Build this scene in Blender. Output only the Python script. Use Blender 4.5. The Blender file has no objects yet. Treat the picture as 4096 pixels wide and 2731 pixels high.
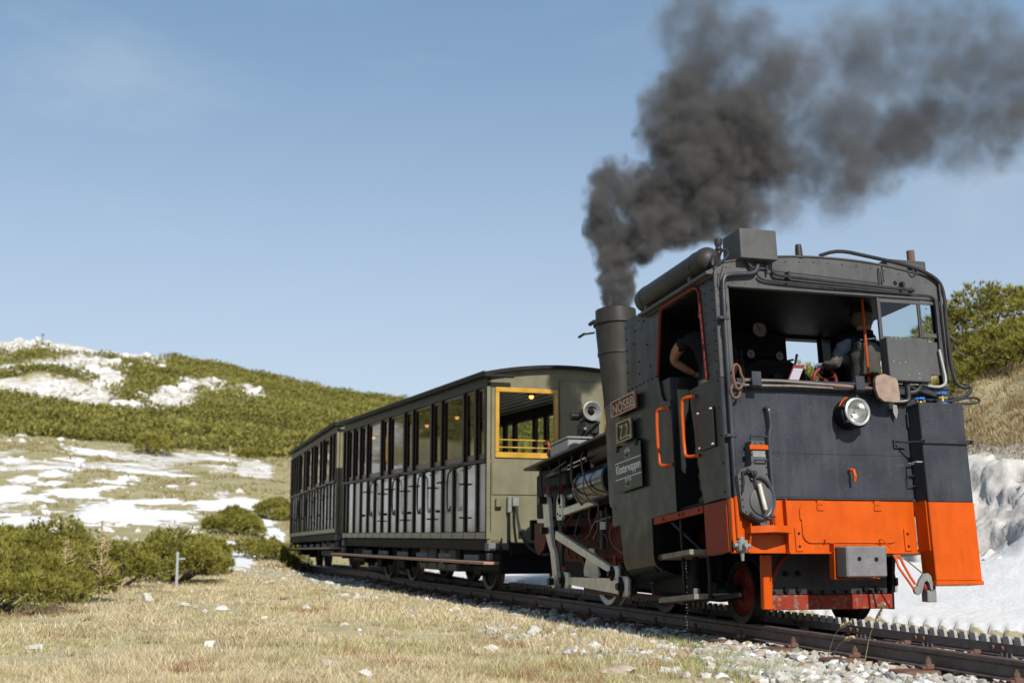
import bpy, bmesh, math, random
import numpy as np
from mathutils import Vector, Matrix
from mathutils.geometry import tessellate_polygon

random.seed(7)
SC = bpy.context.scene
COL = SC.collection
R_ = math.radians

# ------------------------------------------------------------------ camera
CAM = np.array([-8.495, 6.058, 0.752])
c_right = np.array([-0.30634565, -0.95191719, 0.00245055])
c_down = np.array([0.14069384, -0.04782379, -0.98889743])
c_fwd = np.array([0.94146566, -0.30259965, 0.14857949])
cam_data = bpy.data.cameras.new('camera')
cam = bpy.data.objects.new('camera', cam_data)
COL.objects.link(cam)
cam.matrix_world = Matrix(((c_right[0], -c_down[0], -c_fwd[0], CAM[0]),
                           (c_right[1], -c_down[1], -c_fwd[1], CAM[1]),
                           (c_right[2], -c_down[2], -c_fwd[2], CAM[2]),
                           (0, 0, 0, 1)))
cam_data.sensor_width = 36.0
cam_data.lens = 5170.0 / 4096.0 * 36.0
cam_data.clip_end = 4000
cam_data.dof.use_dof = True
cam_data.dof.focus_distance = 10.8
cam_data.dof.aperture_fstop = 2.2
SC.camera = cam

# ------------------------------------------------------------------ sun + sky
sun_dir = Vector((-0.785, -0.035, 0.62)).normalized()      # towards the sun
sun_data = bpy.data.lights.new('sun', 'SUN')
sun_data.energy = 5.0
sun_data.angle = R_(0.55)
sun_data.color = (1.0, 0.945, 0.86)
sun = bpy.data.objects.new('sun', sun_data)
sun.rotation_euler = sun_dir.to_track_quat('Z', 'Y').to_euler()
sun.location = (0, 0, 60)
COL.objects.link(sun)

world = bpy.data.worlds.new('World')
SC.world = world
world.use_nodes = True
wn, wl = world.node_tree.nodes, world.node_tree.links
wn.clear()
sky = wn.new('ShaderNodeTexSky')
sky.sky_type = 'NISHITA'
sky.sun_disc = False
sky.sun_elevation = math.asin(sun_dir.z)
sky.sun_rotation = math.atan2(sun_dir.x, sun_dir.y)
sky.altitude = 1800
sky.air_density = 1.0
sky.dust_density = 1.6
sky.ozone_density = 1.6
# thin high cloud veil
tc = wn.new('ShaderNodeTexCoord')
mp = wn.new('ShaderNodeMapping')
mp.inputs['Scale'].default_value = (1.6, 1.6, 5.0)
nz = wn.new('ShaderNodeTexNoise')
nz.inputs['Scale'].default_value = 1.7
nz.inputs['Detail'].default_value = 6
nz.inputs['Roughness'].default_value = 0.55
nz.inputs['Distortion'].default_value = 0.4
rm = wn.new('ShaderNodeMapRange')
rm.inputs['From Min'].default_value = 0.46
rm.inputs['From Max'].default_value = 0.80
rm.inputs['To Min'].default_value = 0.30
rm.inputs['To Max'].default_value = 0.46
mixc = wn.new('ShaderNodeMix'); mixc.data_type = 'RGBA'
mixc.inputs['B'].default_value = (3.3, 5.2, 6.7, 1)
bg = wn.new('ShaderNodeBackground')
bg.inputs['Strength'].default_value = 0.094
wo = wn.new('ShaderNodeOutputWorld')
wl.new(tc.outputs['Generated'], mp.inputs['Vector'])
wl.new(mp.outputs['Vector'], nz.inputs['Vector'])
wl.new(nz.outputs['Fac'], rm.inputs['Value'])
wl.new(rm.outputs['Result'], mixc.inputs['Factor'])
wl.new(sky.outputs['Color'], mixc.inputs['A'])
sx = wn.new('ShaderNodeSeparateXYZ'); wl.new(tc.outputs['Generated'], sx.inputs['Vector'])
hz = wn.new('ShaderNodeMapRange'); hz.interpolation_type = 'SMOOTHSTEP'
hz.inputs['From Min'].default_value = 0.0; hz.inputs['From Max'].default_value = 0.42
hz.inputs['To Min'].default_value = 0.62; hz.inputs['To Max'].default_value = 0.0
wl.new(sx.outputs['Z'], hz.inputs['Value'])
mixh = wn.new('ShaderNodeMix'); mixh.data_type = 'RGBA'
mixh.inputs['B'].default_value = (5.6, 5.95, 6.5, 1)
wl.new(hz.outputs['Result'], mixh.inputs['Factor'])
wl.new(mixc.outputs['Result'], mixh.inputs['A'])
cr_ = wn.new('ShaderNodeMapRange'); cr_.interpolation_type = 'SMOOTHSTEP'
cr_.inputs['From Min'].default_value = 0.50; cr_.inputs['From Max'].default_value = 0.72; cr_.inputs['To Max'].default_value = 0.14
wl.new(nz.outputs['Fac'], cr_.inputs['Value'])
mixk = wn.new('ShaderNodeMix'); mixk.data_type = 'RGBA'; mixk.inputs['B'].default_value = (6.4, 6.3, 6.5, 1)
wl.new(cr_.outputs['Result'], mixk.inputs['Factor']); wl.new(mixh.outputs['Result'], mixk.inputs['A'])
wl.new(mixk.outputs['Result'], bg.inputs['Color'])
wl.new(bg.outputs['Background'], wo.inputs['Surface'])

SC.view_settings.view_transform = 'Standard'
SC.view_settings.look = 'None'
SC.view_settings.exposure = 0.30
SC.view_settings.gamma = 1.0
SC.view_settings.use_curve_mapping = False
SC.cycles.use_denoising = True
SC.cycles.max_bounces = 7
SC.cycles.diffuse_bounces = 3
SC.cycles.glossy_bounces = 3
SC.cycles.transmission_bounces = 4
SC.cycles.transparent_max_bounces = 10
SC.cycles.volume_bounces = 1
SC.cycles.volume_step_rate = 0.34
SC.cycles.volume_max_steps = 160
SC.cycles.sample_clamp_indirect = 6.0

# ------------------------------------------------------------------ helpers
def tag(o, label=None, cat=None, group=None, kind=None):
    if label: o['label'] = label
    if cat: o['category'] = cat
    if group: o['group'] = group
    if kind: o['kind'] = kind
    return o

def empty(name, loc=(0, 0, 0), rot=(0, 0, 0)):
    o = bpy.data.objects.new(name, None)
    o.empty_display_size = 0.2
    o.location = loc
    o.rotation_euler = rot
    COL.objects.link(o)
    return o

TL = 0.0923462572
CT, ST = math.cos(TL), math.sin(TL)
KO = (1.08, 0.0, 1.07)
def K(p):           # cab frame (tilted against the track) -> world
    x, y, z = p
    return (KO[0] + x*CT + z*ST, y, KO[2] - x*ST + z*CT)

class MB:
    """collects geometry for ONE mesh object"""
    def __init__(s):
        s.v = []; s.f = []
    def add(s, vs, fs):
        o = len(s.v)
        s.v.extend(tuple(map(float, p)) for p in vs)
        s.f.extend(tuple(i + o for i in f) for f in fs)
        return s
    def box(s, lo, hi, bev=0.0):
        lo, hi = [min(a, b) for a, b in zip(lo, hi)], [max(a, b) for a, b in zip(lo, hi)]
        b = min(bev, *[(h - l)*0.45 for l, h in zip(lo, hi)]) if bev else 0
        if not b:
            x0, y0, z0 = lo; x1, y1, z1 = hi
            return s.add([(x0,y0,z0),(x1,y0,z0),(x1,y1,z0),(x0,y1,z0),(x0,y0,z1),(x1,y0,z1),(x1,y1,z1),(x0,y1,z1)],
                         [(0,3,2,1),(4,5,6,7),(0,1,5,4),(1,2,6,5),(2,3,7,6),(3,0,4,7)])
        vs, idx = [], {}
        for sx in (0, 1):
            for sy in (0, 1):
                for sz in (0, 1):
                    c = [(lo, hi)[k][i] for i, k in enumerate((sx, sy, sz))]
                    d = [b if k == 0 else -b for k in (sx, sy, sz)]
                    for a in range(3):
                        q = [c[i] + (d[i] if i != a else 0) for i in range(3)]
                        idx[(sx, sy, sz, a)] = len(vs); vs.append(q)
        fs = []
        for a in range(3):
            u, w = (a+1) % 3, (a+2) % 3
            for k in (0, 1):
                q = []
                for (i, j) in ((0,0),(1,0),(1,1),(0,1)):
                    t = [0,0,0]; t[a] = k; t[u] = i; t[w] = j
                    q.append(idx[(*t, a)])
                fs.append(tuple(q))
            for i in (0, 1):
                for j in (0, 1):
                    t0 = [0,0,0]; t1 = [0,0,0]
                    t0[u] = t1[u] = i; t0[w] = t1[w] = j; t1[a] = 1
                    fs.append((idx[(*t0,u)], idx[(*t0,w)], idx[(*t1,w)], idx[(*t1,u)]))
        for sx in (0,1):
            for sy in (0,1):
                for sz in (0,1):
                    fs.append(tuple(idx[(sx,sy,sz,a)] for a in range(3)))
        return s.add(vs, fs)
    def cyl(s, a, b, r0, r1=None, n=16, caps=True):
        r1 = r0 if r1 is None else r1
        a, b = Vector(a), Vector(b)
        d = (b - a).normalized()
        u = d.orthogonal().normalized(); w = d.cross(u)
        vs = []
        for c, r in ((a, r0), (b, r1)):
            for i in range(n):
                t = 2*math.pi*i/n
                vs.append(c + u*(r*math.cos(t)) + w*(r*math.sin(t)))
        fs = [(i, (i+1) % n, n + (i+1) % n, n + i) for i in range(n)]
        if caps:
            fs += [tuple(range(n-1, -1, -1)), tuple(range(n, 2*n))]
        return s.add(vs, fs)
    def lathe(s, prof, o, axis, n=24, caps=True):
        o = Vector(o); d = Vector(axis).normalized()
        u = d.orthogonal().normalized(); w = d.cross(u)
        vs, fs = [], []
        for r, h in prof:
            for i in range(n):
                t = 2*math.pi*i/n
                vs.append(o + d*h + u*(r*math.cos(t)) + w*(r*math.sin(t)))
        for k in range(len(prof)-1):
            for i in range(n):
                fs.append((k*n+i, k*n+(i+1) % n, (k+1)*n+(i+1) % n, (k+1)*n+i))
        if caps:
            fs.append(tuple(range(n-1, -1, -1)))
            fs.append(tuple(range((len(prof)-1)*n, len(prof)*n)))
        return s.add(vs, fs)
    def tube(s, pts, r, n=8, smooth=0, caps=True):
        pts = [Vector(p) for p in pts]
        for _ in range(smooth):       # corner cutting
            q = [pts[0]]
            for i in range(len(pts)-1):
                a, b = pts[i], pts[i+1]
                if i > 0: q.append(a*0.75 + b*0.25)
                if i < len(pts)-2: q.append(a*0.25 + b*0.75)
            q.append(pts[-1]); pts = q
        rr = r if isinstance(r, (list, tuple)) else [r]*len(pts)
        if len(rr) != len(pts):
            rr = [rr[0] + (rr[-1]-rr[0])*i/(len(pts)-1) for i in range(len(pts))]
        vs, fs = [], []
        up = None
        for i, p in enumerate(pts):
            d = (pts[min(i+1, len(pts)-1)] - pts[max(i-1, 0)]).normalized()
            if up is None: up = d.orthogonal().normalized()
            up = (up - d*up.dot(d))
            up = up.normalized() if up.length > 1e-6 else d.orthogonal().normalized()
            w = d.cross(up)
            for k in range(n):
                t = 2*math.pi*k/n
                vs.append(p + up*(rr[i]*math.cos(t)) + w*(rr[i]*math.sin(t)))
        for i in range(len(pts)-1):
            for k in range(n):
                fs.append((i*n+k, i*n+(k+1) % n, (i+1)*n+(k+1) % n, (i+1)*n+k))
        if caps:
            fs.append(tuple(range(n-1, -1, -1)))
            fs.append(tuple(range((len(pts)-1)*n, len(pts)*n)))
        return s.add(vs, fs)
    def prism(s, poly, fn):
        """poly 2-D outline (may be concave); fn(u, v, d) -> xyz with d 0/1 the two faces"""
        n = len(poly)
        vs = [fn(u, v, 0) for u, v in poly] + [fn(u, v, 1) for u, v in poly]
        tr = tessellate_polygon([[Vector((u, v, 0)) for u, v in poly]])
        fs = [tuple(t) for t in tr] + [tuple(i+n for i in reversed(t)) for t in tr]
        fs += [(i, (i+1) % n, n+(i+1) % n, n+i) for i in range(n)]
        return s.add(vs, fs)
    def ball(s, c, r, n=8, m=5, squash=(1, 1, 1)):
        vs, fs = [], []
        for j in range(m+1):
            ph = math.pi*j/m
            for i in range(n):
                t = 2*math.pi*i/n
                vs.append((c[0]+r*squash[0]*math.sin(ph)*math.cos(t), c[1]+r*squash[1]*math.sin(ph)*math.sin(t), c[2]+r*squash[2]*math.cos(ph)))
        for j in range(m):
            for i in range(n):
                fs.append((j*n+i, j*n+(i+1) % n, (j+1)*n+(i+1) % n, (j+1)*n+i))
        return s.add(vs, fs)
    def bolt(s, p, nrm, r=0.012, h=0.012, n=6):
        p, nrm = Vector(p), Vector(nrm).normalized()
        return s.cyl(p - nrm*0.002, p + nrm*h, r, r*0.8, n)
    def map(s, fn):
        s.v = [fn(p) for p in s.v]; return s
    def mesh(s, name, sharp=32):
        me = bpy.data.meshes.new(name)
        me.from_pydata(s.v, [], s.f)
        bm = bmesh.new(); bm.from_mesh(me)
        bmesh.ops.remove_doubles(bm, verts=bm.verts, dist=1e-5)
        bmesh.ops.recalc_face_normals(bm, faces=bm.faces)
        bm.to_mesh(me); bm.free()
        me.polygons.foreach_set('use_smooth', [True]*len(me.polygons))
        me.set_sharp_from_angle(angle=R_(sharp))
        return me
    def build(s, name, mat, parent=None, xf=None, sharp=32):
        if xf: s.map(xf)
        o = bpy.data.objects.new(name, s.mesh(name, sharp))
        o.data.materials.append(mat)
        COL.objects.link(o)
        if parent is not None: attach(o, parent)
        return o

def pmat(parent):
    m = parent.matrix_basis.copy()
    q = parent
    while q.parent is not None:
        m = q.parent.matrix_basis @ q.matrix_parent_inverse @ m if False else m
        q = q.parent
    return m
WORLD_PARENT = {}      # name of root -> bool: children are given in world space
def attach(o, parent):
    o.parent = parent
    r = parent
    while r.parent is not None: r = r.parent
    if parent.parent is None and WORLD_PARENT.get(parent.name):
        o.matrix_parent_inverse = Matrix.Translation(-Vector(parent.location))
    return o

def raw_mesh(name, V, F, mat, cols=None, smooth=False, attr=None):
    """big numpy mesh; F (n,3) or (n,4)"""
    V = np.asarray(V, dtype=np.float32); F = np.asarray(F, dtype=np.int32)
    me = bpy.data.meshes.new(name)
    k = F.shape[1]
    me.vertices.add(len(V)); me.vertices.foreach_set('co', V.ravel())
    me.loops.add(F.size); me.loops.foreach_set('vertex_index', F.ravel())
    me.polygons.add(len(F))
    me.polygons.foreach_set('loop_start', np.arange(0, F.size, k, dtype=np.int32))
    me.polygons.foreach_set('use_smooth', np.full(len(F), smooth, dtype=bool))
    if cols is not None:
        a = me.color_attributes.new('col', 'FLOAT_COLOR', 'POINT')
        c = np.ones((len(V), 4), dtype=np.float32); c[:, :3] = cols
        a.data.foreach_set('color', c.ravel())
    for nm, arr in (attr or {}).items():
        a = me.attributes.new(nm, 'FLOAT', 'POINT')
        a.data.foreach_set('value', np.asarray(arr, dtype=np.float32))
    me.update(calc_edges=True)
    me.validate()
    o = bpy.data.objects.new(name, me)
    if mat: me.materials.append(mat)
    COL.objects.link(o)
    return o

def copy_tree(o, parent=None):
    c = o.copy()
    COL.objects.link(c)
    if parent is not None: c.parent = parent
    for ch in list(o.children):
        copy_tree(ch, c)
    return c
# ------------------------------------------------------------------ terrain height
def _hash(ix, iy, s):
    h = (ix.astype(np.int64)*374761393 + iy.astype(np.int64)*668265263 + s*1442695041) & 0x7fffffff
    h = (h ^ (h >> 13)) * 1274126177 & 0x7fffffff
    h = (h ^ (h >> 16)) & 0xffff
    return h/65535.0
def vnoise(x, y, s=0):
    ix, iy = np.floor(x), np.floor(y)
    fx, fy = x-ix, y-iy
    fx = fx*fx*(3-2*fx); fy = fy*fy*(3-2*fy)
    a = _hash(ix, iy, s); b = _hash(ix+1, iy, s); c = _hash(ix, iy+1, s); d = _hash(ix+1, iy+1, s)
    return (a*(1-fx)+b*fx)*(1-fy) + (c*(1-fx)+d*fx)*fy
def fbm(x, y, s=0, o=4):
    t, a, n = 0, 0.5, 0
    for k in range(o):
        t = t + a*vnoise(x*2**k, y*2**k, s+k*17); n += a; a *= 0.5
    return t/n
def sstep(x, a, b):
    t = np.clip((x-a)/(b-a), 0, 1); return t*t*(3-2*t)

TRK_X = np.array([-30, -12, 0, 4, 8, 12, 16, 18, 22, 26, 32, 40, 60.])
TRK_Y = np.array([0.9, 0.12, 0, 0, 0.05, 0.20, 0.37, 0.40, 0.30, 0.12, -0.35, -1.3, -5.0])
def trk_y(x):
    x = np.asarray(x, float)
    return (np.interp(x-1.6, TRK_X, TRK_Y)+np.interp(x-0.8, TRK_X, TRK_Y)+np.interp(x, TRK_X, TRK_Y)+np.interp(x+0.8, TRK_X, TRK_Y)+np.interp(x+1.6, TRK_X, TRK_Y))/5
def trk_z(x):
    x = np.asarray(x, float)
    return 0.07*sstep(x, 12.5, 17) - 0.012*np.maximum(x-18, 0)

AZ_T = np.array([-180, -120, -80, -55, -40, -30, -22, -17.8, -12.7, -10.5, -7, -3.8, 0.2, 2.4, 3.8, 8, 20, 40, 70, 120, 180.])
EL_T = -0.35+np.array([-1, -1, 1.0, 2.5, 3.6, 4.2, 4.9, 5.3, 6.0, 6.4, 7.15, 7.85, 8.2, 8.5, 8.4, 8.7, 9.0, 8.0, 5.0, 0, -1.])
def height(x, y):
    x = np.asarray(x, float); y = np.asarray(y, float)
    dx, dy = x-CAM[0], y-CAM[1]
    r = np.hypot(dx, dy); az = np.degrees(np.arctan2(dy, dx))
    el = np.interp(az, AZ_T, EL_T)
    ztop = 0.75 + 190*np.tan(np.radians(el))
    el = el - 0.30*sstep(az, -8, -2)
    ztop = 0.75 + 190*np.tan(np.radians(el))
    z85 = 0.75 + 85*np.tan(np.radians(np.maximum(el, -0.5)*0.565))
    z = np.full_like(r, -0.12)
    t = np.clip((r-27)/58, 0, 1)
    z = z + (z85+0.12)*(0.30*t+0.70*t*t)
    s = np.clip((r-85)/105, 0, 1)
    z = z + (ztop-z85)*(s*1.18-0.18*s*s)
    z = z - np.maximum(r-190, 0)*0.16
    # undulation
    far = sstep(r, 25, 90)
    z = z + (fbm(x*0.35, y*0.35, 3, 4)-0.5)*0.10*sstep(r, 3, 9)*(1+4*far) + (fbm(x*0.05, y*0.05, 9, 4)-0.5)*far*3.0
    # rocky steps high on the hill
    z = z + far*sstep(r, 100, 130)*(fbm(x*0.22, y*0.22, 21, 3)-0.5)*1.4
    # the cutting bank on the right of the track
    q = -(y - trk_y(x))
    qn = q + (fbm(x*0.55, y*0.55, 31, 3)-0.5)*0.9*sstep(q, 2.0, 4.5)
    bank = np.interp(qn, [-50, 1.25, 2.2, 4.0, 4.45, 4.95, 6.7, 9.0, 14, 30, 60], [0, 0, 0.10, 0.62, 1.15, 1.62, 3.25, 4.5, 5.6, 6.3, 6.0])
    fall = 1-0.72*sstep(x, 9, 30)
    z = z + bank*fall*(1-sstep(r, 60, 110))
    # trackbed
    a = np.abs(q)
    w = (1-sstep(a, 1.0, 1.5))*(1-sstep(x, 27, 34))
    z = z*(1-w) + (trk_z(x)-0.205)*w
    sh = np.exp(-((a-1.25)/0.25)**2)
    z = z - 0.03*sh
    return z
# ------------------------------------------------------------------ materials
def mat(name, color, rough=0.5, metal=0.0, var=0.15, scale=6.0, bump=0.0, bscale=80.0, coat=0.0, spec=0.5,
        col2=None, wear=0.0, wear_col=(0.3, 0.28, 0.25), rvar=0.1, streak=False,
        grime=0.0, grime_col=(0.05, 0.05, 0.05), specks=0.0, wavy=0.0, prand=0.0):
    m = bpy.data.materials.new(name); m.use_nodes = True
    n, l = m.node_tree.nodes, m.node_tree.links
    b = n['Principled BSDF']
    b.inputs['Metallic'].default_value = metal
    b.inputs['Specular IOR Level'].default_value = spec
    b.inputs['Coat Weight'].default_value = coat
    b.inputs['Coat Roughness'].default_value = 0.12
    t = n.new('ShaderNodeTexCoord')
    nz = n.new('ShaderNodeTexNoise'); nz.inputs['Scale'].default_value = scale
    nz.inputs['Detail'].default_value = 7; nz.inputs['Roughness'].default_value = 0.62
    if streak:
        mp = n.new('ShaderNodeMapping'); mp.inputs['Scale'].default_value = (1, 1, 0.12)
        l.new(t.outputs['Object'], mp.inputs['Vector']); l.new(mp.outputs['Vector'], nz.inputs['Vector'])
    else:
        l.new(t.outputs['Object'], nz.inputs['Vector'])
    rp = n.new('ShaderNodeMapRange')
    rp.inputs['From Min'].default_value = 0.3; rp.inputs['From Max'].default_value = 0.7
    l.new(nz.outputs['Fac'], rp.inputs['Value'])
    mx = n.new('ShaderNodeMix'); mx.data_type = 'RGBA'
    c2 = col2 if col2 else tuple(c*(1+var) for c in color)
    mx.inputs['A'].default_value = (*[c*(1-var) for c in color], 1)
    mx.inputs['B'].default_value = (*c2, 1)
    l.new(rp.outputs['Result'], mx.inputs['Factor'])
    out = mx.outputs['Result']
    if wear:
        n2 = n.new('ShaderNodeTexNoise'); n2.inputs['Scale'].default_value = scale*3.1
        n2.inputs['Detail'].default_value = 9; n2.inputs['Roughness'].default_value = 0.7
        l.new(t.outputs['Object'], n2.inputs['Vector'])
        r2 = n.new('ShaderNodeMapRange')
        r2.inputs['From Min'].default_value = 0.72-wear*0.3; r2.inputs['From Max'].default_value = 0.80-wear*0.3
        l.new(n2.outputs['Fac'], r2.inputs['Value'])
        m2 = n.new('ShaderNodeMix'); m2.data_type = 'RGBA'
        m2.inputs['B'].default_value = (*wear_col, 1)
        l.new(out, m2.inputs['A']); l.new(r2.outputs['Result'], m2.inputs['Factor'])
        out = m2.outputs['Result']
    if grime:
        gm = n.new('ShaderNodeMapping'); gm.inputs['Scale'].default_value = (9, 9, 0.8)
        gn = n.new('ShaderNodeTexNoise'); gn.inputs['Scale'].default_value = 1.6; gn.inputs['Detail'].default_value = 8; gn.inputs['Roughness'].default_value = 0.65
        l.new(t.outputs['Object'], gm.inputs['Vector']); l.new(gm.outputs['Vector'], gn.inputs['Vector'])
        gr = n.new('ShaderNodeMapRange'); gr.inputs['From Min'].default_value = 0.47; gr.inputs['From Max'].default_value = 0.72; gr.inputs['To Max'].default_value = grime
        l.new(gn.outputs['Fac'], gr.inputs['Value'])
        g2 = n.new('ShaderNodeMix'); g2.data_type = 'RGBA'; g2.inputs['B'].default_value = (*grime_col, 1)
        l.new(out, g2.inputs['A']); l.new(gr.outputs['Result'], g2.inputs['Factor']); out = g2.outputs['Result']
    if specks:
        sn = n.new('ShaderNodeTexNoise'); sn.inputs['Scale'].default_value = 95; sn.inputs['Detail'].default_value = 2
        l.new(t.outputs['Object'], sn.inputs['Vector'])
        sr = n.new('ShaderNodeMapRange'); sr.inputs['From Min'].default_value = 0.70; sr.inputs['From Max'].default_value = 0.76; sr.inputs['To Max'].default_value = specks
        l.new(sn.outputs['Fac'], sr.inputs['Value'])
        s2 = n.new('ShaderNodeMix'); s2.data_type = 'RGBA'; s2.inputs['B'].default_value = (0.3, 0.3, 0.3, 1)
        l.new(out, s2.inputs['A']); l.new(sr.outputs['Result'], s2.inputs['Factor']); out = s2.outputs['Result']
    l.new(out, b.inputs['Base Color'])
    rr = n.new('ShaderNodeMapRange')
    rr.inputs['To Min'].default_value = max(rough-rvar, 0.03); rr.inputs['To Max'].default_value = min(rough+rvar, 1)
    l.new(nz.outputs['Fac'], rr.inputs['Value'])
    if prand:       # boards painted and polished one by one
        oi = n.new('ShaderNodeObjectInfo'); pr = n.new('ShaderNodeMath'); pr.operation = 'MULTIPLY_ADD'; pr.inputs[1].default_value = prand
        l.new(oi.outputs['Random'], pr.inputs[0]); l.new(rr.outputs['Result'], pr.inputs[2]); l.new(pr.outputs[0], b.inputs['Roughness']); l.new(pr.outputs[0], b.inputs['Coat Roughness'])
    else:
        l.new(rr.outputs['Result'], b.inputs['Roughness'])
    if bump:
        n3 = n.new('ShaderNodeTexNoise'); n3.inputs['Scale'].default_value = bscale; n3.inputs['Detail'].default_value = 4
        l.new(t.outputs['Object'], n3.inputs['Vector'])
        bp = n.new('ShaderNodeBump'); bp.inputs['Strength'].default_value = bump; bp.inputs['Distance'].default_value = 0.01
        l.new(n3.outputs['Fac'], bp.inputs['Height'])
        if wavy:
            n4 = n.new('ShaderNodeTexNoise'); n4.inputs['Scale'].default_value = 3.5; n4.inputs['Detail'].default_value = 1
            l.new(t.outputs['Object'], n4.inputs['Vector'])
            b4 = n.new('ShaderNodeBump'); b4.inputs['Strength'].default_value = wavy; b4.inputs['Distance'].default_value = 0.05
            l.new(n4.outputs['Fac'], b4.inputs['Height']); l.new(b4.outputs['Normal'], bp.inputs['Normal'])
        l.new(bp.outputs['Normal'], b.inputs['Normal'])
    return m

def attr_mat(name, rough=0.9, trans=0.0, var=0.2, scale=30.0, sat=1.0, gain=1.0):
    """colour comes from the per-blade / per-stone attribute 'col' (the thing's own colour)"""
    m = bpy.data.materials.new(name); m.use_nodes = True
    n, l = m.node_tree.nodes, m.node_tree.links
    b = n['Principled BSDF']; b.inputs['Roughness'].default_value = rough
    b.inputs['Specular IOR Level'].default_value = 0.1
    a = n.new('ShaderNodeAttribute'); a.attribute_name = 'col'
    t = n.new('ShaderNodeTexCoord')
    nz = n.new('ShaderNodeTexNoise'); nz.inputs['Scale'].default_value = scale; nz.inputs['Detail'].default_value = 5
    l.new(t.outputs['Object'], nz.inputs['Vector'])
    r = n.new('ShaderNodeMapRange'); r.inputs['To Min'].default_value = gain*(1-var); r.inputs['To Max'].default_value = gain*(1+var)
    l.new(nz.outputs['Fac'], r.inputs['Value'])
    v = n.new('ShaderNodeVectorMath'); v.operation = 'SCALE'
    l.new(a.outputs['Color'], v.inputs[0]); l.new(r.outputs['Result'], v.inputs['Scale'])
    l.new(v.outputs['Vector'], b.inputs['Base Color'])
    if trans:
        tr = n.new('ShaderNodeBsdfTranslucent'); l.new(v.outputs['Vector'], tr.inputs['Color'])
        mx = n.new('ShaderNodeMixShader'); mx.inputs['Fac'].default_value = trans
        l.new(b.outputs['BSDF'], mx.inputs[1]); l.new(tr.outputs['BSDF'], mx.inputs[2])
        l.new(mx.outputs['Shader'], n['Material Output'].inputs['Surface'])
    return m

def glass_mat(name, tint=(0.9, 0.95, 0.95), alpha=0.82, rough=0.02, ior=1.5):
    """thin pane: mostly clear, with a Fresnel reflection"""
    m = bpy.data.materials.new(name); m.use_nodes = True
    n, l = m.node_tree.nodes, m.node_tree.links
    n.remove(n['Principled BSDF'])
    tr = n.new('ShaderNodeBsdfTransparent'); tr.inputs['Color'].default_value = (*[c*alpha for c in tint], 1)
    gl = n.new('ShaderNodeBsdfGlossy'); gl.inputs['Roughness'].default_value = rough
    fr = n.new('ShaderNodeFresnel'); fr.inputs['IOR'].default_value = ior
    mx = n.new('ShaderNodeMixShader')
    ge = n.new('ShaderNodeNewGeometry'); iv = n.new('ShaderNodeMath'); iv.operation = 'SUBTRACT'; iv.inputs[0].default_value = 1.0
    l.new(ge.outputs['Backfacing'], iv.inputs[1])
    mu = n.new('ShaderNodeMath'); mu.operation = 'MULTIPLY'; l.new(fr.outputs['Fac'], mu.inputs[0]); l.new(iv.outputs[0], mu.inputs[1])
    l.new(mu.outputs[0], mx.inputs['Fac']); l.new(tr.outputs['BSDF'], mx.inputs[1]); l.new(gl.outputs['BSDF'], mx.inputs[2])
    l.new(mx.outputs['Shader'], n['Material Output'].inputs['Surface'])
    return m

def emit_mat(name, color, strength):
    m = bpy.data.materials.new(name); m.use_nodes = True
    n, l = m.node_tree.nodes, m.node_tree.links
    n.remove(n['Principled BSDF'])
    e = n.new('ShaderNodeEmission'); e.inputs['Color'].default_value = (*color, 1); e.inputs['Strength'].default_value = strength
    l.new(e.outputs['Emission'], n['Material Output'].inputs['Surface'])
    return m

M = {}
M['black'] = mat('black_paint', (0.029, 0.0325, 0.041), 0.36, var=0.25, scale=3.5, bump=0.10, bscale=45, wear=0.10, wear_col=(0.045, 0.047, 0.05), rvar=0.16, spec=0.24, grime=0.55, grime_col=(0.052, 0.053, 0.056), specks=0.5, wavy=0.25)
M['black_shaded'] = mat('black_paint_shaded', (0.0145, 0.015, 0.0148), 0.32, var=0.22, scale=3.0, bump=0.10, bscale=40, wear=0.08, wear_col=(0.032, 0.032, 0.03), rvar=0.12, spec=0.22, grime=0.5, grime_col=(0.028, 0.027, 0.023), wavy=0.3)  # the same black paint, darkened in colour for the shaded cab sides
M['grey_black'] = mat('sooty_grey_paint', (0.066, 0.067, 0.069), 0.55, var=0.22, scale=5, bump=0.12, bscale=60, wear=0.12, wear_col=(0.15, 0.15, 0.15), spec=0.2, grime=0.5, grime_col=(0.085, 0.083, 0.08), wavy=0.2)
M['soot'] = mat('soot_black', (0.007, 0.007, 0.008), 0.6, var=0.3, scale=8, bump=0.1, spec=0.12)
M['pipe'] = mat('pipe_metal', (0.03, 0.031, 0.034), 0.40, var=0.3, scale=14, metal=0.2, spec=0.3)
M['chimney'] = mat('chimney_iron', (0.03, 0.028, 0.024), 0.48, var=0.2, scale=6, bump=0.08, spec=0.2, grime=0.6, grime_col=(0.018, 0.017, 0.016))
M['orange'] = mat('orange_paint', (0.45, 0.066, 0.0012), 0.36, var=0.10, scale=5, bump=0.08, bscale=70, wear=0.14, wear_col=(0.24, 0.035, 0.01), rvar=0.08, spec=0.22, grime=0.3, grime_col=(0.22, 0.026, 0.005), wavy=0.2)
M['red'] = mat('red_frame_paint', (0.2, 0.024, 0.01), 0.5, var=0.25, scale=7, bump=0.10, wear=0.15, wear_col=(0.10, 0.05, 0.035), spec=0.15)
M['frame_red'] = mat('dark_red_frame', (0.075, 0.0095, 0.006), 0.5, var=0.3, scale=7, bump=0.10, wear=0.2, wear_col=(0.04, 0.025, 0.02), spec=0.12)
M['red_worn'] = mat('worn_red_paint', (0.22, 0.03, 0.015), 0.6, var=0.25, scale=6, bump=0.2, bscale=120, wear=0.62, wear_col=(0.16, 0.14, 0.12), spec=0.15)
M['red_edge'] = mat('dull_red_trim', (0.14, 0.02, 0.014), 0.5, var=0.2, spec=0.2)
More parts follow.
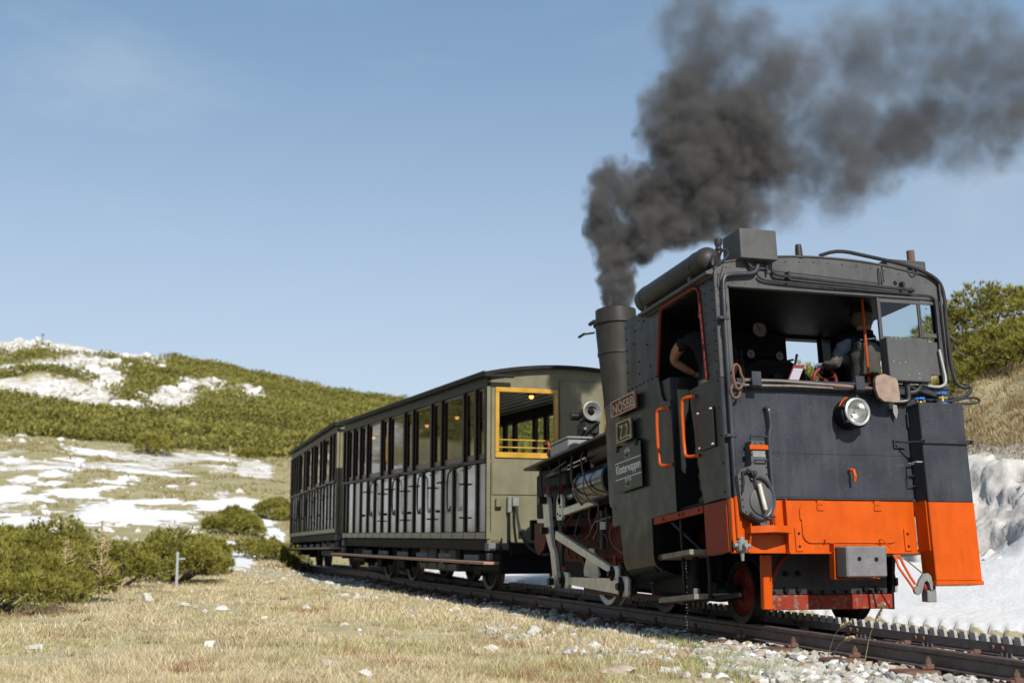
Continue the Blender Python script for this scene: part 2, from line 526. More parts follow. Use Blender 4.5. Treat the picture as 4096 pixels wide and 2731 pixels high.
M['wheel'] = mat('wheel_red', (0.11, 0.013, 0.008), 0.45, var=0.3, scale=9, bump=0.1, spec=0.15)
M['steel'] = mat('worn_steel', (0.52, 0.49, 0.42), 0.42, metal=0.35, var=0.25, scale=10, bump=0.08, wear=0.12, wear_col=(0.15, 0.11, 0.08))
M['iron_rod'] = mat('worn_iron_rod', (0.19, 0.155, 0.135), 0.45, metal=0.3, var=0.3, scale=10)
M['cyl_black'] = mat('glossy_black_lagging', (0.012, 0.014, 0.018), 0.16, var=0.2, scale=4, spec=0.6, wavy=0.3, bump=0.05)
M['drag'] = mat('oily_black_plate', (0.026, 0.026, 0.027), 0.5, var=0.35, scale=7, spec=0.3, bump=0.15, grime=0.5, grime_col=(0.05, 0.048, 0.045))
M['bright'] = mat('bright_metal', (0.62, 0.62, 0.60), 0.28, metal=0.8, var=0.15, scale=12)
M['white_metal'] = mat('pale_grey_metal', (0.19, 0.19, 0.182), 0.4, metal=0.1, var=0.15, scale=12)
M['dark_steel'] = mat('dark_oily_steel', (0.022, 0.021, 0.02), 0.42, metal=0.4, var=0.3, scale=12, spec=0.2)
M['rust'] = mat('rust_brown', (0.20, 0.095, 0.055), 0.75, var=0.35, scale=14, bump=0.2, bscale=120, col2=(0.12, 0.08, 0.065), spec=0.15)
M['railsteel'] = mat('rail_steel', (0.105, 0.075, 0.065), 0.52, var=0.3, scale=9, metal=0.25, bump=0.15, bscale=60, col2=(0.15, 0.12, 0.115), spec=0.25)
M['railtop'] = mat('polished_rail_top', (0.30, 0.28, 0.28), 0.3, metal=0.8, var=0.15, scale=20)
M['rack'] = mat('rack_steel', (0.13, 0.115, 0.115), 0.5, var=0.25, scale=14, metal=0.3, bump=0.1, bscale=90, spec=0.25)
M['tooth'] = mat('rack_tooth_steel', (0.33, 0.32, 0.31), 0.45, var=0.2, scale=18, metal=0.3)
M['buffer'] = mat('weathered_buffer_block', (0.14, 0.14, 0.145), 0.7, var=0.2, scale=10, bump=0.35, bscale=50, wear=0.12, wear_col=(0.06, 0.055, 0.05), spec=0.2)
M['wood'] = mat('weathered_plank', (0.2, 0.17, 0.14), 0.75, var=0.3, scale=16, bump=0.25, bscale=60, spec=0.2)
M['wood_red'] = mat('reddish_plank', (0.27, 0.16, 0.11), 0.6, var=0.3, scale=12, bump=0.15)
M['pan'] = mat('rusty_shovel_steel', (0.24, 0.175, 0.13), 0.5, metal=0.35, var=0.25, scale=12, bump=0.15, wear=0.3, wear_col=(0.33, 0.14, 0.07))
M['brass'] = mat('brass', (0.45, 0.33, 0.12), 0.35, metal=0.8, var=0.2, scale=20)
M['blue'] = mat('blue_handwheel_paint', (0.02, 0.15, 0.50), 0.4, var=0.15)
M['plate_red'] = mat('red_nameplate', (0.17, 0.033, 0.022), 0.5, var=0.2, scale=14, spec=0.2)
M['plate_edge'] = mat('nameplate_letters', (0.36, 0.27, 0.18), 0.5, var=0.15, metal=0.2)
M['plate_dark'] = mat('dark_number_plate', (0.03, 0.029, 0.025), 0.45, var=0.2, spec=0.2)
M['gold'] = mat('dull_gold_letters', (0.36, 0.28, 0.14), 0.5, metal=0.3, var=0.15)
M['sign'] = mat('dark_green_sign', (0.014, 0.019, 0.015), 0.35, var=0.2, spec=0.2)
M['white'] = mat('white_lettering', (0.55, 0.57, 0.6), 0.5, var=0.08)
M['sign_green'] = mat('sign_leaf_green', (0.10, 0.20, 0.11), 0.5, var=0.1)
M['rubber'] = mat('rubber_hose', (0.022, 0.022, 0.023), 0.55, var=0.2, scale=20, spec=0.2)
M['hose_grey'] = mat('grey_hose', (0.25, 0.25, 0.24), 0.5, var=0.15)
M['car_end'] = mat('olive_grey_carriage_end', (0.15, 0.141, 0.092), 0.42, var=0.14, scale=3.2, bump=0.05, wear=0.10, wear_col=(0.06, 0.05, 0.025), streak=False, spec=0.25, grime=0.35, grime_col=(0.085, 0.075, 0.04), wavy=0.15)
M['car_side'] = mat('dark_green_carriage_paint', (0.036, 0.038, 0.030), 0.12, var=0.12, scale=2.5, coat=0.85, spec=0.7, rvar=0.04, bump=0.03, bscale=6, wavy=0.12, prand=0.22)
M['car_rib'] = mat('black_carriage_rib', (0.007, 0.008, 0.008), 0.4, var=0.2, spec=0.12)
M['car_block'] = mat('weathered_sill_board', (0.12, 0.112, 0.085), 0.3, var=0.35, scale=2.2, wear=0.2, wear_col=(0.10, 0.085, 0.05))
M['yellow'] = mat('yellow_varnished_wood', (0.42, 0.235, 0.03), 0.32, var=0.2, scale=7, coat=0.3)
M['varnish'] = mat('brown_varnished_wood', (0.075, 0.033, 0.016), 0.35, var=0.3, scale=8, spec=0.25)
M['interior'] = mat('carriage_ceiling_board', (0.36, 0.32, 0.24), 0.5, var=0.25, scale=5, spec=0.2)
M['roof'] = mat('carriage_roof_felt', (0.018, 0.019, 0.019), 0.55, var=0.25, scale=4, spec=0.12)
M['seat'] = mat('wooden_bench', (0.22, 0.13, 0.07), 0.5, var=0.25, spec=0.2)
M['skin'] = mat('skin', (0.28, 0.14, 0.09), 0.5, var=0.10, scale=20, spec=0.2)
M['cloth_navy'] = mat('navy_jacket', (0.01, 0.013, 0.024), 0.85, var=0.2, scale=20, bump=0.3, bscale=60, spec=0.08)
M['cloth_grey'] = mat('grey_jacket', (0.085, 0.076, 0.068), 0.85, var=0.2, scale=12, bump=0.3, bscale=40, spec=0.08)
M['cloth_black'] = mat('black_shirt', (0.012, 0.012, 0.014), 0.9, var=0.2, scale=20, spec=0.08)
M['trousers'] = mat('grey_trousers', (0.09, 0.082, 0.075), 0.9, var=0.2, scale=20, spec=0.08)
M['glove'] = mat('light_blue_work_glove', (0.2, 0.26, 0.33), 0.9, var=0.3, scale=40, spec=0.1)
M['paper'] = mat('paper', (0.3, 0.29, 0.34), 0.7, var=0.06, scale=60)
M['dial'] = mat('gauge_dial', (0.16, 0.145, 0.12), 0.5, var=0.08)
M['glass'] = glass_mat('window_glass', alpha=0.93)
M['car_glass'] = glass_mat('carriage_glass', tint=(0.80, 0.82, 0.78), alpha=0.80, ior=2.1)
M['car_glass_clear'] = glass_mat('clear_carriage_glass', alpha=0.92)
M['lens'] = glass_mat('lamp_lens', tint=(0.95, 0.97, 0.97), alpha=0.95)
M['bulb'] = emit_mat('lit_bulb', (1.0, 0.42, 0.10), 2.2)
M['stone'] = mat('white_limestone', (0.5, 0.48, 0.45), 0.85, var=0.22, scale=5, bump=0.9, bscale=16, wear=0.22, wear_col=(0.30, 0.28, 0.24))
M['stone_pink'] = mat('pinkish_limestone', (0.42, 0.34, 0.28), 0.85, var=0.18, scale=5, bump=0.5, bscale=18)
M['bark'] = mat('pine_bark', (0.085, 0.065, 0.05), 0.9, var=0.3, scale=20, bump=0.5)
M['deadwood'] = mat('bleached_dead_wood', (0.4, 0.31, 0.16), 0.8, var=0.2, scale=20)
M['post'] = mat('galvanised_post', (0.28, 0.31, 0.33), 0.5, var=0.1, scale=20)
M['grass'] = attr_mat('dry_grass', 0.85, trans=0.25, var=0.25, scale=3)
M['needle'] = attr_mat('pine_needles', 0.6, trans=0.12, var=0.3, scale=2.0)
M['ballast'] = attr_mat('ballast_stone', 0.85, var=0.28, scale=45)

# --- the ground sheet: dry grass, snow, bare rock and gravel, laid out by attributes of the ground itself
def ground_mat():
    m = bpy.data.materials.new('alpine_ground'); m.use_nodes = True
    n, l = m.node_tree.nodes, m.node_tree.links
    b = n['Principled BSDF']; b.inputs['Roughness'].default_value = 0.9
    b.inputs['Specular IOR Level'].default_value = 0.2
    t = n.new('ShaderNodeTexCoord')
    def noise(sc, det=6, rough=0.6):
        z = n.new('ShaderNodeTexNoise'); z.inputs['Scale'].default_value = sc; z.inputs['Detail'].default_value = det
        z.inputs['Roughness'].default_value = rough
        l.new(t.outputs['Object'], z.inputs['Vector']); return z.outputs['Fac']
    def ramp(f, a, bb, c0=0.0, c1=1.0):
        r = n.new('ShaderNodeMapRange'); r.inputs['From Min'].default_value = a; r.inputs['From Max'].default_value = bb
        r.inputs['To Min'].default_value = c0; r.inputs['To Max'].default_value = c1
        l.new(f, r.inputs['Value']); return r.outputs['Result']
    def mix(f, A, B):
        x = n.new('ShaderNodeMix'); x.data_type = 'RGBA'
        l.new(f, x.inputs['Factor'])
        for s, v in (('A', A), ('B', B)):
            if isinstance(v, tuple): x.inputs[s].default_value = (*v, 1)
            else: l.new(v, x.inputs[s])
        return x.outputs['Result']
    def attr(nm):
        a = n.new('ShaderNodeAttribute'); a.attribute_name = nm; return a.outputs['Fac']
    def add(f, g, k):
        x = n.new('ShaderNodeMath'); x.operation = 'MULTIPLY_ADD'
        l.new(g, x.inputs[0]); x.inputs[1].default_value = k; l.new(f, x.inputs[2]); return x.outputs[0]
    g1 = mix(ramp(noise(0.55), 0.36, 0.66), (0.35, 0.295, 0.17), (0.42, 0.375, 0.245))
    g2 = mix(ramp(noise(2.3), 0.52, 0.72), g1, (0.25, 0.24, 0.10))
    g3 = mix(ramp(noise(9.0), 0.58, 0.75), g2, (0.21, 0.135, 0.075))
    g3 = mix(attr('meadow'), g3, mix(ramp(noise(1.1), 0.35, 0.65), mix(ramp(noise(6.0, 8, 0.75), 0.40, 0.62), (0.20, 0.175, 0.080), (0.30, 0.26, 0.135)), mix(ramp(noise(4.0, 8, 0.75), 0.38, 0.64), (0.25, 0.225, 0.115), (0.39, 0.345, 0.215))))
    soil = mix(ramp(attr('pine'), 0.55, 0.85), g3, (0.13, 0.12, 0.045))
    grav = mix(ramp(noise(22), 0.35, 0.65), (0.16, 0.15, 0.125), (0.34, 0.32, 0.28))
    gmask = ramp(add(attr('gravel'), noise(2.2), 0.5), 0.68, 0.84)
    c1 = mix(gmask, soil, grav)
    rockc = mix(ramp(noise(1.3, 8, 0.7), 0.38, 0.62), (0.38, 0.35, 0.30), (0.62, 0.60, 0.575))
    rmask = ramp(add(attr('rock'), noise(0.9, 8, 0.65), 1.1), 1.00, 1.09)
    c2 = mix(rmask, c1, rockc)
    snowc0 = mix(ramp(noise(3.0), 0.3, 0.7), (0.61, 0.62, 0.645), (0.69, 0.69, 0.70))
    snowc = mix(ramp(noise(1.7, 9, 0.72), 0.56, 0.74, 0.0, 0.55), snowc0, (0.40, 0.385, 0.36))
    smask = ramp(add(attr('snow'), noise(0.95, 8, 0.62), 1.35), 1.205, 1.265)
    c3 = mix(smask, c2, snowc)
    l.new(c3, b.inputs['Base Color'])
    bp = n.new('ShaderNodeBump'); bp.inputs['Strength'].default_value = 0.5; bp.inputs['Distance'].default_value = 0.05
    l.new(noise(7.0, 8, 0.7), bp.inputs['Height']); l.new(bp.outputs['Normal'], b.inputs['Normal'])
    return m
M['ground'] = ground_mat()
# ------------------------------------------------------------------ ground sheet
SNOW = [(67.8, 6.0, 1.63, 1.89), (59.8, 10.0, 0.64, 1.01), (60.5, 6.8, 0.3, 0.84), (56.9, 8.5, 1.74, 0.72), (54.3, 7.8, 0.86, 0.95), (52.6, 9.1, 0.72, 1.4), (57.0, 4.1, 1.66, 1.3), (55.7, 2.5, 1.58, 0.64), (52.6, 5.1, 1.17, 0.67), (50.6, 5.3, 0.54, 0.7), (49.4, 9.4, 0.8, 1.05), (48.2, 6.7, 1.39, 1.51), (46.5, 8.9, 1.3, 1.21), (46.1, 4.1, 1.52, 1.15), (67.4, -0.7, 1.25, 2.6), (73.8, -1.4, 0.53, 1.59), (46.4, 0.0, 0.35, 0.68), (76.2, 11.1, 0.55, 2.11), (119.7, 14.2, 1.5, 6.37), (127.7, 11.3, 3.51, 6.41), (117.7, 9.1, 3.06, 4.98), (41.6, 5.4, 1.5, 5.0), (45.8, 3.9, 1.44, 1.42), (45.2, 1.3, 1.62, 1.38), (41.3, 3.6, 1.43, 2.91), (24.2, 2.6, 0.46, 4.0), (33.2, 0.6, 0.4, 4.5), (29.6, 2.3, 0.25, 1.35), (38.3, 8.3, 0.98, 2.04), (35.9, 8.5, 0.6, 1.68), (48.8, 9.3, 0.66, 1.51), (48.1, 6.8, 1.29, 1.61), (46, 0.5, 1.0, 2.2), (40, 0.2, 0.8, 2.0)]
ROCK = [(48.4, 0.9, 0.27, 1.02), (61.8, -2.1, 0.9, 6.0), (103.0, 13.1, 1.35, 4.42), (102.1, 8.9, 3.97, 5.1), (118.8, 5.6, 1.67, 11.78), (98.5, 7.7, 2.51, 3.37), (96.6, 4.3, 1.3, 1.6), (104.6, -0.3, 1.81, 6.0), (113.6, -1.9, 0.98, 6.46), (122.7, -4.8, 0.96, 12), (120.2, -7.9, 1.49, 10), (100.5, 1.6, 1.29, 2.33), (138.2, 6.5, 4.27, 5.78), (135.5, -0.3, 1.5, 5.48)]
# more of the same further left, which the carriage windows mirror
_rs = np.random.RandomState(4)
for _ in range(60):
    _a = R_(_rs.uniform(6, 60)); _r = _rs.uniform(30, 95)
    SNOW.append((CAM[0]+_r*math.cos(_a), CAM[1]+_r*math.sin(_a), _rs.uniform(0.8, 3.0), _rs.uniform(0.8, 2.5)))
for _a, _r, _t, _d in ((9, 40, 2.4, 5), (14, 36, 4.0, 7), (21, 40, 5.0, 8), (13, 56, 5.0, 5), (20, 58, 6.0, 6), (28, 44, 6, 8), (6.9, 55, 3.6, 8), (9.2, 67, 5.0, 7), (7.0, 44, 2.6, 4)):
    SNOW.append((CAM[0]+_r*math.cos(R_(_a)), CAM[1]+_r*math.sin(R_(_a)), _t, _d))
for _ in range(60):
    _a = R_(_rs.uniform(-9, 6)); _r = _rs.uniform(44, 76)
    SNOW.append((CAM[0]+_r*math.cos(_a), CAM[1]+_r*math.sin(_a), _rs.uniform(0.15, 1.0), _rs.uniform(0.2, 0.5)))
for _ in range(26):
    _a = R_(_rs.uniform(6, 60)); _r = _rs.uniform(90, 150)
    ROCK.append((CAM[0]+_r*math.cos(_a), CAM[1]+_r*math.sin(_a), _rs.uniform(1.5, 4.5), _rs.uniform(3, 8)))

ROCK = [(a, b, c*1.05, d*1.1) for a, b, c, d in ROCK]
def ell_field(x, y, lst):
    f = np.full(x.shape, -1.0)
    for cx, cy, at, ar in lst:
        d = np.array([cx-CAM[0], cy-CAM[1]]); d /= np.linalg.norm(d)
        u = (x-cx)*d[0] + (y-cy)*d[1]; w = -(x-cx)*d[1] + (y-cy)*d[0]
        f = np.maximum(f, 1-np.sqrt((u/ar)**2 + (w/at)**2))
    return f

def masks(x, y):
    r = np.hypot(x-CAM[0], y-CAM[1]); q = -(y-trk_y(x))
    az = np.degrees(np.arctan2(y-CAM[1], x-CAM[0]))
    snow = 0.5+0.5*np.clip(ell_field(x, y, SNOW)*1.1, -1, 1)
    nb = fbm(x*0.6, y*0.6, 55, 4)
    bank = sstep(q, 1.25, 1.75)*(1-sstep(q+(nb-0.5)*1.6, 3.6, 4.3))*sstep(x, -14, -6)*(1-sstep(x, 34, 44))
    snow = np.maximum(snow, bank)
    high = sstep(q, 5.2, 6.5)*sstep(fbm(x*0.45, y*0.45, 71, 3), 0.60, 0.72)*(1-sstep(r, 50, 70))
    snow = np.maximum(snow, high*0.62)
    rock = 0.5+0.5*np.clip(ell_field(x, y, ROCK)*1.1, -1, 1)
    rock = np.maximum(rock, 0.95*sstep(q+(nb-0.5)*1.2, 3.7, 4.2)*(1-sstep(q+(nb-0.5)*1.6, 4.9, 5.5))*(1-sstep(x, 20, 30)))
    rf = fbm(x*0.12, y*0.12, 77, 4)
    rock = np.maximum(rock, 0.55*sstep(r, 30, 45)*(1-sstep(r, 78, 85))*sstep(rf, 0.52, 0.75)*(q < 0))
    top = sstep(r+(nb-0.5)*40, 146, 160)*sstep(az, -3.8, -2.2)*(1-sstep(az, 12, 15))
    edge = (fbm(x*0.08, y*0.08, 91, 3)-0.5)*14
    pine = sstep(r+edge, 80, 86)*(1-sstep(r, 230, 260))*(1-top)
    pine = pine*(1-sstep(rock+(nb-0.5)*0.55, 0.36, 0.46))*(1-sstep(snow, 0.36, 0.48))
    rock = np.maximum(rock, top*0.62)
    snow = np.maximum(snow, top*0.45)
    ew = 1.30 + 0.75*sstep(-x, -2.4, 2.4) + (nb-0.5)*0.5
    gravel = (1-sstep(np.abs(q), ew-0.12, ew+0.16))*(1-sstep(x, 24, 31))
    snow = snow*(1-gravel)
    return snow, rock, gravel, pine

def make_ground():
    a_in = np.arange(-42, 6.01, 0.12); a_out1 = np.arange(6.5, 75, 0.9); a_out2 = np.arange(75, 318-0.1, 5.0)
    az = np.radians(np.concatenate([a_in, a_out1, a_out2]))
    rr = np.concatenate([[0.3], np.geomspace(1.2, 260, 360), [300, 400, 600, 1000, 1800]])
    A, Rr = np.meshgrid(az, rr)
    X = CAM[0]+Rr*np.cos(A); Y = CAM[1]+Rr*np.sin(A)
    Z = height(X.ravel(), Y.ravel()).reshape(X.shape)
    Z = np.where(Rr > 290, np.minimum(Z, -2.0), Z)
    s, k, g, p = masks(X.ravel(), Y.ravel())
    Z = Z + 0.05*(s.reshape(X.shape) > 0.62)*(Rr < 60)
    na, nr = len(az), len(rr)
    i, j = np.meshgrid(np.arange(na), np.arange(nr-1))
    i2 = (i+1) % na
    F = np.stack([j*na+i, j*na+i2, (j+1)*na+i2, (j+1)*na+i], -1).reshape(-1, 4)[:, ::-1]
    o = raw_mesh('ground', np.stack([X, Y, Z], -1).reshape(-1, 3), F, M['ground'], smooth=True,
                 attr={'snow': s, 'rock': k, 'gravel': g, 'pine': p, 'meadow': sstep(Rr.ravel(), 24, 40)})
    tag(o, 'alpine hillside of dry grass with snow patches and limestone', 'ground', kind='structure')
make_ground()

# ------------------------------------------------------------------ grass blades (stuff)
def make_grass():
    rs = np.random.RandomState(11)
    N = 640000
    az = np.radians(rs.uniform(-41, 6, N))
    u = rs.uniform(0, 1, N)
    r = 6.2*(34/6.2)**u
    x = CAM[0]+r*np.cos(az); y = CAM[1]+r*np.sin(az)
    s, k, g, p = masks(x, y)
    q = -(y-trk_y(x))
    clump = fbm(x*1.1, y*1.1, 41, 4)
    keep = (g < 0.25+0.5*(rs.uniform(0, 1, N) < 0.06)) & (s < 0.55) & (k < 0.56) & (rs.uniform(0, 1, N) < 2.2*(clump-0.22)) & ((q < 1.0) | (q > 4.6))
    x, y, r, clump = x[keep], y[keep], r[keep], clump[keep]
    n = len(x); z = height(x, y) - 0.012
    fine = fbm(x*3.1, y*3.1, 43, 3)
    h = (0.014+0.040*fine+0.05*rs.uniform(0, 1, n)**5)*(0.35+1.35*clump)
    w = (0.0024+0.0014*rs.uniform(0, 1, n))*np.maximum(r/8.0, 0.9)
    th = rs.uniform(0, 2*np.pi, n); lean = rs.uniform(0.15, 1.3, n)*h
    lx, ly = np.cos(th)*lean, np.sin(th)*lean
    ph = rs.uniform(0, np.pi, n); wx, wy = np.cos(ph)*w, np.sin(ph)*w
    b0 = np.stack([x-wx, y-wy, z], -1); b1 = np.stack([x+wx, y+wy, z], -1)
    tp = np.stack([x+lx, y+ly, z+h], -1)
    V = np.stack([b0, b1, tp], 1).reshape(-1, 3)
    F = np.arange(n*3).reshape(-1, 3)
    pal = np.array([(0.43, 0.365, 0.245), (0.37, 0.295, 0.18), (0.48, 0.42, 0.31), (0.25, 0.245, 0.105), (0.24, 0.13, 0.07), (0.35, 0.315, 0.18)])
    pick = rs.choice(6, n, p=[0.32, 0.22, 0.2, 0.10, 0.05, 0.11])
    green = fbm(x*0.7+9, y*0.7, 47, 3) > 0.60
    pick = np.where(green & (rs.uniform(0, 1, n) < 0.45), 3, pick)
    brown = fbm(x*2.2+5, y*2.2, 49, 3) > 0.69
    pick = np.where(brown & (rs.uniform(0, 1, n) < 0.6), 4, pick)
    c = pal[pick]*(1.16+0.48*rs.uniform(0, 1, (n, 1)))
    def clumps(nc, x0, y0, per, hh, spread, palette, wscale=1.0):
        xx = np.repeat(x0, per)+rs.normal(0, 1, nc*per)*np.repeat(spread, per); yy = np.repeat(y0, per)+rs.normal(0, 1, nc*per)*np.repeat(spread, per)
        m_ = nc*per; rr2 = np.hypot(xx-CAM[0], yy-CAM[1]); zz = height(xx, yy)-0.01
        h2 = np.repeat(hh, per)*rs.uniform(0.45, 1.0, m_); ww = 0.0026*np.maximum(rr2/8, 0.9)*wscale
        t2 = np.arctan2(yy-np.repeat(y0, per), xx-np.repeat(x0, per))+rs.normal(0, 0.5, m_); le = h2*rs.uniform(0.1, 0.8, m_); p2 = rs.uniform(0, np.pi, m_)
        a0 = np.stack([xx-np.cos(p2)*ww, yy-np.sin(p2)*ww, zz], -1); a1 = np.stack([xx+np.cos(p2)*ww, yy+np.sin(p2)*ww, zz], -1)
        a2 = np.stack([xx+np.cos(t2)*le, yy+np.sin(t2)*le, zz+h2], -1)
        cc = np.asarray(palette)[rs.choice(len(palette), m_)]*(0.8+0.4*rs.uniform(0, 1, (m_, 1)))
        return np.stack([a0, a1, a2], 1).reshape(-1, 3), np.repeat(cc, 3, 0)
    def spots(nc, rmin, rmax):
        aa = np.radians(rs.uniform(-38, 4.5, nc)); rr3 = rmin*(rmax/rmin)**rs.uniform(0, 1, nc)
        sx_, sy_ = CAM[0]+rr3*np.cos(aa), CAM[1]+rr3*np.sin(aa)
        ok = (-(sy_-trk_y(sx_)) < -2.0); return sx_[ok], sy_[ok]
    VV, CC = [V], [np.repeat(c, 3, 0)]
    hx, hy = spots(420, 6.8, 22); v_, c_ = clumps(len(hx), hx, hy, 26, rs.uniform(0.03, 0.075, len(hx)), rs.uniform(0.02, 0.05, len(hx)), [(0.20, 0.085, 0.045), (0.15, 0.075, 0.045), (0.26, 0.12, 0.06), (0.20, 0.16, 0.07)]); VV.append(v_); CC.append(c_)
    hx, hy = spots(260, 6.8, 24); v_, c_ = clumps(len(hx), hx, hy, 60, rs.uniform(0.06, 0.14, len(hx)), rs.uniform(0.03, 0.07, len(hx)), [(0.50, 0.43, 0.30), (0.42, 0.34, 0.20), (0.36, 0.33, 0.16)]); VV.append(v_); CC.append(c_)
    hx, hy = spots(160, 6.8, 20); v_, c_ = clumps(len(hx), hx, hy, 50, rs.uniform(0.02, 0.05, len(hx)), rs.uniform(0.05, 0.12, len(hx)), [(0.20, 0.23, 0.06), (0.25, 0.26, 0.09), (0.30, 0.28, 0.12)]); VV.append(v_); CC.append(c_)
    bx2 = rs.uniform(2.0, 16, 2600); bq = rs.uniform(5.0, 10.5, 2600); by2 = trk_y(bx2)-bq
    v_, c_ = clumps(len(bx2), bx2, by2, 42, rs.uniform(0.06, 0.16, len(bx2)), rs.uniform(0.05, 0.12, len(bx2)), [(0.40, 0.31, 0.165), (0.34, 0.25, 0.12), (0.30, 0.235, 0.11), (0.20, 0.115, 0.055), (0.44, 0.36, 0.215)]); VV.append(v_); CC.append(c_)
    # coarse tussocks out on the meadow
    ma_ = np.radians(rs.uniform(-24, 6, 15000)); mr_ = rs.uniform(30, 86, 15000)
    mx_, my_ = CAM[0]+mr_*np.cos(ma_), CAM[1]+mr_*np.sin(ma_); ms_, mk_, mg_, mp_ = masks(mx_, my_)
    ok_ = (ms_ < 0.40) & (mk_ < 0.5) & (mg_ < 0.1) & (mp_ < 0.3) & (fbm(mx_*0.4, my_*0.4, 95, 3) > 0.42)
    mx_, my_ = mx_[ok_], my_[ok_]
    v_, c_ = clumps(len(mx_), mx_, my_, 7, rs.uniform(0.08, 0.22, len(mx_)), rs.uniform(0.06, 0.18, len(mx_)), [(0.34, 0.30, 0.165), (0.27, 0.24, 0.11), (0.40, 0.345, 0.20), (0.22, 0.19, 0.085)], 2.2); VV.append(v_); CC.append(c_)
    # grass tufts growing into the edge of the ballast
    ex = np.array([-0.6, -0.2, 0.3, 0.9, -1.0, 1.6]); ey = np.array([1.75, 2.0, 1.6, 1.45, 2.2, 1.35])
    for q_ in range(6):
        v_, c_ = clumps(9, ex[q_]+rs.normal(0, 0.14, 9), ey[q_]+rs.normal(0, 0.10, 9), 60, rs.uniform(0.06, 0.13, 9), rs.uniform(0.03, 0.06, 9), [(0.46, 0.40, 0.24), (0.33, 0.33, 0.13), (0.25, 0.28, 0.08)]); VV.append(v_); CC.append(c_)
    V = np.concatenate(VV); F = np.arange(len(V)).reshape(-1, 3)
    o = raw_mesh('grass', V, F, M['grass'], cols=np.concatenate(CC))
    tag(o, 'short dry straw coloured alpine grass beside the track', 'grass', kind='stuff')
make_grass()

# ------------------------------------------------------------------ stones
ICO_V = None
def _ico():
    bm = bmesh.new(); bmesh.ops.create_icosphere(bm, subdivisions=1, radius=1)
    V = np.array([v.co[:] for v in bm.verts]); F = np.array([[v.index for v in f.verts] for f in bm.faces]); bm.free()
    return V, F
ICO_V, ICO_F = _ico()
def stones(name, x, y, z, size, cols, rs, mat_):
    n = len(x); m = len(ICO_V)
    V = np.repeat(ICO_V[None], n, 0)
    V = V*(0.72+0.55*rs.uniform(0, 1, (n, m, 1)))
    V = V*np.stack([rs.uniform(0.75, 1.35, n), rs.uniform(0.65, 1.1, n), rs.uniform(0.5, 0.9, n)], -1)[:, None]
    a, bb = rs.uniform(0, 2*np.pi, n), rs.uniform(-0.6, 0.6, n)
    ca, sa, cb, sb = np.cos(a), np.sin(a), np.cos(bb), np.sin(bb)
    Rz = np.zeros((n, 3, 3)); Rz[:, 0, 0] = ca; Rz[:, 0, 1] = -sa; Rz[:, 1, 0] = sa; Rz[:, 1, 1] = ca; Rz[:, 2, 2] = 1
    Rx = np.zeros((n, 3, 3)); Rx[:, 0, 0] = 1; Rx[:, 1, 1] = cb; Rx[:, 1, 2] = -sb; Rx[:, 2, 1] = sb; Rx[:, 2, 2] = cb
    V = np.einsum('nij,nkj->nki', np.einsum('nij,njk->nik', Rz, Rx), V)*size[:, None, None]
    V = V + np.stack([x, y, z], -1)[:, None]
    F = (ICO_F[None] + (np.arange(n)*m)[:, None, None]).reshape(-1, 3)
    return raw_mesh(name, V.reshape(-1, 3), F, mat_, cols=np.repeat(cols, m, 0))
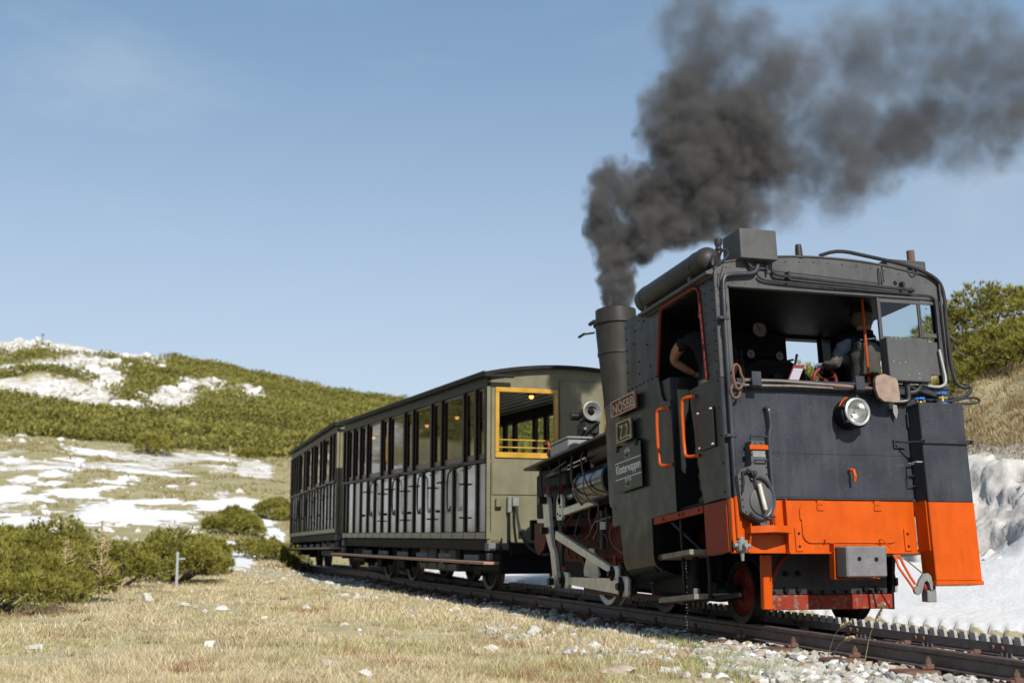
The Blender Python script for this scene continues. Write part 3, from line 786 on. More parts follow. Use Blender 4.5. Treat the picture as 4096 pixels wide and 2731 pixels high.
def make_ballast():
    rs = np.random.RandomState(21)
    N = 26000
    x = np.where(rs.uniform(0, 1, N) < 0.62, rs.uniform(-5.0, 4.0, N), rs.uniform(4.0, 24, N))
    q = rs.uniform(-2.6, 1.7, N)
    y = trk_y(x)-q
    s, k, g, p = masks(x, y)
    keep = (g > 0.12+0.75*rs.uniform(0, 1, N)**2) & (q < 1.45)
    keep |= (q < -1.0) & (q > -2.6) & (rs.uniform(0, 1, N) < 0.10)
    x, y, q = x[keep], y[keep], q[keep]; n = len(x)
    size = 0.021+0.026*rs.uniform(0, 1, n)**1.5+0.022*(rs.uniform(0, 1, n) > 0.95)
    z = height(x, y) + 0.012 + rs.uniform(0, 0.038, n)*(np.abs(q) < 1.3)
    near = (np.abs(np.abs(q)-0.53) < 0.085)
    z = np.where(near, np.minimum(z, trk_z(x)-0.165), z)
    z = np.where((np.abs(q) < 0.45), z-0.01, z)
    pal = np.array([(0.34, 0.33, 0.29), (0.42, 0.41, 0.38), (0.27, 0.26, 0.22), (0.55, 0.54, 0.52), (0.30, 0.22, 0.15), (0.36, 0.31, 0.25), (0.15, 0.155, 0.16)])
    c = pal[rs.choice(7, n, p=[0.30, 0.22, 0.18, 0.12, 0.05, 0.10, 0.03])]*(0.85+0.3*rs.uniform(0, 1, (n, 1)))
    o = stones('ballast', x, y, z, size, c, rs, M['ballast'])
    tag(o, 'crushed grey white stone ballast along the track', 'ballast', kind='stuff')
    # small stones strewn through the turf
    N = 520
    az = np.radians(rs.uniform(-38, 5, N)); r = rs.uniform(7, 26, N)
    x = CAM[0]+r*np.cos(az); y = CAM[1]+r*np.sin(az); q = -(y-trk_y(x))
    dens = fbm(x*0.6, y*0.6, 61, 3)
    keep = (q < -1.7) & (dens > 0.56)
    x, y = x[keep], y[keep]; n = len(x)
    size = 0.012+0.04*rs.uniform(0, 1, n)**3
    c = np.array([(0.47, 0.45, 0.42)])*(0.8+0.3*rs.uniform(0, 1, (n, 1)))
    o = stones('turf_stones', x, y, height(x, y)+size*0.2, size, c, rs, M['ballast'])
    tag(o, 'small white stones strewn through the dry turf', 'stones', kind='stuff')
    # stones lying about the meadow
    N = 1500
    az = np.radians(rs.uniform(-22, 8, N)); r = rs.uniform(30, 84, N)
    x = CAM[0]+r*np.cos(az); y = CAM[1]+r*np.sin(az); q = -(y-trk_y(x))
    keep = (q < -2.5) & (fbm(x*0.18, y*0.18, 65, 3) > 0.50)
    x, y = x[keep], y[keep]; n = len(x)
    size = 0.05+0.20*rs.uniform(0, 1, n)**4
    c = np.array([(0.52, 0.50, 0.47)])*(0.75+0.35*rs.uniform(0, 1, (n, 1)))
    o = stones('meadow_stones', x, y, height(x, y)+size*0.2, size, c, rs, M['ballast'])
    tag(o, 'pale stones lying scattered over the snowy meadow', 'stones', kind='stuff')
    # limestone boulders that cover the upper hillside and the meadow outcrop
    N = 9000
    az = np.radians(rs.uniform(-24, 12, N)); r = np.where(rs.uniform(0, 1, N) < 0.85, rs.uniform(88, 170, N), rs.uniform(34, 82, N))
    x = CAM[0]+r*np.cos(az); y = CAM[1]+r*np.sin(az)
    s, k, g, p = masks(x, y)
    keep = (k+0.9*(fbm(x*0.35, y*0.35, 63, 3)-0.5) > np.where(r < 84, 0.66, 0.60)) & (g < 0.1)
    x, y, r = x[keep], y[keep], r[keep]; n = len(x)
    size = np.where(r < 84, 0.10+0.28*rs.uniform(0, 1, n)**3, 0.14+0.52*rs.uniform(0, 1, n)**2.6)
    c = np.array([(0.58, 0.56, 0.53)])*(0.75+0.35*rs.uniform(0, 1, (n, 1)))
    o = stones('hillside_rocks', x, y, height(x, y)+size*0.15, size, c, rs, M['ballast'])
    tag(o, 'white limestone boulders covering the upper hillside', 'rocks', kind='stuff')
make_ballast()

def boulder(name, loc, size, seed, mat_, parent=None, squash=0.6, lv=3):
    rs = np.random.RandomState(seed)
    bm = bmesh.new(); bmesh.ops.create_icosphere(bm, subdivisions=lv, radius=1)
    cuts = [(Vector(rs.normal(size=3)).normalized(), rs.uniform(0.35, 0.8)) for _ in range(14)]
    for v in bm.verts:
        p = v.co.copy()
        for nrm, d in cuts:
            t = p.dot(nrm)
            if t > d: p -= nrm*(t-d)*0.92
        j = 0.09*math.sin(p.x*9+seed)*math.sin(p.y*8+seed*2)*math.cos(p.z*10)
        p = p*(1+j)
        v.co = Vector((p.x*size*rs_sc[0], p.y*size*rs_sc[1], p.z*size*squash)) if False else Vector((p.x*size, p.y*size*0.8, p.z*size*squash))
    me = bpy.data.meshes.new(name); bm.to_mesh(me); bm.free()
    me.polygons.foreach_set('use_smooth', [True]*len(me.polygons)); me.set_sharp_from_angle(angle=R_(28))
    me.materials.append(mat_)
    o = bpy.data.objects.new(name, me); COL.objects.link(o)
    o.location = loc; o.rotation_euler = (0, 0, rs.uniform(0, 6.28))
    if parent: o.parent = parent
    return o
def gz(x, y): return float(height(np.array([x]), np.array([y]))[0])

ROCKS = [(9.62, 5.31, 0.15, 'pale pointed rock in the grass in front of the white post', 0.75, 0),
         (8.09, 4.97, 0.17, 'low flat white rock leftmost in the bare patch of turf', 0.35, 0),
         (7.4, 4.55, 0.16, 'low flat white rock rightmost in the bare patch of turf', 0.35, 0),
         (7.19, 3.6, 0.13, 'rounded white rock alone in the grass left of the carriage wheels', 0.7, 0),
         (3.86, 3.6, 0.06, 'small white stone in the mid grass above the pinkish rock', 0.6, 0),
         (2.55, 5.1, 0.15, 'broad white rock in the lower left grass', 0.55, 0),
         (0.5, 4.47, 0.14, 'pinkish rock lying in the grass near the bottom edge', 0.5, 1),
         (-0.17, 4.35, 0.09, 'white rock at the bottom edge right of the pinkish rock', 0.5, 0),
         (1.7, 3.09, 0.05, 'small white stone in the grass below the carriage end', 0.6, 0),
         (5.48, 4.28, 0.07, 'small pale stone behind the broad white rock', 0.6, 0),
         (-0.44, 2.72, 0.22, 'large flat pinkish slab at the bottom edge by the ballast', 0.32, 1),
         (2.71, 6.45, 0.13, 'pale rock half hidden in grass at the left edge', 0.4, 0),
         (16.5, 4.86, 0.13, 'white stone at the foot of the pine thicket', 0.6, 0)]
for i, (x, y, s, lab, sq, pk) in enumerate(ROCKS):
    s *= 0.82
    o = boulder('rock', (x, y, gz(x, y)+s*sq*0.2), s, 100+i, M['stone_pink' if pk else 'stone'], squash=sq)
    tag(o, lab, 'rock', 'loose rocks in the foreground grass')

oc = empty('rock_outcrop', (5.2, -4.7, gz(5.2, -4.7)))
tag(oc, 'white weathered limestone outcrop above the snow bank', 'rock outcrop')
rs = np.random.RandomState(5)
def rock_face():
    us = np.arange(2.0, 13.0, 0.045); qs = np.arange(3.55, 5.75, 0.045)
    U, Qm = np.meshgrid(us, qs)
    X = U; Y = trk_y(U.ravel()).reshape(U.shape)-Qm
    def ridged(a, b, s): return 1-np.abs(2*vnoise(a, b, s)-1)
    n1 = ridged(X*1.1+Qm*0.4, Qm*1.9, 201); n2 = ridged(X*2.7, Qm*4.3+X*0.6, 202); n3 = ridged(X*6.5, Qm*9, 203)
    cell = np.floor(4*fbm(X*1.6, Qm*2.6, 204, 3))/4
    amp = np.minimum(sstep(Qm+(fbm(X*0.9, Qm*0.3, 205, 3)-0.5)*1.3, 3.75, 4.25), 1-sstep(Qm+(fbm(X*0.8, Qm*0.4, 206, 3)-0.5)*1.3, 4.9, 5.5))
    n4 = ridged(X*14+Qm, Qm*19, 207)
    D = (0.20*n1+0.11*n2+0.07*n3+0.035*n4+0.07*cell)*amp-0.13
    Z = height(X.ravel(), Y.ravel()).reshape(X.shape)+D*0.75
    Y = Y+D*0.55
    nu, nq = len(us), len(qs)
    i, j = np.meshgrid(np.arange(nu-1), np.arange(nq-1))
    F = np.stack([j*nu+i, j*nu+i+1, (j+1)*nu+i+1, (j+1)*nu+i], -1).reshape(-1, 4)
    o = raw_mesh('rock_face', np.stack([X-5.2, Y+4.7, Z-oc.location.z], -1).reshape(-1, 3), F, M['stone'], smooth=True)
    o.parent = oc
rock_face()
for i in range(26):
    x = 2.2+rs.uniform(0, 1)**1.3*11; y = float(trk_y(x))-3.6-rs.uniform(0, 1)*0.5
    s = 0.06+0.12*rs.uniform(0, 1)
    b = boulder('boulder', (x-5.2, y+4.7, gz(x, y)-oc.location.z+s*0.02), s, 300+i, M['stone'], parent=oc, squash=rs.uniform(0.6, 1.1), lv=2)
    b.rotation_euler = (rs.uniform(-0.6, 0.6), rs.uniform(-0.6, 0.6), rs.uniform(0, 6.3))

# ------------------------------------------------------------------ dwarf pines
def tufts(pts, nrm, size, rs, blades=9, bright=None, base=(0.182, 0.172, 0.038), wd=0.07):
    """needle tufts: thin blades fanning out of each shoot"""
    n = len(pts); k = blades
    d = nrm[:, None, :]*0.9 + rs.normal(size=(n, k, 3))*0.62 + np.array([0, 0, 0.30])
    d /= np.linalg.norm(d, axis=2, keepdims=True)
    L = size[:, None]*rs.uniform(0.6, 1.15, (n, k))
    side = np.cross(d, rs.normal(size=(n, k, 3))); side /= np.linalg.norm(side, axis=2, keepdims=True)
    w = (L*wd)[..., None]
    c = pts[:, None, :]
    V = np.stack([c - side*w, c + side*w, c + d*L[..., None]], 2).reshape(-1, 3)
    F = np.arange(n*k*3).reshape(-1, 3)
    b = np.array(base)[None, None]*(0.50+0.95*rs.uniform(0, 1, (n, 1, 1)))
    if bright is not None: b = b*bright[:, None, None]
    hue = rs.uniform(0, 1, (n, 1, 1))
    b = b*np.array([1, 1, 1]) + hue*np.array([0.030, 0.022, 0.0])
    cc = np.repeat(np.repeat(b, k, 1).reshape(-1, 3), 3, 0)
    tipfac = np.tile(np.array([0.75, 0.75, 1.3]), n*k)[:, None]
    return V, F, cc*tipfac

def pine_bush(name, x, y, w, d, h, ntuft, seed, label, group, tuft=0.13, lobes=7, heading=0.0, blades=15, zoff=0.0):
    rs = np.random.RandomState(seed)
    z0 = gz(x, y)
    root = empty(name, (x, y, z0))
    tag(root, label, 'pine bush', group)
    L = []
    for i in range(lobes):
        a = 2*np.pi*i/lobes+rs.uniform(-0.4, 0.4); rr_ = rs.uniform(0.15, 0.62)
        hh = h*rs.uniform(0.62, 1.0)*(1.0-0.30*rr_)
        L.append((math.cos(a)*rr_*w, math.sin(a)*rr_*d, hh*0.45, w*rs.uniform(0.36, 0.5), d*rs.uniform(0.36, 0.5), hh*0.55))
    L.append((0, 0, h*0.45, w*0.5, d*0.5, h*0.55))
    pts, nr, br = [], [], []
    per = int(ntuft*1.55)//len(L)
    for (cx, cy, cz, ax, ay, azz) in L:
        u = rs.normal(size=(per, 3)); u /= np.linalg.norm(u, axis=1, keepdims=True)
        u[:, 2] = np.where(u[:, 2] < -0.35, -u[:, 2], u[:, 2])
        rad = rs.uniform(0.0, 1, per)**0.30
        lump = 0.70+0.52*fbm(u[:, 0]*2.9+cx*3+7, u[:, 1]*2.6+u[:, 2]*1.7+cy*3, seed % 50, 3)
        P = u*np.array([ax, ay, azz])*(rad*lump)[:, None]+np.array([cx, cy, cz])
        ok = np.ones(per, bool)
        for (c2, d2, e2, a2, b2, f2) in L:
            if (c2, d2) == (cx, cy): continue
            inside = ((P[:, 0]-c2)/a2)**2+((P[:, 1]-d2)/b2)**2+((P[:, 2]-e2)/f2)**2 < 0.45
            ok &= ~inside
        ok &= P[:, 2] > 0.02
        nn = u/np.array([ax, ay, azz]); nn /= np.linalg.norm(nn, axis=1, keepdims=True)
        pts.append(P[ok]); nr.append(nn[ok])
    P = np.concatenate(pts); Nn = np.concatenate(nr)
    gx = P[:, 0]+x; gy = P[:, 1]+y
    P[:, 2] += height(gx, gy)-z0
    size = tuft*0.68*rs.uniform(0.7, 1.2, len(P))
    bright = 0.75+0.6*fbm(P[:, 0]*1.4+seed, P[:, 1]*1.4, seed % 31, 3)
    V, F, c = tufts(P, Nn, size, rs, blades, bright, wd=0.05+0.0012*math.hypot(x-CAM[0], y-CAM[1]))
    cr = raw_mesh('crown', V, F, M['needle'], cols=c)
    cr.parent = root
    st = MB()
    for (cx, cy, cz, ax, ay, azz) in L:
        st.tube([(cx*0.1, cy*0.1, -0.05), (cx*0.5, cy*0.5, cz*0.35), (cx, cy, cz*0.9), (cx*1.12, cy*1.12, cz+azz*0.5)], [0.05*h, 0.012*h], 6, smooth=1)
    st.build('trunk', M['bark'], root)
    return root
G = 'dwarf pine bushes of the thicket at the left'
pine_bush('dwarf_pine', 7.6, 7.1, 1.5, 1.2, 0.74, 2600, 1, 'nearest dwarf pine bush at the lower left edge', G, tuft=0.12)
pine_bush('dwarf_pine', 9.6, 6.25, 1.0, 0.9, 0.72, 1600, 2, 'dwarf pine beside the bare golden larch sapling', G, tuft=0.12)
pine_bush('dwarf_pine', 15.5, 6.7, 1.6, 1.5, 1.22, 3000, 3, 'tallest dwarf pine in the middle of the left thicket', G, tuft=0.14)
pine_bush('dwarf_pine', 16.8, 4.55, 1.45, 1.3, 1.05, 2800, 4, 'dwarf pine right behind the white post', G, tuft=0.14)
pine_bush('dwarf_pine', 14.2, 5.65, 1.0, 1.0, 0.82, 1700, 14, 'dwarf pine filling the front middle of the left thicket', G, tuft=0.13)
pine_bush('dwarf_pine', 19.6, 3.75, 0.95, 0.9, 0.85, 1500, 5, 'dwarf pine at the right end of the left thicket', G, tuft=0.14)
pine_bush('dwarf_pine', 25.5, 8.2, 1.6, 1.5, 0.80, 1800, 6, 'dark low dwarf pine behind the thicket at the left edge', G, tuft=0.17)
pine_bush('dwarf_pine', 33.5, 1.75, 1.35, 1.2, 0.90, 1900, 7, 'wide dwarf pine standing beyond the snow left of the rear carriage', None, tuft=0.18)
pine_bush('dwarf_pine', 42.0, -0.7, 1.1, 1.2, 0.80, 1300, 8, 'dark dwarf pine half hidden behind the rear carriage', None, tuft=0.20)
pine_bush('dwarf_pine', 24.6, 1.75, 0.78, 1.0, 0.60, 1200, 9, 'low snow flecked dwarf pine between snow and rear carriage steps', None, tuft=0.14)
pine_bush('dwarf_pine', 30.0, 0.5, 0.7, 0.8, 0.55, 700, 10, 'low dwarf pine under the rear carriage footboard', None, tuft=0.15)
pine_bush('dwarf_pine', 69.0, 3.1, 1.65, 1.6, 1.25, 1100, 11, 'rounded lone dwarf pine bush on the meadow below the hillside', None, tuft=0.22)
pine_bush('dwarf_pine', 70.5, -3.0, 0.9, 1.0, 0.65, 450, 12, 'small dwarf pine beside the meadow snow patch', None, tuft=0.2)
G2 = 'dwarf pine bushes on the bank behind the engine'
pine_bush('dwarf_pine', 8.2, -7.3, 1.2, 1.2, 0.62, 2300, 21, 'bright dwarf pine leftmost on the bank right of the cab', G2, tuft=0.15)
pine_bush('dwarf_pine', 7.6, -8.7, 1.5, 1.3, 0.86, 2500, 22, 'bright dwarf pine highest on the bank at the right edge', G2, tuft=0.15)
pine_bush('dwarf_pine', 10.4, -8.4, 1.6, 1.4, 1.0, 1700, 23, 'dwarf pine on the bank seen through the cab window', G2, tuft=0.16)
pine_bush('dwarf_pine', 14.6, -6.9, 1.6, 1.4, 1.1, 1300, 24, 'dwarf pine on the bank behind the carriage window', G2, tuft=0.18)

# the mass of pines on the far hill
def hill_pines():
    rs = np.random.RandomState(77)
    N = 11800
    az = np.radians(np.where(rs.uniform(0, 1, N) < 0.82, rs.uniform(-26, 7, N), rs.uniform(7, 30, N))); r = rs.uniform(78, 215, N)
    x = CAM[0]+r*np.cos(az); y = CAM[1]+r*np.sin(az)
    s, k, g, p = masks(x, y)
    gap = fbm(x*0.09, y*0.09, 83, 3)
    keep = (p > 0.38) & (gap > 0.14)
    x, y, r = x[keep], y[keep], r[keep]; n = len(x)
    z = height(x, y)
    R1 = rs.uniform(0.6, 1.5, n); H1 = (0.12+R1*rs.uniform(0.28, 0.42, n))*(0.55+0.9*fbm(x*0.13, y*0.13, 87, 3))
    k_ = 32
    u = rs.normal(size=(n, k_, 3)); u /= np.linalg.norm(u, axis=2, keepdims=True)
    u[..., 2] = np.abs(u[..., 2])
    lump = 0.8+0.4*rs.uniform(0, 1, (n, k_, 1))
    P = u*lump*np.stack([R1, R1, H1], -1)[:, None]+np.stack([x, y, z], -1)[:, None]
    P = P.reshape(-1, 3); u = u.reshape(-1, 3)
    bright = np.repeat(0.75+0.5*fbm(x*0.15, y*0.15, 85, 3)+0.25*rs.uniform(0, 1, n), k_)
    V, F, c = tufts(P, u, np.repeat(0.16+0.06*R1, k_)*rs.uniform(0.8, 1.2, n*k_), rs, 4, bright, base=(0.175, 0.168, 0.045), wd=0.30)
    o = raw_mesh('hillside_pines', V, F, M['needle'], cols=c)
    tag(o, 'dense dwarf pine scrub covering the far hillside', 'pine scrub', kind='stuff')
hill_pines()

# ------------------------------------------------------------------ larch sapling, post, stake, summit cross
def larch(x, y, h, seed, label):
    rs = np.random.RandomState(seed); z0 = gz(x, y)
    root = empty('larch_sapling', (x, y, z0)); tag(root, label, 'sapling', 'bare larch saplings by the thicket')
    t = MB(); t.tube([(0, 0, -0.05), (0.01, 0.0, h*0.5), (0.0, 0.02, h)], [0.022, 0.004], 6)
    t.build('trunk', M['deadwood'], root)
    b = MB()
    for i in range(70):
        f = rs.uniform(0.10, 0.97)**0.9; a = rs.uniform(0, 6.28); L = (1-f)*0.42*h*rs.uniform(0.35, 1.0)+0.04
        pts = [Vector((0, 0, f*h))]; dd = Vector((math.cos(a), math.sin(a), rs.uniform(0.1, 0.6)))
        for k in range(4):
            dd = (dd+Vector(rs.uniform(-0.35, 0.35, 3))+Vector((0, 0, 0.10))).normalized(); pts.append(pts[-1]+dd*L/4)
        b.tube(pts, [0.006, 0.0022], 4)
        for k in range(3):
            p = pts[1+k]; e = (dd+Vector(rs.uniform(-0.9, 0.9, 3))).normalized()
            b.tube([p, p+e*L*0.22, p+e*L*0.36+Vector((0, 0, 0.02))], [0.0035, 0.0015], 3)
    b.build('branches', M['deadwood'], root)
larch(9.3, 5.92, 1.05, 3, 'bare golden larch sapling with forked top leaning over the pines')
larch(9.0, 6.35, 0.80, 4, 'smaller golden larch sapling left of the forked one')

pz = gz(14.4, 4.65)
po = empty('marker_post', (14.4, 4.65, pz)); tag(po, 'thin pale grey metal marker post with short cross arm', 'post')
MB().box((-0.02, -0.022, -0.1), (0.02, 0.022, 0.62), 0.006).build('pole', M['post'], po)
MB().box((-0.016, -0.13, 0.485), (0.016, -0.0225, 0.515), 0.004).build('arm', M['post'], po)
pz = gz(63.8, -0.97)
st = MB().cyl((63.8, -0.97, pz-0.2), (63.8, -0.97, pz+1.0), 0.05, 0.04, 8).build('wooden_stake', M['deadwood'])
tag(st, 'thin weathered stake standing on the snowy meadow', 'stake')
cx_, cy_ = CAM[0]+186*math.cos(R_(2.35)), CAM[1]+186*math.sin(R_(2.35))
cz_ = gz(cx_, cy_)
sc_ = empty('summit_cross', (cx_, cy_, cz_)); tag(sc_, 'tiny summit cross on the far hilltop', 'cross')
MB().box((-0.04, -0.04, -0.3), (0.04, 0.04, 1.0)).build('upright', M['dark_steel'], sc_)
MB().box((-0.03, -0.25, 0.68), (0.03, 0.25, 0.76)).build('crossbar', M['dark_steel'], sc_)
# ------------------------------------------------------------------ the rack railway track
track = empty('railway_track', (0, 0, -0.15))
tag(track, 'metre gauge rack railway track with toothed centre rack', 'railway track')
WORLD_PARENT[track.name] = True
XS = np.concatenate([np.arange(-13, 45, 0.6)])
def sweep(profile, off, x0, x1, step=0.6):
    """profile (dy, z) closed outline swept along the track at lateral offset off"""
    xs = np.linspace(x0, x1, max(2, int((x1-x0)/step)+1)); n = len(profile)
    m = MB(); vs, fs = [], []
    for x in xs:
        h = float(trk_y(x+0.3)-trk_y(x-0.3))/0.6
        c, s = 1/math.hypot(1, h), h/math.hypot(1, h)
        y0, z0 = float(trk_y(x)), float(trk_z(x))
        for dy, z in profile:
            vs.append((x-s*(off+dy), y0+c*(off+dy), z0+z))
    for i in range(len(xs)-1):
        for k in range(n):
            fs.append((i*n+k, i*n+(k+1) % n, (i+1)*n+(k+1) % n, (i+1)*n+k))
    t = tessellate_polygon([[Vector((a, b, 0)) for a, b in profile]])
    fs += [tuple(q) for q in t] + [tuple(i+(len(xs)-1)*n for i in reversed(q)) for q in t]
    return m.add(vs, fs)
RAIL = [(-0.05, -0.13), (0.05, -0.13), (0.05, -0.122), (0.010, -0.105), (0.007, -0.045), (0.027, -0.033), (0.0285, -0.008), (0.022, 0.0),
        (-0.022, 0.0), (-0.0285, -0.008), (-0.027, -0.033), (-0.007, -0.045), (-0.010, -0.105), (-0.05, -0.122)]
for sgn in (1, -1):
    sweep(RAIL, 0.53*sgn, -13, 33).build('rail', M['railsteel'], track, sharp=40)

tooth_me = None
def place_on_track(o, x, dy, dz):
    h = math.atan(float(trk_y(x+0.1)-trk_y(x-0.1))/0.2)
    o.location = (x-math.sin(h)*dy, float(trk_y(x))+math.cos(h)*dy, float(trk_z(x))+dz)
    o.rotation_euler = (0, 0, h)
tm = MB().prism([(-0.035, 0.0), (0.035, 0.0), (0.0215, 0.052), (-0.0215, 0.052)], lambda u, v, d: (u, -0.0125+0.025*d, v))
tooth_me = tm.mesh('tooth'); tooth_me.materials.append(M['tooth'])
for sgn, ph in ((1, 0.0), (-1, 0.06)):
    bar = sweep([(-0.0125, -0.034), (0.0125, -0.034), (0.0125, 0.027), (-0.0125, 0.027)], 0.0185*sgn, -6.5, 26).build('rack_bar', M['rack'], track)
    for k in range(-8 if sgn > 0 else -8, 122):
        x = 0.673+ph-0.12*44+0.12*k
        t = bpy.data.objects.new('tooth', tooth_me); COL.objects.link(t)
        place_on_track(t, x, 0.0185*sgn, 0.0268)
        t.parent = bar; t.matrix_parent_inverse = Matrix.Translation(Vector((0, 0, 0.15)))
        t.matrix_parent_inverse = Matrix.Identity(4)
# sleepers with clamps, bolts and rack chairs
slp_me = MB().box((-0.11, -0.86, -0.20), (0.11, 0.86, -0.134), 0.015).mesh('sleeper'); slp_me.materials.append(M['rust'])
cl = MB(); cl.box((-0.032, -0.035, -0.134), (0.032, 0.028, -0.098), 0.006); cl.box((-0.022, 0.0, -0.134), (0.03, 0.055, -0.110), 0.005)
clamp_me = cl.mesh('rail_clamp'); clamp_me.materials.append(M['rust'])
bo = MB(); bo.cyl((0, 0, -0.098), (0, 0, -0.09), 0.024, n=12); bo.cyl((0, 0, -0.09), (0, 0, -0.066), 0.020, n=6); bo.cyl((0, 0, -0.066), (0, 0, -0.050), 0.011, n=8)
bolt_me = bo.mesh('bolt'); bolt_me.materials.append(M['rust'])
chr_ = MB(); chr_.box((-0.035, -0.055, -0.134), (0.035, 0.055, -0.122), 0.003); chr_.box((-0.022, -0.0055, -0.122), (0.022, 0.0055, 0.0), 0.002); chr_.box((-0.05, -0.045, -0.122), (-0.025, 0.045, -0.0345), 0.004)
chair_me = chr_.mesh('rack_chair'); chair_me.materials.append(M['rack'])
bb = MB()
bb.cyl((0, -0.052, -0.004), (0, 0.052, -0.004), 0.016, n=6)
rbolt_me = bb.mesh('rack_bolt'); rbolt_me.materials.append(M['rust'])
def inst(name, me, parent, loc, rz=0.0):
    o = bpy.data.objects.new(name, me); COL.objects.link(o); o.parent = parent
    o.location = loc; o.rotation_euler = (0, 0, rz); return o
SLEEPER0, PITCH = 0.10, 0.903
for k in range(-13, 34):
    x = SLEEPER0+PITCH*k
    s = bpy.data.objects.new('sleeper', slp_me); COL.objects.link(s)
    place_on_track(s, x, 0, 0); attach(s, track)
    near = -6 < x < 17
    if near:
        for sg in (1, -1):
            for side in (1, -1):
                y = 0.53*sg+side*0.078
                if sg < 0 and x > 6: continue
                inst('rail_clamp', clamp_me, s, (0, y, 0), 0 if side > 0 else math.pi)
                inst('bolt', bolt_me, s, (-0.005, y, 0))
    if -6.2 < x < 25:
        inst('rack_chair', chair_me, s, (0.0, 0, 0))
        if near:
            inst('rack_bolt', rbolt_me, s, (-0.05, 0, 0)); inst('rack_bolt', rbolt_me, s, (0.05, 0, 0))
# ------------------------------------------------------------------ steam locomotive
loco = empty('steam_locomotive', (3.6, 0, 0))
WORLD_PARENT[loco.name] = True
tag(loco, 'black and orange rack steam locomotive with open cab', 'locomotive')
def P(name, mb, m, parent=None, k=True, label=None, kind=None, sharp=32):
    o = mb.build(name, M[m] if isinstance(m, str) else m, parent or loco, xf=K if k else None, sharp=sharp)
    if label: o['label'] = label
    if kind: o['kind'] = kind
    return o
def arc(cx, cz, r, a0, a1, n=6):
    return [(cx+r*math.cos(R_(a0+(a1-a0)*i/n)), cz+r*math.sin(R_(a0+(a1-a0)*i/n))) for i in range(n+1)]
def roof_z(y): return 2.115-0.105*(abs(y)/1.0)**2.2

# --- rear wall (faces the viewer)
m = MB(); m.box((0, -1.12, 0.004), (0.022, 1.12, 1.0), 0.004)
P('rear_wall', m, 'black')
m = MB(); m.box((-0.012, -1.125, -0.012), (0.03, 1.125, 0.003), 0.003)
P('wall_edge_strip', m, 'black')
top = [(y, roof_z(y)) for y in np.linspace(-1.02, 1.02, 25)]
lint = [(-1.12, 1.785), (-1.12, 1.90)] + [(-1.105, 1.945), (-1.07, 1.985)] + top + [(1.07, 1.985), (1.105, 1.945), (1.12, 1.90), (1.12, 1.785)]
P('cab_lintel', MB().prism(lint, lambda u, v, d: (0.0+0.02*d, u, v)), 'grey_black')
P('corner_post', MB().box((0, 0.992, 1.003), (0.022, 1.12, 1.784), 0.003), 'grey_black')
P('corner_post', MB().box((0, -1.12, 1.003), (0.022, -1.072, 1.784), 0.003), 'grey_black')
P('drip_rail', MB().box((-0.022, -1.08, 1.788), (-0.001, 1.0, 1.808), 0.004), 'grey_black')
P('sill_beam', MB().box((-0.035, -1.10, 0.905), (-0.001, 0.92, 0.998), 0.006), 'black')
P('sill_ledge', MB().box((-0.045, -1.10, 0.966), (-0.0355, 0.92, 0.972)), 'black')
# rivets
rv = MB()
for y in np.linspace(-1.0, 1.0, 15): rv.ball((-0.001, y, roof_z(y)-0.045), 0.0085, 6, 4)
for y in np.linspace(-1.04, 0.95, 17): rv.ball((-0.001, y, 1.835), 0.0075, 6, 4)
for z in np.linspace(1.06, 1.9, 10):
    rv.ball((-0.001, 1.09, z), 0.008, 6, 4); rv.ball((-0.001, -1.10, z), 0.007, 6, 4)
P('rivets', rv, 'grey_black', kind='stuff')
# right-hand windows of the rear wall
P('mullion', MB().box((-0.018, -0.475, 1.003), (0.012, -0.455, 1.784), 0.004), 'grey_black')
wf = MB()
for a, b_ in (((-0.89, 1.742), (-0.478, 1.775)), ((-0.89, 1.402), (-0.478, 1.432)), ((-0.49, 1.433), (-0.478, 1.741)), ((-0.888, 1.433), (-0.872, 1.741)),
              ((-1.07, 1.746), (-0.891, 1.775)), ((-0.905, 1.433), (-0.892, 1.745)), ((-1.07, 1.433), (-1.056, 1.745)), ((-1.055, 1.44), (-0.906, 1.478))):
    wf.box((-0.012, a[0], a[1]), (0.008, b_[0], b_[1]), 0.003)
P('window_frame', wf, 'grey_black')
P('window_pane', MB().box((-0.002, -0.871, 1.4335), (0.002, -0.491, 1.7405)), 'glass')
P('window_pane', MB().box((-0.002, -1.055, 1.4785), (0.002, -0.906, 1.7445)), 'glass')
P('panel', MB().box((-0.006, -1.068, 1.10), (0.008, -0.478, 1.4015), 0.004), 'grey_black')
eb = P('equipment_box', MB().box((-0.112, -0.865, 1.012), (-0.0065, -0.45, 1.40), 0.006), 'grey_black')
rv = MB()
for y, z in ((-0.50, 1.39), (-0.545, 1.385), (-0.59, 1.39), (-0.5, 1.18), (-0.62, 1.18), (-0.56, 1.165), (-0.64, 1.06), (-0.75, 1.08), (-0.75, 1.04)): rv.ball((-0.112, y, z), 0.007, 6, 4)
P('screws', rv, 'bright', parent=eb, kind='stuff')

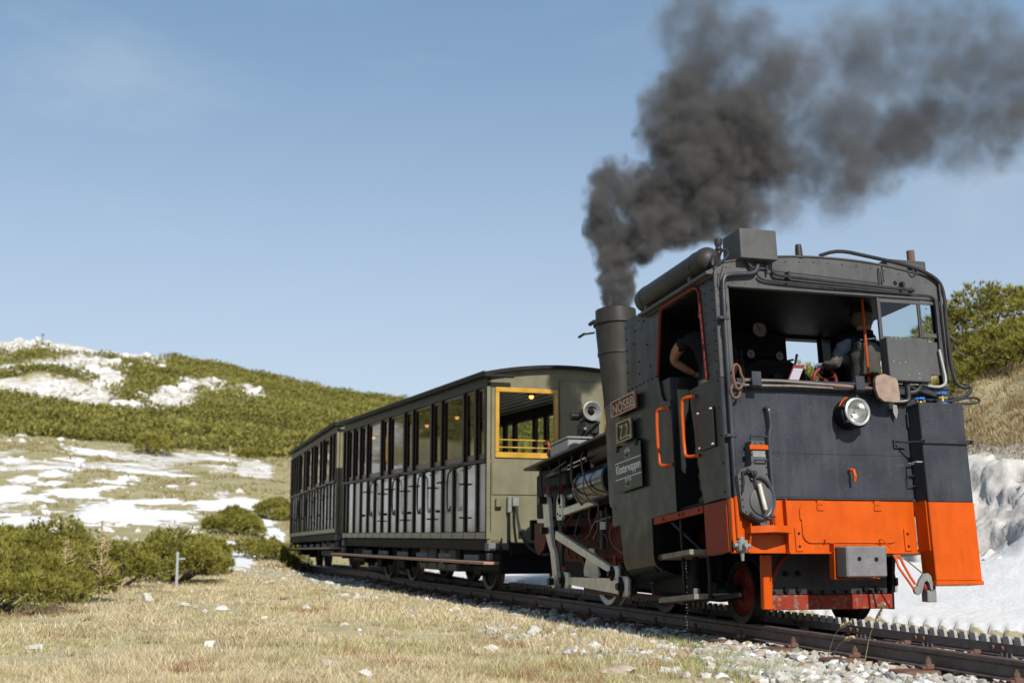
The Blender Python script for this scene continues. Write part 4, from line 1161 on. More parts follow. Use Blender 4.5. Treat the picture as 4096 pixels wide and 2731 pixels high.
# --- orange lower end
P('end_plate', MB().box((0.006, -0.64, -0.455), (0.024, 1.12, -0.0125), 0.003), 'orange')
P('end_plate_lip', MB().box((-0.02, -0.63, -0.462), (0.005, 0.60, -0.447), 0.003), 'orange')
hatch = [(0.475, -0.10), (0.475, -0.18), (0.462, -0.18)] + [(0.385+0.077*math.cos(R_(-a)), -0.295+0.077*math.sin(R_(-a))) for a in range(0, 91, 15)] + \
        [(-0.375+0.077*math.cos(R_(-a)), -0.295+0.077*math.sin(R_(-a))) for a in range(90, 181, 15)] + \
        [(-0.375+0.077*math.cos(R_(-a)), -0.115+0.077*math.sin(R_(-a))) for a in range(180, 271, 15)] + \
        [(0.398+0.077*math.cos(R_(-a)), -0.115+0.077*math.sin(R_(-a))) for a in range(270, 351, 15)]
h_ = P('hatch', MB().prism(hatch, lambda u, v, d: (-0.008+0.0135*d, u, v)), 'orange')
for y in (0.282, -0.269):
    P('hinge', MB().box((-0.018, y-0.033, -0.105), (-0.0085, y+0.033, -0.06), 0.003).box((-0.016, y-0.028, -0.058), (0.005, y+0.028, -0.02), 0.003), 'orange', parent=h_)
P('hatch_pin', MB().cyl((-0.03, 0.265, -0.355), (-0.008, 0.265, -0.355), 0.007, n=8).box((-0.026, 0.259, -0.372), (-0.018, 0.271, -0.338)), 'orange', parent=h_)
P('hatch_pin', MB().tube([(-0.012, -0.26, -0.345), (-0.05, -0.265, -0.345), (-0.055, -0.34, -0.425)], 0.0055, 6), 'orange', parent=h_)
for y in (0.50, -0.545):
    b_ = P('lug_plate', MB().box((-0.006, y-0.033, -0.44), (0.0055, y+0.033, -0.25), 0.002), 'orange')
    P('holes', MB().cyl((-0.0075, y, -0.295), (-0.006, y, -0.295), 0.012, n=10).cyl((-0.0075, y, -0.40), (-0.006, y, -0.40), 0.012, n=10), 'soot', parent=b_)
P('side_flange', MB().box((-0.16, -0.652, -0.45), (0.004, -0.642, -0.03), 0.002), 'orange')
P('corner_angle', MB().box((-0.035, 1.03, -0.455), (0.0055, 1.12, -0.0135), 0.004), 'orange')
P('shelf', MB().prism([(0.99, -0.005), (0.62, -0.005), (0.62, -0.12), (0.80, -0.19), (0.84, -0.19), (0.99, -0.10)], lambda u, v, d: (v, u, -0.30+0.055*d)), 'orange')
P('end_rib', MB().box((-0.05, 0.615, -0.45), (0.0055, 0.625, -0.02), 0.002), 'orange')

# --- water tank on the right
P('water_tank', MB().box((-0.19, -1.105, -0.044), (-0.004, -0.655, 0.812), 0.008), 'black')
P('tank_base', MB().box((-0.192, -1.107, -0.70), (0.0, -0.653, -0.0445), 0.006), 'orange')
P('tank_skirt', MB().box((-0.20, -1.115, -0.735), (0.0, -0.645, -0.7005), 0.004), 'orange')
st_ = P('tank_strap', MB().box((-0.215, -1.135, 0.452), (-0.1905, -0.63, 0.492), 0.006), 'black')
rv = MB()
for y in (-1.125, -0.645): rv.cyl((-0.245, y, 0.472), (-0.215, y, 0.472), 0.012, n=6)
P('strap_bolts', rv, 'pipe', parent=st_, kind='stuff')
P('strap_rod', MB().tube([(-0.20, -0.64, 0.47), (-0.10, -0.56, 0.475), (0.0, -0.49, 0.50)], 0.008, 6), 'pipe')
P('strap_bracket', MB().box((-0.02, -0.60, 0.50), (0.0, -0.488, 0.512)).box((-0.02, -0.499, 0.445), (0.0, -0.488, 0.4995)).box((-0.02, -0.60, 0.438), (0.0, -0.488, 0.4448)), 'black')
P('tank_handle', MB().tube([(-0.04, -0.652, 0.30), (-0.04, -0.60, 0.30), (-0.16, -0.60, 0.30), (-0.16, -0.652, 0.30)], 0.007, 6), 'bright')
P('tank_handle', MB().tube([(-0.03, -0.652, 0.20), (-0.03, -0.585, 0.20), (-0.03, -0.585, 0.11), (-0.03, -0.652, 0.11)], 0.006, 6), 'black')
P('tank_handle', MB().box((-0.03, -0.651, 0.62), (-0.015, -0.64, 0.75), 0.003), 'black')
# valves and hoses on the tank
for (y, z, hh, par) in ((-0.735, 0.815, 0.05, 'small'), (-0.965, 0.83, 0.105, 'large')):
    v_ = P('valve', MB().cyl((-0.10, y, z), (-0.10, y, z+hh*0.7), 0.018, 0.013, 10).cyl((-0.10, y, z+hh*0.45), (-0.10, y-0.05, z+hh*0.45), 0.015, n=8).cyl((-0.10, y, z+hh*0.45), (-0.10, y+0.04, z+hh*0.45), 0.012, n=8), 'brass')
    w = MB()
    w.lathe([(0.008, 0), (0.038, 0.002), (0.040, 0.010), (0.036, 0.018), (0.008, 0.02)], (-0.10, y, z+hh*0.7), (0, 0, 1), 14)
    for i in range(7):
        a = i*6.283/7; w.ball((-0.10+0.037*math.cos(a), y+0.037*math.sin(a), z+hh*0.7+0.01), 0.011, 6, 4)
    P('handwheel', w, 'blue', parent=v_)
P('tank_cap', MB().cyl((-0.10, -0.965, 0.813), (-0.10, -0.965, 0.829), 0.045, n=16), 'blue')
hoses = [([(-0.10, -1.02, 0.88), (-0.12, -1.14, 0.87), (-0.14, -1.24, 0.93), (-0.12, -1.26, 0.99), (-0.09, -1.19, 0.97), (-0.06, -1.13, 1.06), (-0.04, -1.13, 1.5), (-0.03, -1.16, 1.86), (-0.03, -1.10, 2.0), (-0.03, -0.8, 2.10), (-0.03, -0.4, 2.15), (-0.03, -0.1, 2.19), (0.05, 0.05, 2.15)], 0.017, 'rubber'),
         ([(-0.10, -0.90, 0.83), (-0.12, -1.05, 0.85), (-0.14, -1.25, 0.89), (-0.14, -1.34, 0.86), (-0.12, -1.28, 0.83), (-0.10, -1.05, 0.83)], 0.011, 'rubber'),
         ([(-0.05, -0.62, 1.0), (-0.06, -0.80, 0.93), (-0.08, -0.96, 0.885)], 0.016, 'rubber'),
         ([(-0.04, -0.66, 0.92), (-0.06, -0.75, 0.93), (-0.07, -0.80, 1.01)], 0.02, 'pipe'),
         ([(-0.05, -0.82, 1.0), (-0.06, -0.93, 0.98), (-0.07, -1.0, 0.985), (-0.06, -1.06, 1.03), (-0.04, -1.05, 1.2), (-0.03, -1.04, 1.33)], 0.013, 'hose_grey'),
         ([(-0.03, -1.05, 1.3), (-0.03, -1.06, 1.74), (-0.03, -1.04, 1.82), (-0.03, -0.9, 1.825), (-0.03, 0.6, 1.855), (-0.03, 0.70, 1.875), (-0.03, 0.72, 1.9)], 0.011, 'pipe'),
         ([(-0.045, -0.83, 1.86), (-0.045, 0.46, 1.905), (-0.045, 0.56, 1.915), (-0.03, 0.575, 1.96)], 0.017, 'pipe'),
         ([(-0.03, -0.52, 1.905), (-0.03, 0.5, 1.95), (-0.03, 0.6, 1.955)], 0.005, 'pipe'),
         ([(-0.03, -0.50, 1.91), (-0.03, -0.50, 2.07), (-0.03, -0.53, 2.07), (-0.03, -0.535, 1.92)], 0.007, 'pipe'),
         ([(-0.025, -1.115, 1.06), (-0.025, -1.115, 1.95)], 0.012, 'pipe'),
         ([(-0.03, -0.95, 0.95), (-0.05, -0.85, 1.02)], 0.014, 'pipe')]
for pts, r, mt in hoses: P('hose' if mt != 'pipe' else 'pipe', MB().tube(pts, r, 8, smooth=2), mt)
P('pipe_elbow', MB().tube([(-0.05, -0.66, 1.0), (-0.05, -0.66, 0.86), (-0.05, -0.62, 0.84), (-0.02, -0.55, 0.84)], 0.022, 10, smooth=1), 'pipe')
for y in (0.43, -0.72):
    P('pipe_clip', MB().box((-0.065, y-0.012, 1.86+0.02*(y > 0)), (-0.001, y+0.012, 1.93+0.02*(y > 0)), 0.003), 'pipe')
P('whistle_port', MB().cyl((-0.004, -0.67, 1.93), (0.005, -0.67, 1.93), 0.02, n=12), 'soot')
P('whistle_clip', MB().box((-0.03, -0.74, 1.89), (0.0, -0.715, 1.94), 0.003).box((-0.05, -0.83, 1.845), (0, -0.80, 1.885), 0.003), 'pipe')

# --- left pipes
P('pipe', MB().tube([(-0.045, 0.72, 1.99), (-0.045, 0.75, 1.92), (-0.045, 0.83, 1.905), (-0.045, 1.0, 1.89), (-0.045, 1.06, 1.86), (-0.045, 1.068, 1.7), (-0.045, 1.075, 0.003)], 0.019, 10, smooth=2), 'black')
P('pipe', MB().tube([(-0.045, 1.075, 0.0), (-0.045, 1.075, -0.34)], 0.019, 10), 'orange')
for z in (1.50, 0.50):
    P('pipe_clip', MB().box((-0.07, 1.035, z-0.013), (-0.001, 1.13, z+0.013), 0.003), 'black')
wire = [(-0.05-0.024*math.cos(t*9), 1.07+0.024*math.sin(t*9), 1.95-t*0.62) for t in np.linspace(0, 1.0, 60)]
P('wire', MB().tube(wire, 0.0045, 5), 'rubber')
va = P('drain_valve', MB().box((-0.10, 1.02, -0.445), (-0.02, 1.10, -0.355), 0.012).cyl((-0.06, 1.06, -0.36), (-0.06, 1.06, -0.33), 0.024, n=10).cyl((-0.06, 1.06, -0.445), (-0.06, 1.06, -0.52), 0.018, 0.012, 8)
       .cyl((-0.06, 1.06, -0.40), (-0.06, 0.985, -0.40), 0.018, n=8).cyl((-0.06, 1.06, -0.40), (-0.145, 1.06, -0.40), 0.02, n=8).cyl((-0.06, 1.10, -0.395), (-0.06, 1.13, -0.395), 0.02, n=8), 'white_metal')
P('valve_bracket', MB().box((-0.03, 0.96, -0.45), (0.0055, 1.12, -0.35), 0.004), 'orange')
P('valve_lever', MB().tube([(-0.06, 0.985, -0.40), (-0.07, 0.975, -0.30), (-0.07, 0.97, -0.22)], 0.006, 6), 'orange', parent=va)
P('pipe', MB().tube([(-0.01, 0.735, 0.745), (-0.05, 0.725, 0.74), (-0.055, 0.72, 0.70), (-0.055, 0.712, 0.58), (-0.055, 0.745, 0.50), (-0.055, 0.742, 0.02)], 0.017, 8, smooth=2), 'black')
P('pipe', MB().tube([(-0.055, 0.742, 0.018), (-0.055, 0.74, -0.20), (-0.055, 0.72, -0.25), (-0.02, 0.66, -0.265)], 0.017, 8, smooth=1), 'orange')

# --- sander / regulator gear casing on the rear wall
gp = [(0.94, 0.475), (0.815, 0.478), (0.81, 0.22), (0.80, 0.16)] + [(0.875+0.135*math.cos(R_(a)), -0.045+0.135*math.sin(R_(a))) for a in (160+180, 140+180+0)] 
gp = [(0.94, 0.45), (0.815, 0.45), (0.81, 0.15), (0.765, 0.05), (0.755, -0.05), (0.78, -0.14), (0.815, -0.20), (0.92, -0.215), (1.065, -0.13), (1.083, 0.165), (1.05, 0.21), (0.955, 0.245)]
gb = P('gear_casing', MB().prism(gp, lambda u, v, d: (-0.115+0.11*d, u, v)), 'grey_black')
rv = MB()
for i in range(len(gp)):
    a, c = gp[i], gp[(i+1) % len(gp)]
    L_ = math.dist(a, c); k_ = max(1, int(L_/0.055))
    for j in range(k_):
        t = (j+0.5)/k_; u = a[0]+(c[0]-a[0])*t; v = a[1]+(c[1]-a[1])*t
        u += (0.91-u)*0.09; v += (0.1-v)*0.05
        rv.ball((-0.115, u, v), 0.0085, 6, 4)
P('rivets', rv, 'pipe', parent=gb, kind='stuff')
P('crossbar', MB().box((-0.135, 0.795, 0.375), (-0.1155, 0.965, 0.415), 0.004), 'orange', parent=gb)
P('info_plate', MB().box((-0.120, 0.82, 0.315), (-0.1155, 0.935, 0.368), 0.002), 'white_metal', parent=gb)
P('grip', MB().tube([(-0.118, 0.925, 0.285), (-0.15, 0.925, 0.285), (-0.15, 0.82, 0.285), (-0.118, 0.82, 0.285)], 0.007, 6), 'black', parent=gb)
P('grip', MB().tube([(-0.112, 0.945, 0.46), (-0.13, 0.95, 0.49), (-0.13, 0.80, 0.485)], 0.009, 6), 'black', parent=gb)
P('grip', MB().tube([(-0.118, 0.89, -0.175), (-0.145, 0.89, -0.175), (-0.145, 0.785, -0.175), (-0.118, 0.785, -0.175)], 0.007, 6), 'pipe', parent=gb)
P('cover', MB().lathe([(0.118, 0), (0.118, 0.012), (0.10, 0.02), (0.0, 0.022)], (-0.1155, 0.875, -0.045), (-1, 0, 0), 28, caps=False), 'grey_black', parent=gb)
P('cover_ring', MB().tube([(-0.125, 0.91+0.125*math.cos(R_(a)), -0.02+0.17*math.sin(R_(a))) for a in range(60, 325, 15)], 0.015, 8), 'black', parent=gb)
P('crank', MB().cyl((-0.116, 0.955, 0.175), (-0.165, 0.955, 0.175), 0.026, n=14).cyl((-0.165, 0.955, 0.175), (-0.18, 0.955, 0.175), 0.014, n=10).tube([(-0.14, 0.955, 0.165), (-0.145, 0.93, 0.06), (-0.15, 0.885, -0.11)], 0.009, 8), 'pipe', parent=gb)
P('crank_handle', MB().cyl((-0.17, 0.925, 0.09), (-0.17, 0.882, -0.12), 0.0185, n=14), 'steel', parent=gb)
P('link', MB().tube([(-0.125, 1.03, 0.18), (-0.15, 1.0, 0.205), (-0.15, 0.975, 0.185)], 0.014, 8).tube([(-0.13, 1.045, 0.20), (-0.15, 1.05, 0.10), (-0.14, 1.06, 0.02)], 0.008, 6), 'pipe', parent=gb)
P('casing_foot', MB().box((-0.11, 0.82, -0.243), (-0.02, 0.905, -0.2155), 0.003), 'grey_black', parent=gb)

# --- headlight
hl = P('headlight', MB().lathe([(0.128, 0.0), (0.131, 0.02), (0.131, 0.115), (0.137, 0.12), (0.137, 0.145), (0.122, 0.15), (0.122, 0.165), (0.10, 0.165), (0.10, 0.06), (0.0, 0.03)], (-0.001, -0.049, 0.712), (-1, 0, 0), 40, caps=False), 'soot')
P('rim', MB().lathe([(0.098, 0.160), (0.100, 0.185), (0.108, 0.19), (0.119, 0.185), (0.120, 0.166), (0.098, 0.160)], (-0.001, -0.049, 0.712), (-1, 0, 0), 40, caps=False), 'bright', parent=hl)
P('reflector', MB().lathe([(0.002, 0.085), (0.03, 0.09), (0.06, 0.105), (0.085, 0.13), (0.097, 0.158)], (-0.001, -0.049, 0.712), (-1, 0, 0), 32, caps=False), 'bright', parent=hl)
P('lens', MB().lathe([(0.0985, 0.170), (0.07, 0.179), (0.03, 0.183), (0.0005, 0.184)], (-0.001, -0.049, 0.712), (-1, 0, 0), 32, caps=False), 'lens', parent=hl)
P('bulb', MB().ball((-0.125, -0.049, 0.712), 0.014, 10, 6), 'dial', parent=hl)
P('orange_patch', MB().tube([(-0.12, -0.049+0.139*math.cos(R_(a)), 0.712+0.139*math.sin(R_(a))) for a in range(20, 70, 8)], 0.009, 6), 'orange', parent=hl)
cp = MB()
for a in (95, 20, 200, 320): cp.box((-0.18, -0.049+0.132*math.cos(R_(a))-0.012, 0.712+0.132*math.sin(R_(a))-0.012), (-0.12, -0.049+0.132*math.cos(R_(a))+0.012, 0.712+0.132*math.sin(R_(a))+0.012), 0.004)
P('clips', cp, 'pipe', parent=hl)
P('lever', MB().cyl((0.0, -0.027, 0.238), (-0.05, -0.027, 0.238), 0.013, n=10).prism([(0.0, 0.0), (0.012, -0.002), (0.034, -0.062), (0.016, -0.105), (0.002, -0.105), (0.020, -0.064)], lambda u, v, d: (-0.058-u*0.9, -0.022-0.024*d, 0.242+v)), 'orange')
P('seam_strip', MB().box((-0.0035, -0.60, 0.372), (0.0, 1.0, 0.378)), 'black')

# --- brackets for the fire irons
for y in (0.855, -0.135):
    P('iron_bracket', MB().prism([(0.0, 0.90), (-0.075, 0.90), (-0.095, 0.915), (-0.095, 1.03), (-0.088, 1.035), (-0.084, 1.03), (-0.084, 0.92), (-0.07, 0.912), (0.0, 0.912)], lambda u, v, d: (u-0.036, y-0.042+0.084*d, v)), 'black')

# --- left and right cab sides with side tank and skirt
side = [(0.022, 0.0), (0.022, 1.86), (0.05, 1.905), (1.49, 1.935), (1.80, 1.98), (1.90, 1.975), (1.957, 1.93), (1.972, 1.87), (1.972, 1.252), (2.575, 1.232), (2.572, 0.26), (2.545, 0.205), (2.48, 0.185), (2.38, 0.18), (2.33, 0.13), (2.315, 0.05),
        (2.265, -0.33), (1.552, -0.33), (1.547, -0.012), (1.0, -0.010), (1.0, 0.95), (1.02, 1.0), (1.08, 1.0), (1.15, 1.02), (1.19, 1.08), (1.25, 1.28),
        (1.135, 1.80), (1.10, 1.87), (1.05, 1.895), (0.42, 1.895), (0.33, 1.87), (0.30, 1.82), (0.245, 1.02), (0.60, 1.005), (0.60, 0.90), (0.455, 0.004), (0.455, 0.0)]
for sg in (1, -1):
    side_ = side if sg > 0 else [({0.245: 0.10, 0.30: 0.12, 0.33: 0.15, 0.42: 0.24}.get(u, u), v) for u, v in side]
    s_ = P('cab_side', MB().prism(side_, lambda u, v, d: (u, sg*(1.12-0.018*d), v)), 'black_shaded')
    # skirt rolled under at the bottom
    sk = MB(); prof = [(1.12, -0.3305), (1.118, -0.38), (1.10, -0.44), (1.06, -0.49), (1.0, -0.53), (0.90, -0.55), (0.75, -0.56)]
    vs, fs = [], []
    for y, z in prof:
        inset = 0.0 if z > -0.45 else (0.07 if z > -0.52 else 0.16)
        vs += [(2.265-(z+0.33)*-0.16, sg*y, z), (1.552-inset, sg*y, z)]
    for i in range(len(prof)-1): fs.append((2*i, 2*i+1, 2*i+3, 2*i+2))
    n0 = len(vs); vs += [(x, y-sg*0.018, z) for x, y, z in vs]
    for i in range(len(prof)-1): fs.append((n0+2*i+2, n0+2*i+3, n0+2*i+1, n0+2*i))
    for i in range(len(prof)-1):
        fs.append((2*i, 2*i+2, n0+2*i+2, n0+2*i)); fs.append((2*i+3, 2*i+1, n0+2*i+1, n0+2*i+3))
    P('skirt', sk.add(vs, fs), 'black_shaded', sharp=50)
    # tank box behind the side sheet
    P('side_tank', MB().box((1.03, sg*1.10, 0.0), (2.56, sg*0.66, 1.225), 0.01), 'black_shaded')
    P('skirt_box', MB().box((1.56, sg*1.10, -0.50), (2.24, sg*0.70, -0.002), 0.03), 'soot')
    P('door_step_plate', MB().box((0.46, sg*1.09, 0.005), (1.0, sg*0.95, 0.02)), 'soot')
    P('side_beam', MB().box((0.49, sg*1.118, -0.075), (1.515, sg*1.08, -0.013), 0.004), 'red')
    P('side_panel', MB().box((0.026, sg*1.116, -0.44), (0.47, sg*1.09, -0.013), 0.004), 'red')
    P('panel_edge', MB().box((0.035, sg*1.125, -0.435), (0.05, sg*1.117, -0.06), 0.002), 'orange')
    P('beam_bolts', MB().bolt((1.30, sg*1.117, -0.045), (0, sg, 0), 0.018, 0.014, 8).bolt((0.96, sg*1.117, -0.043), (0, sg, 0), 0.018, 0.014, 8).bolt((0.88, sg*1.117, -0.043), (0, sg, 0), 0.018, 0.014, 8).bolt((0.57, sg*1.117, -0.043), (0, sg, 0), 0.016, 0.014, 8), 'red', kind='stuff')
    # window trim
    tr = ([(0.245, 1.03), (0.30, 1.815), (0.335, 1.865), (0.42, 1.888)] if sg > 0 else [(0.10, 1.03), (0.12, 1.815), (0.155, 1.865), (0.24, 1.888)]) + [(1.05, 1.888), (1.10, 1.862), (1.13, 1.80), (1.245, 1.285)]
    P('window_trim', MB().tube([(u, sg*1.122, v) for u, v in tr], 0.0165, 8), 'red_edge')
    P('gutter', MB().prism([(1.105, 1.905), (1.18, 1.90), (1.185, 1.925), (1.10, 1.955)], lambda u, v, d: (0.02+1.48*d, sg*u, v)), 'grey_black')
    rv = MB()
    for x in np.linspace(1.28, 1.95, 8): rv.ball((x, sg*1.12, 1.275), 0.010, 6, 4)
    for z in np.linspace(1.34, 1.90, 6): rv.ball((1.945, sg*1.12, z), 0.009, 6, 4)
    for x, z in ((1.40, 1.40), (1.45, 1.62), (1.66, 1.38), (1.66, 1.50), (1.76, 1.70), (1.72, 1.82), (1.50, 1.86), (1.62, 1.90)): rv.ball((x, sg*1.12, z), 0.010, 6, 4)
    for z in np.linspace(1.06, 1.86, 10):
        rv.ball((0.06, sg*1.12, z), 0.008, 6, 4); rv.ball((0.20, sg*1.12, z), 0.007, 6, 4)
    for z in np.linspace(0.05, 0.98, 5): rv.ball((0.05, sg*1.12, z), 0.010, 6, 4)
    P('rivets', rv, 'soot', kind='stuff')
    P('corner_cap', MB().box((-0.006, sg*1.126, 0.005), (0.03, sg*1.1205, 1.0), 0.002), 'black')
    # orange grab rails beside the door
    for x in (1.16, 0.62):
        z0, z1 = (0.415, 0.935)
        P('grab_rail', MB().tube([(x-0.13, sg*1.125, z1), (x-0.03, sg*1.185, z1), (x, sg*1.195, z1-0.03), (x, sg*1.195, z0+0.04), (x-0.03, sg*1.185, z0), (x-0.14, sg*1.125, z0)], 0.0145, 8, smooth=1), 'orange')
    # steps
    for (x0, x1, z) in (((1.30, 0.64, -0.37), (1.42, 0.60, -0.745)) if sg > 0 else ((1.30, 0.64, -0.37),)):
        P('step', MB().prism([(x0, sg*0.86), (x0-0.02, sg*1.12), (x0-0.09, sg*1.19), (x1, sg*1.19), (x1, sg*0.86)], lambda u, v, d: (u-0.08*0, v, z-0.042+0.042*d)), 'wood')
    for x in (1.02, 0.52):
        P('step_post', MB().box((x-0.02, sg*1.085, -0.79 if sg > 0 else -0.41), (x+0.02, sg*1.065, -0.0135), 0.003), 'soot')
    if sg > 0: P('step_stay', MB().box((0.05, sg*1.06, -0.80), (1.1, sg*1.03, -0.765), 0.004), 'soot')
    P('stay_rod', MB().tube([(1.24, sg*1.06, -0.08), (0.95, sg*0.85, -0.42)], 0.014, 6), 'pipe')

# --- plates on the left side
def text_part(txt, name, m, x, z, h, w, parent, depth=0.006, y=1.128, bold=0.0, shear=0.0):
    c = bpy.data.curves.new(name, 'FONT'); c.body = txt; c.size = 1; c.extrude = 0.5; c.offset = bold; c.shear = shear
    c.resolution_u = 4
    tmp = bpy.data.objects.new(name, c); COL.objects.link(tmp)
    me = bpy.data.meshes.new_from_object(tmp.evaluated_get(bpy.context.evaluated_depsgraph_get()))
    bpy.data.objects.remove(tmp); bpy.data.curves.remove(c)
    co = np.array([v.co[:] for v in me.vertices])
    lo, hi = co.min(0), co.max(0)
    u = (co-lo)/(hi-lo)
    # text runs towards the viewer: from large x to small x
    pts = np.stack([x - u[:, 0]*w, y + depth*u[:, 2], z + u[:, 1]*h], -1)
    for i, v in enumerate(me.vertices): v.co = K(pts[i])
    me.materials.append(M[m])
    o = bpy.data.objects.new(name, me); COL.objects.link(o); attach(o, parent)
    return o
def frame_plate(name, x0, x1, z0, z1, face, edge, t=0.016, rim=0.012, label=None, y=1.148):
    o = P(name, MB().box((x0, y, z0), (x1, y+t*0.55, z1), 0.003), face, label=label)
    m = MB()
    for a, b_ in (((x0, z0), (x1, z0+rim)), ((x0, z1-rim), (x1, z1)), ((x0, z0+rim), (x0+rim, z1-rim)), ((x1-rim, z0+rim), (x1, z1-rim))):
        m.box((a[0], y+t*0.55+0.0003, a[1]), (b_[0], y+t+0.004, b_[1]), 0.002)
    P('plate_rim', m, edge, parent=o)
    b_ = MB()
    for x in (x0+0.022, x1-0.022):
        for z in (z0+0.026, z1-0.026): b_.bolt((x, y+t*0.55, z), (0, 1, 0), 0.011, 0.016, 8)
    P('plate_screws', b_, 'bright', parent=o, kind='stuff')
    for x in (x0+0.03, x1-0.03): P('spacer', MB().box((x-0.015, 1.1205, z0+0.03), (x+0.015, y-0.0005, z1-0.03)), 'soot', parent=o)
    return o
o = frame_plate('name_plate', 1.675, 2.28, 1.056, 1.217, 'plate_red', 'plate_edge', t=0.03, label='dull red owner plate with raised letters')
text_part('NÖSBB', 'plate_letters', 'plate_edge', 2.248, 1.082, 0.125, 0.535, o, y=1.1648, depth=0.008, bold=0.012)
o = frame_plate('number_plate', 1.805, 2.16, 0.782, 0.982, 'plate_dark', 'gold', t=0.03, label='dark engine number plate with gold rim')
text_part('Z.2.', 'plate_letters', 'gold', 2.105, 0.812, 0.135, 0.25, o, y=1.1648, depth=0.008)
sg_ = P('route_sign', MB().box((1.635, 1.150, 0.303), (2.28, 1.160, 0.735), 0.002), 'sign', label='dark green hanging sign with white lettering and flowers')
for x in (1.70, 2.17): P('sign_hook', MB().box((x, 1.121, 0.70), (x+0.06, 1.168, 0.765), 0.004), 'soot', parent=sg_)
for z in (0.592, 0.432): P('sign_line', MB().box((1.64, 1.1602, z-0.004), (2.275, 1.1615, z+0.004)), 'white', parent=sg_)
text_part('Klosterwappen', 'sign_letters', 'white', 2.255, 0.455, 0.115, 0.60, sg_, y=1.1601, depth=0.0015, bold=0.01)
def edelweiss(cz, sc_, white):
    f = MB(); g = MB()
    for (dx, dz) in ((0.05, 0.03), (0.0, 0.045), (-0.05, 0.03)):
        cx, c2 = 1.965+dx*sc_, cz+dz*sc_
        for k_ in range(6):
            a = k_*math.pi/3+0.3
            f.prism([(cx+0.006*math.cos(a+1.2), c2+0.006*math.sin(a+1.2)), (cx+0.032*sc_*math.cos(a), c2+0.032*sc_*math.sin(a)), (cx+0.006*math.cos(a-1.2), c2+0.006*math.sin(a-1.2))], lambda u, v, d: (u, 1.1603+0.0012*d, v))
    for k_ in range(14):
        a = R_(195+k_*11.5); L_ = 0.06+0.025*math.sin(k_*2.1)
        cx, c2 = 1.965+0.02*math.cos(a), cz-0.005+0.01*math.sin(a)
        g.prism([(cx+0.007*math.sin(a), c2-0.007*math.cos(a)), (cx+L_*math.cos(a)*1.25, c2+L_*math.sin(a)), (cx-0.007*math.sin(a), c2+0.007*math.cos(a))], lambda u, v, d: (u, 1.1602+0.001*d, v))
    P('sign_flowers', f, white, parent=sg_); P('sign_leaves', g, 'sign_green', parent=sg_)
edelweiss(0.655, 0.9, 'white'); edelweiss(0.375, 1.1, 'white')
dp = P('data_plate', MB().box((0.155, 1.1215, 0.443), (0.44, 1.138, 0.786), 0.004), 'plate_dark', label='dark data plate with fine painted lettering')
b_ = MB()
for x in (0.175, 0.42):
    for z in (0.465, 0.765): b_.bolt((x, 1.138, z), (0, 1, 0), 0.012, 0.016, 8)
P('plate_screws', b_, 'bright', parent=dp, kind='stuff')
ln = MB(); rr_ = random.Random(3)
for i in range(17):
    z = 0.745-i*0.0165; x = 0.425
    while x > 0.20:
        w_ = rr_.uniform(0.012, 0.05)
        if rr_.random() < 0.62: ln.box((x-w_, 1.1381, z), (x, 1.1387, z+0.005))
        x -= w_+0.012
P('plate_lines', ln, 'grey_black', parent=dp, kind='stuff')

# --- roof
rp = []
for y in np.linspace(-1.02, 1.02, 25): rp.append((y, roof_z(y)+0.004))
rp = [(-1.125, 1.90), (-1.11, 1.95), (-1.07, 1.992)]+rp+[(1.07, 1.992), (1.11, 1.95), (1.125, 1.90)]
inner = [(y*0.985, z-0.022) for y, z in reversed(rp)]
P('cab_roof', MB().prism(rp+inner, lambda u, v, d: (0.021+1.95*d, u, v)), 'grey_black')
P('roof_rim', MB().prism([(y, z+0.006) for y, z in rp]+[(y, z-0.006) for y, z in reversed(rp)], lambda u, v, d: (-0.012+0.03*d, u, v)), 'grey_black')
P('roof_hatch', MB().box((0.1, -0.02, 2.10), (0.9, 0.42, 2.14), 0.01), 'grey_black')
P('roof_vent', MB().lathe([(0.034, 0), (0.034, 0.02), (0.030, 0.10), (0.026, 0.125), (0.01, 0.13)], (0.02, 0.27, 2.10), (0, 0, 1), 14), 'chimney')
rb = P('riveted_roof_box', MB().box((0.03, -1.035, 2.0), (0.30, -0.63, 2.165), 0.004), 'grey_black')
rv = MB()
for y in np.linspace(-1.02, -0.645, 14): rv.ball((0.03, y, 2.15), 0.008, 6, 4)
for z in np.linspace(2.03, 2.13, 4): rv.ball((0.03, -1.022, z), 0.008, 6, 4)
P('rivets', rv, 'grey_black', parent=rb, kind='stuff')
P('roof_pipe', MB().cyl((0.09, -0.93, 2.164), (0.09, -0.93, 2.275), 0.036, n=16), 'rust', parent=rb)
P('roof_ring', MB().tube([(0.0, -0.86+0.04*math.cos(a), 2.05+0.05*math.sin(a)) for a in np.linspace(0, 6.28, 14)], 0.009, 6), 'pipe', parent=rb)
lb = P('roof_lamp_box', MB().box((-0.10, 0.552, 2.03), (0.22, 0.905, 2.294), 0.004), 'grey_black', label='plain dark grey steel box on the roof edge')
P('box_legs', MB().box((-0.02, 0.60, 1.96), (0.15, 0.72, 2.03), 0.006).tube([(-0.03, 0.82, 2.03), (-0.035, 0.78, 1.97), (-0.035, 0.70, 1.95)], 0.016, 8).tube([(-0.03, 0.63, 2.03), (-0.03, 0.625, 1.92)], 0.01, 6), 'pipe', parent=lb)
at_ = P('air_tank', MB().lathe([(0.0, 0.0), (0.06, 0.012), (0.10, 0.035), (0.123, 0.075), (0.127, 0.10), (0.127, 1.46), (0.123, 1.49), (0.10, 1.53), (0.06, 1.555), (0.0, 1.565)], (0.44, 0.895, 2.19), (1, 0, 0), 28, caps=False), 'chimney')
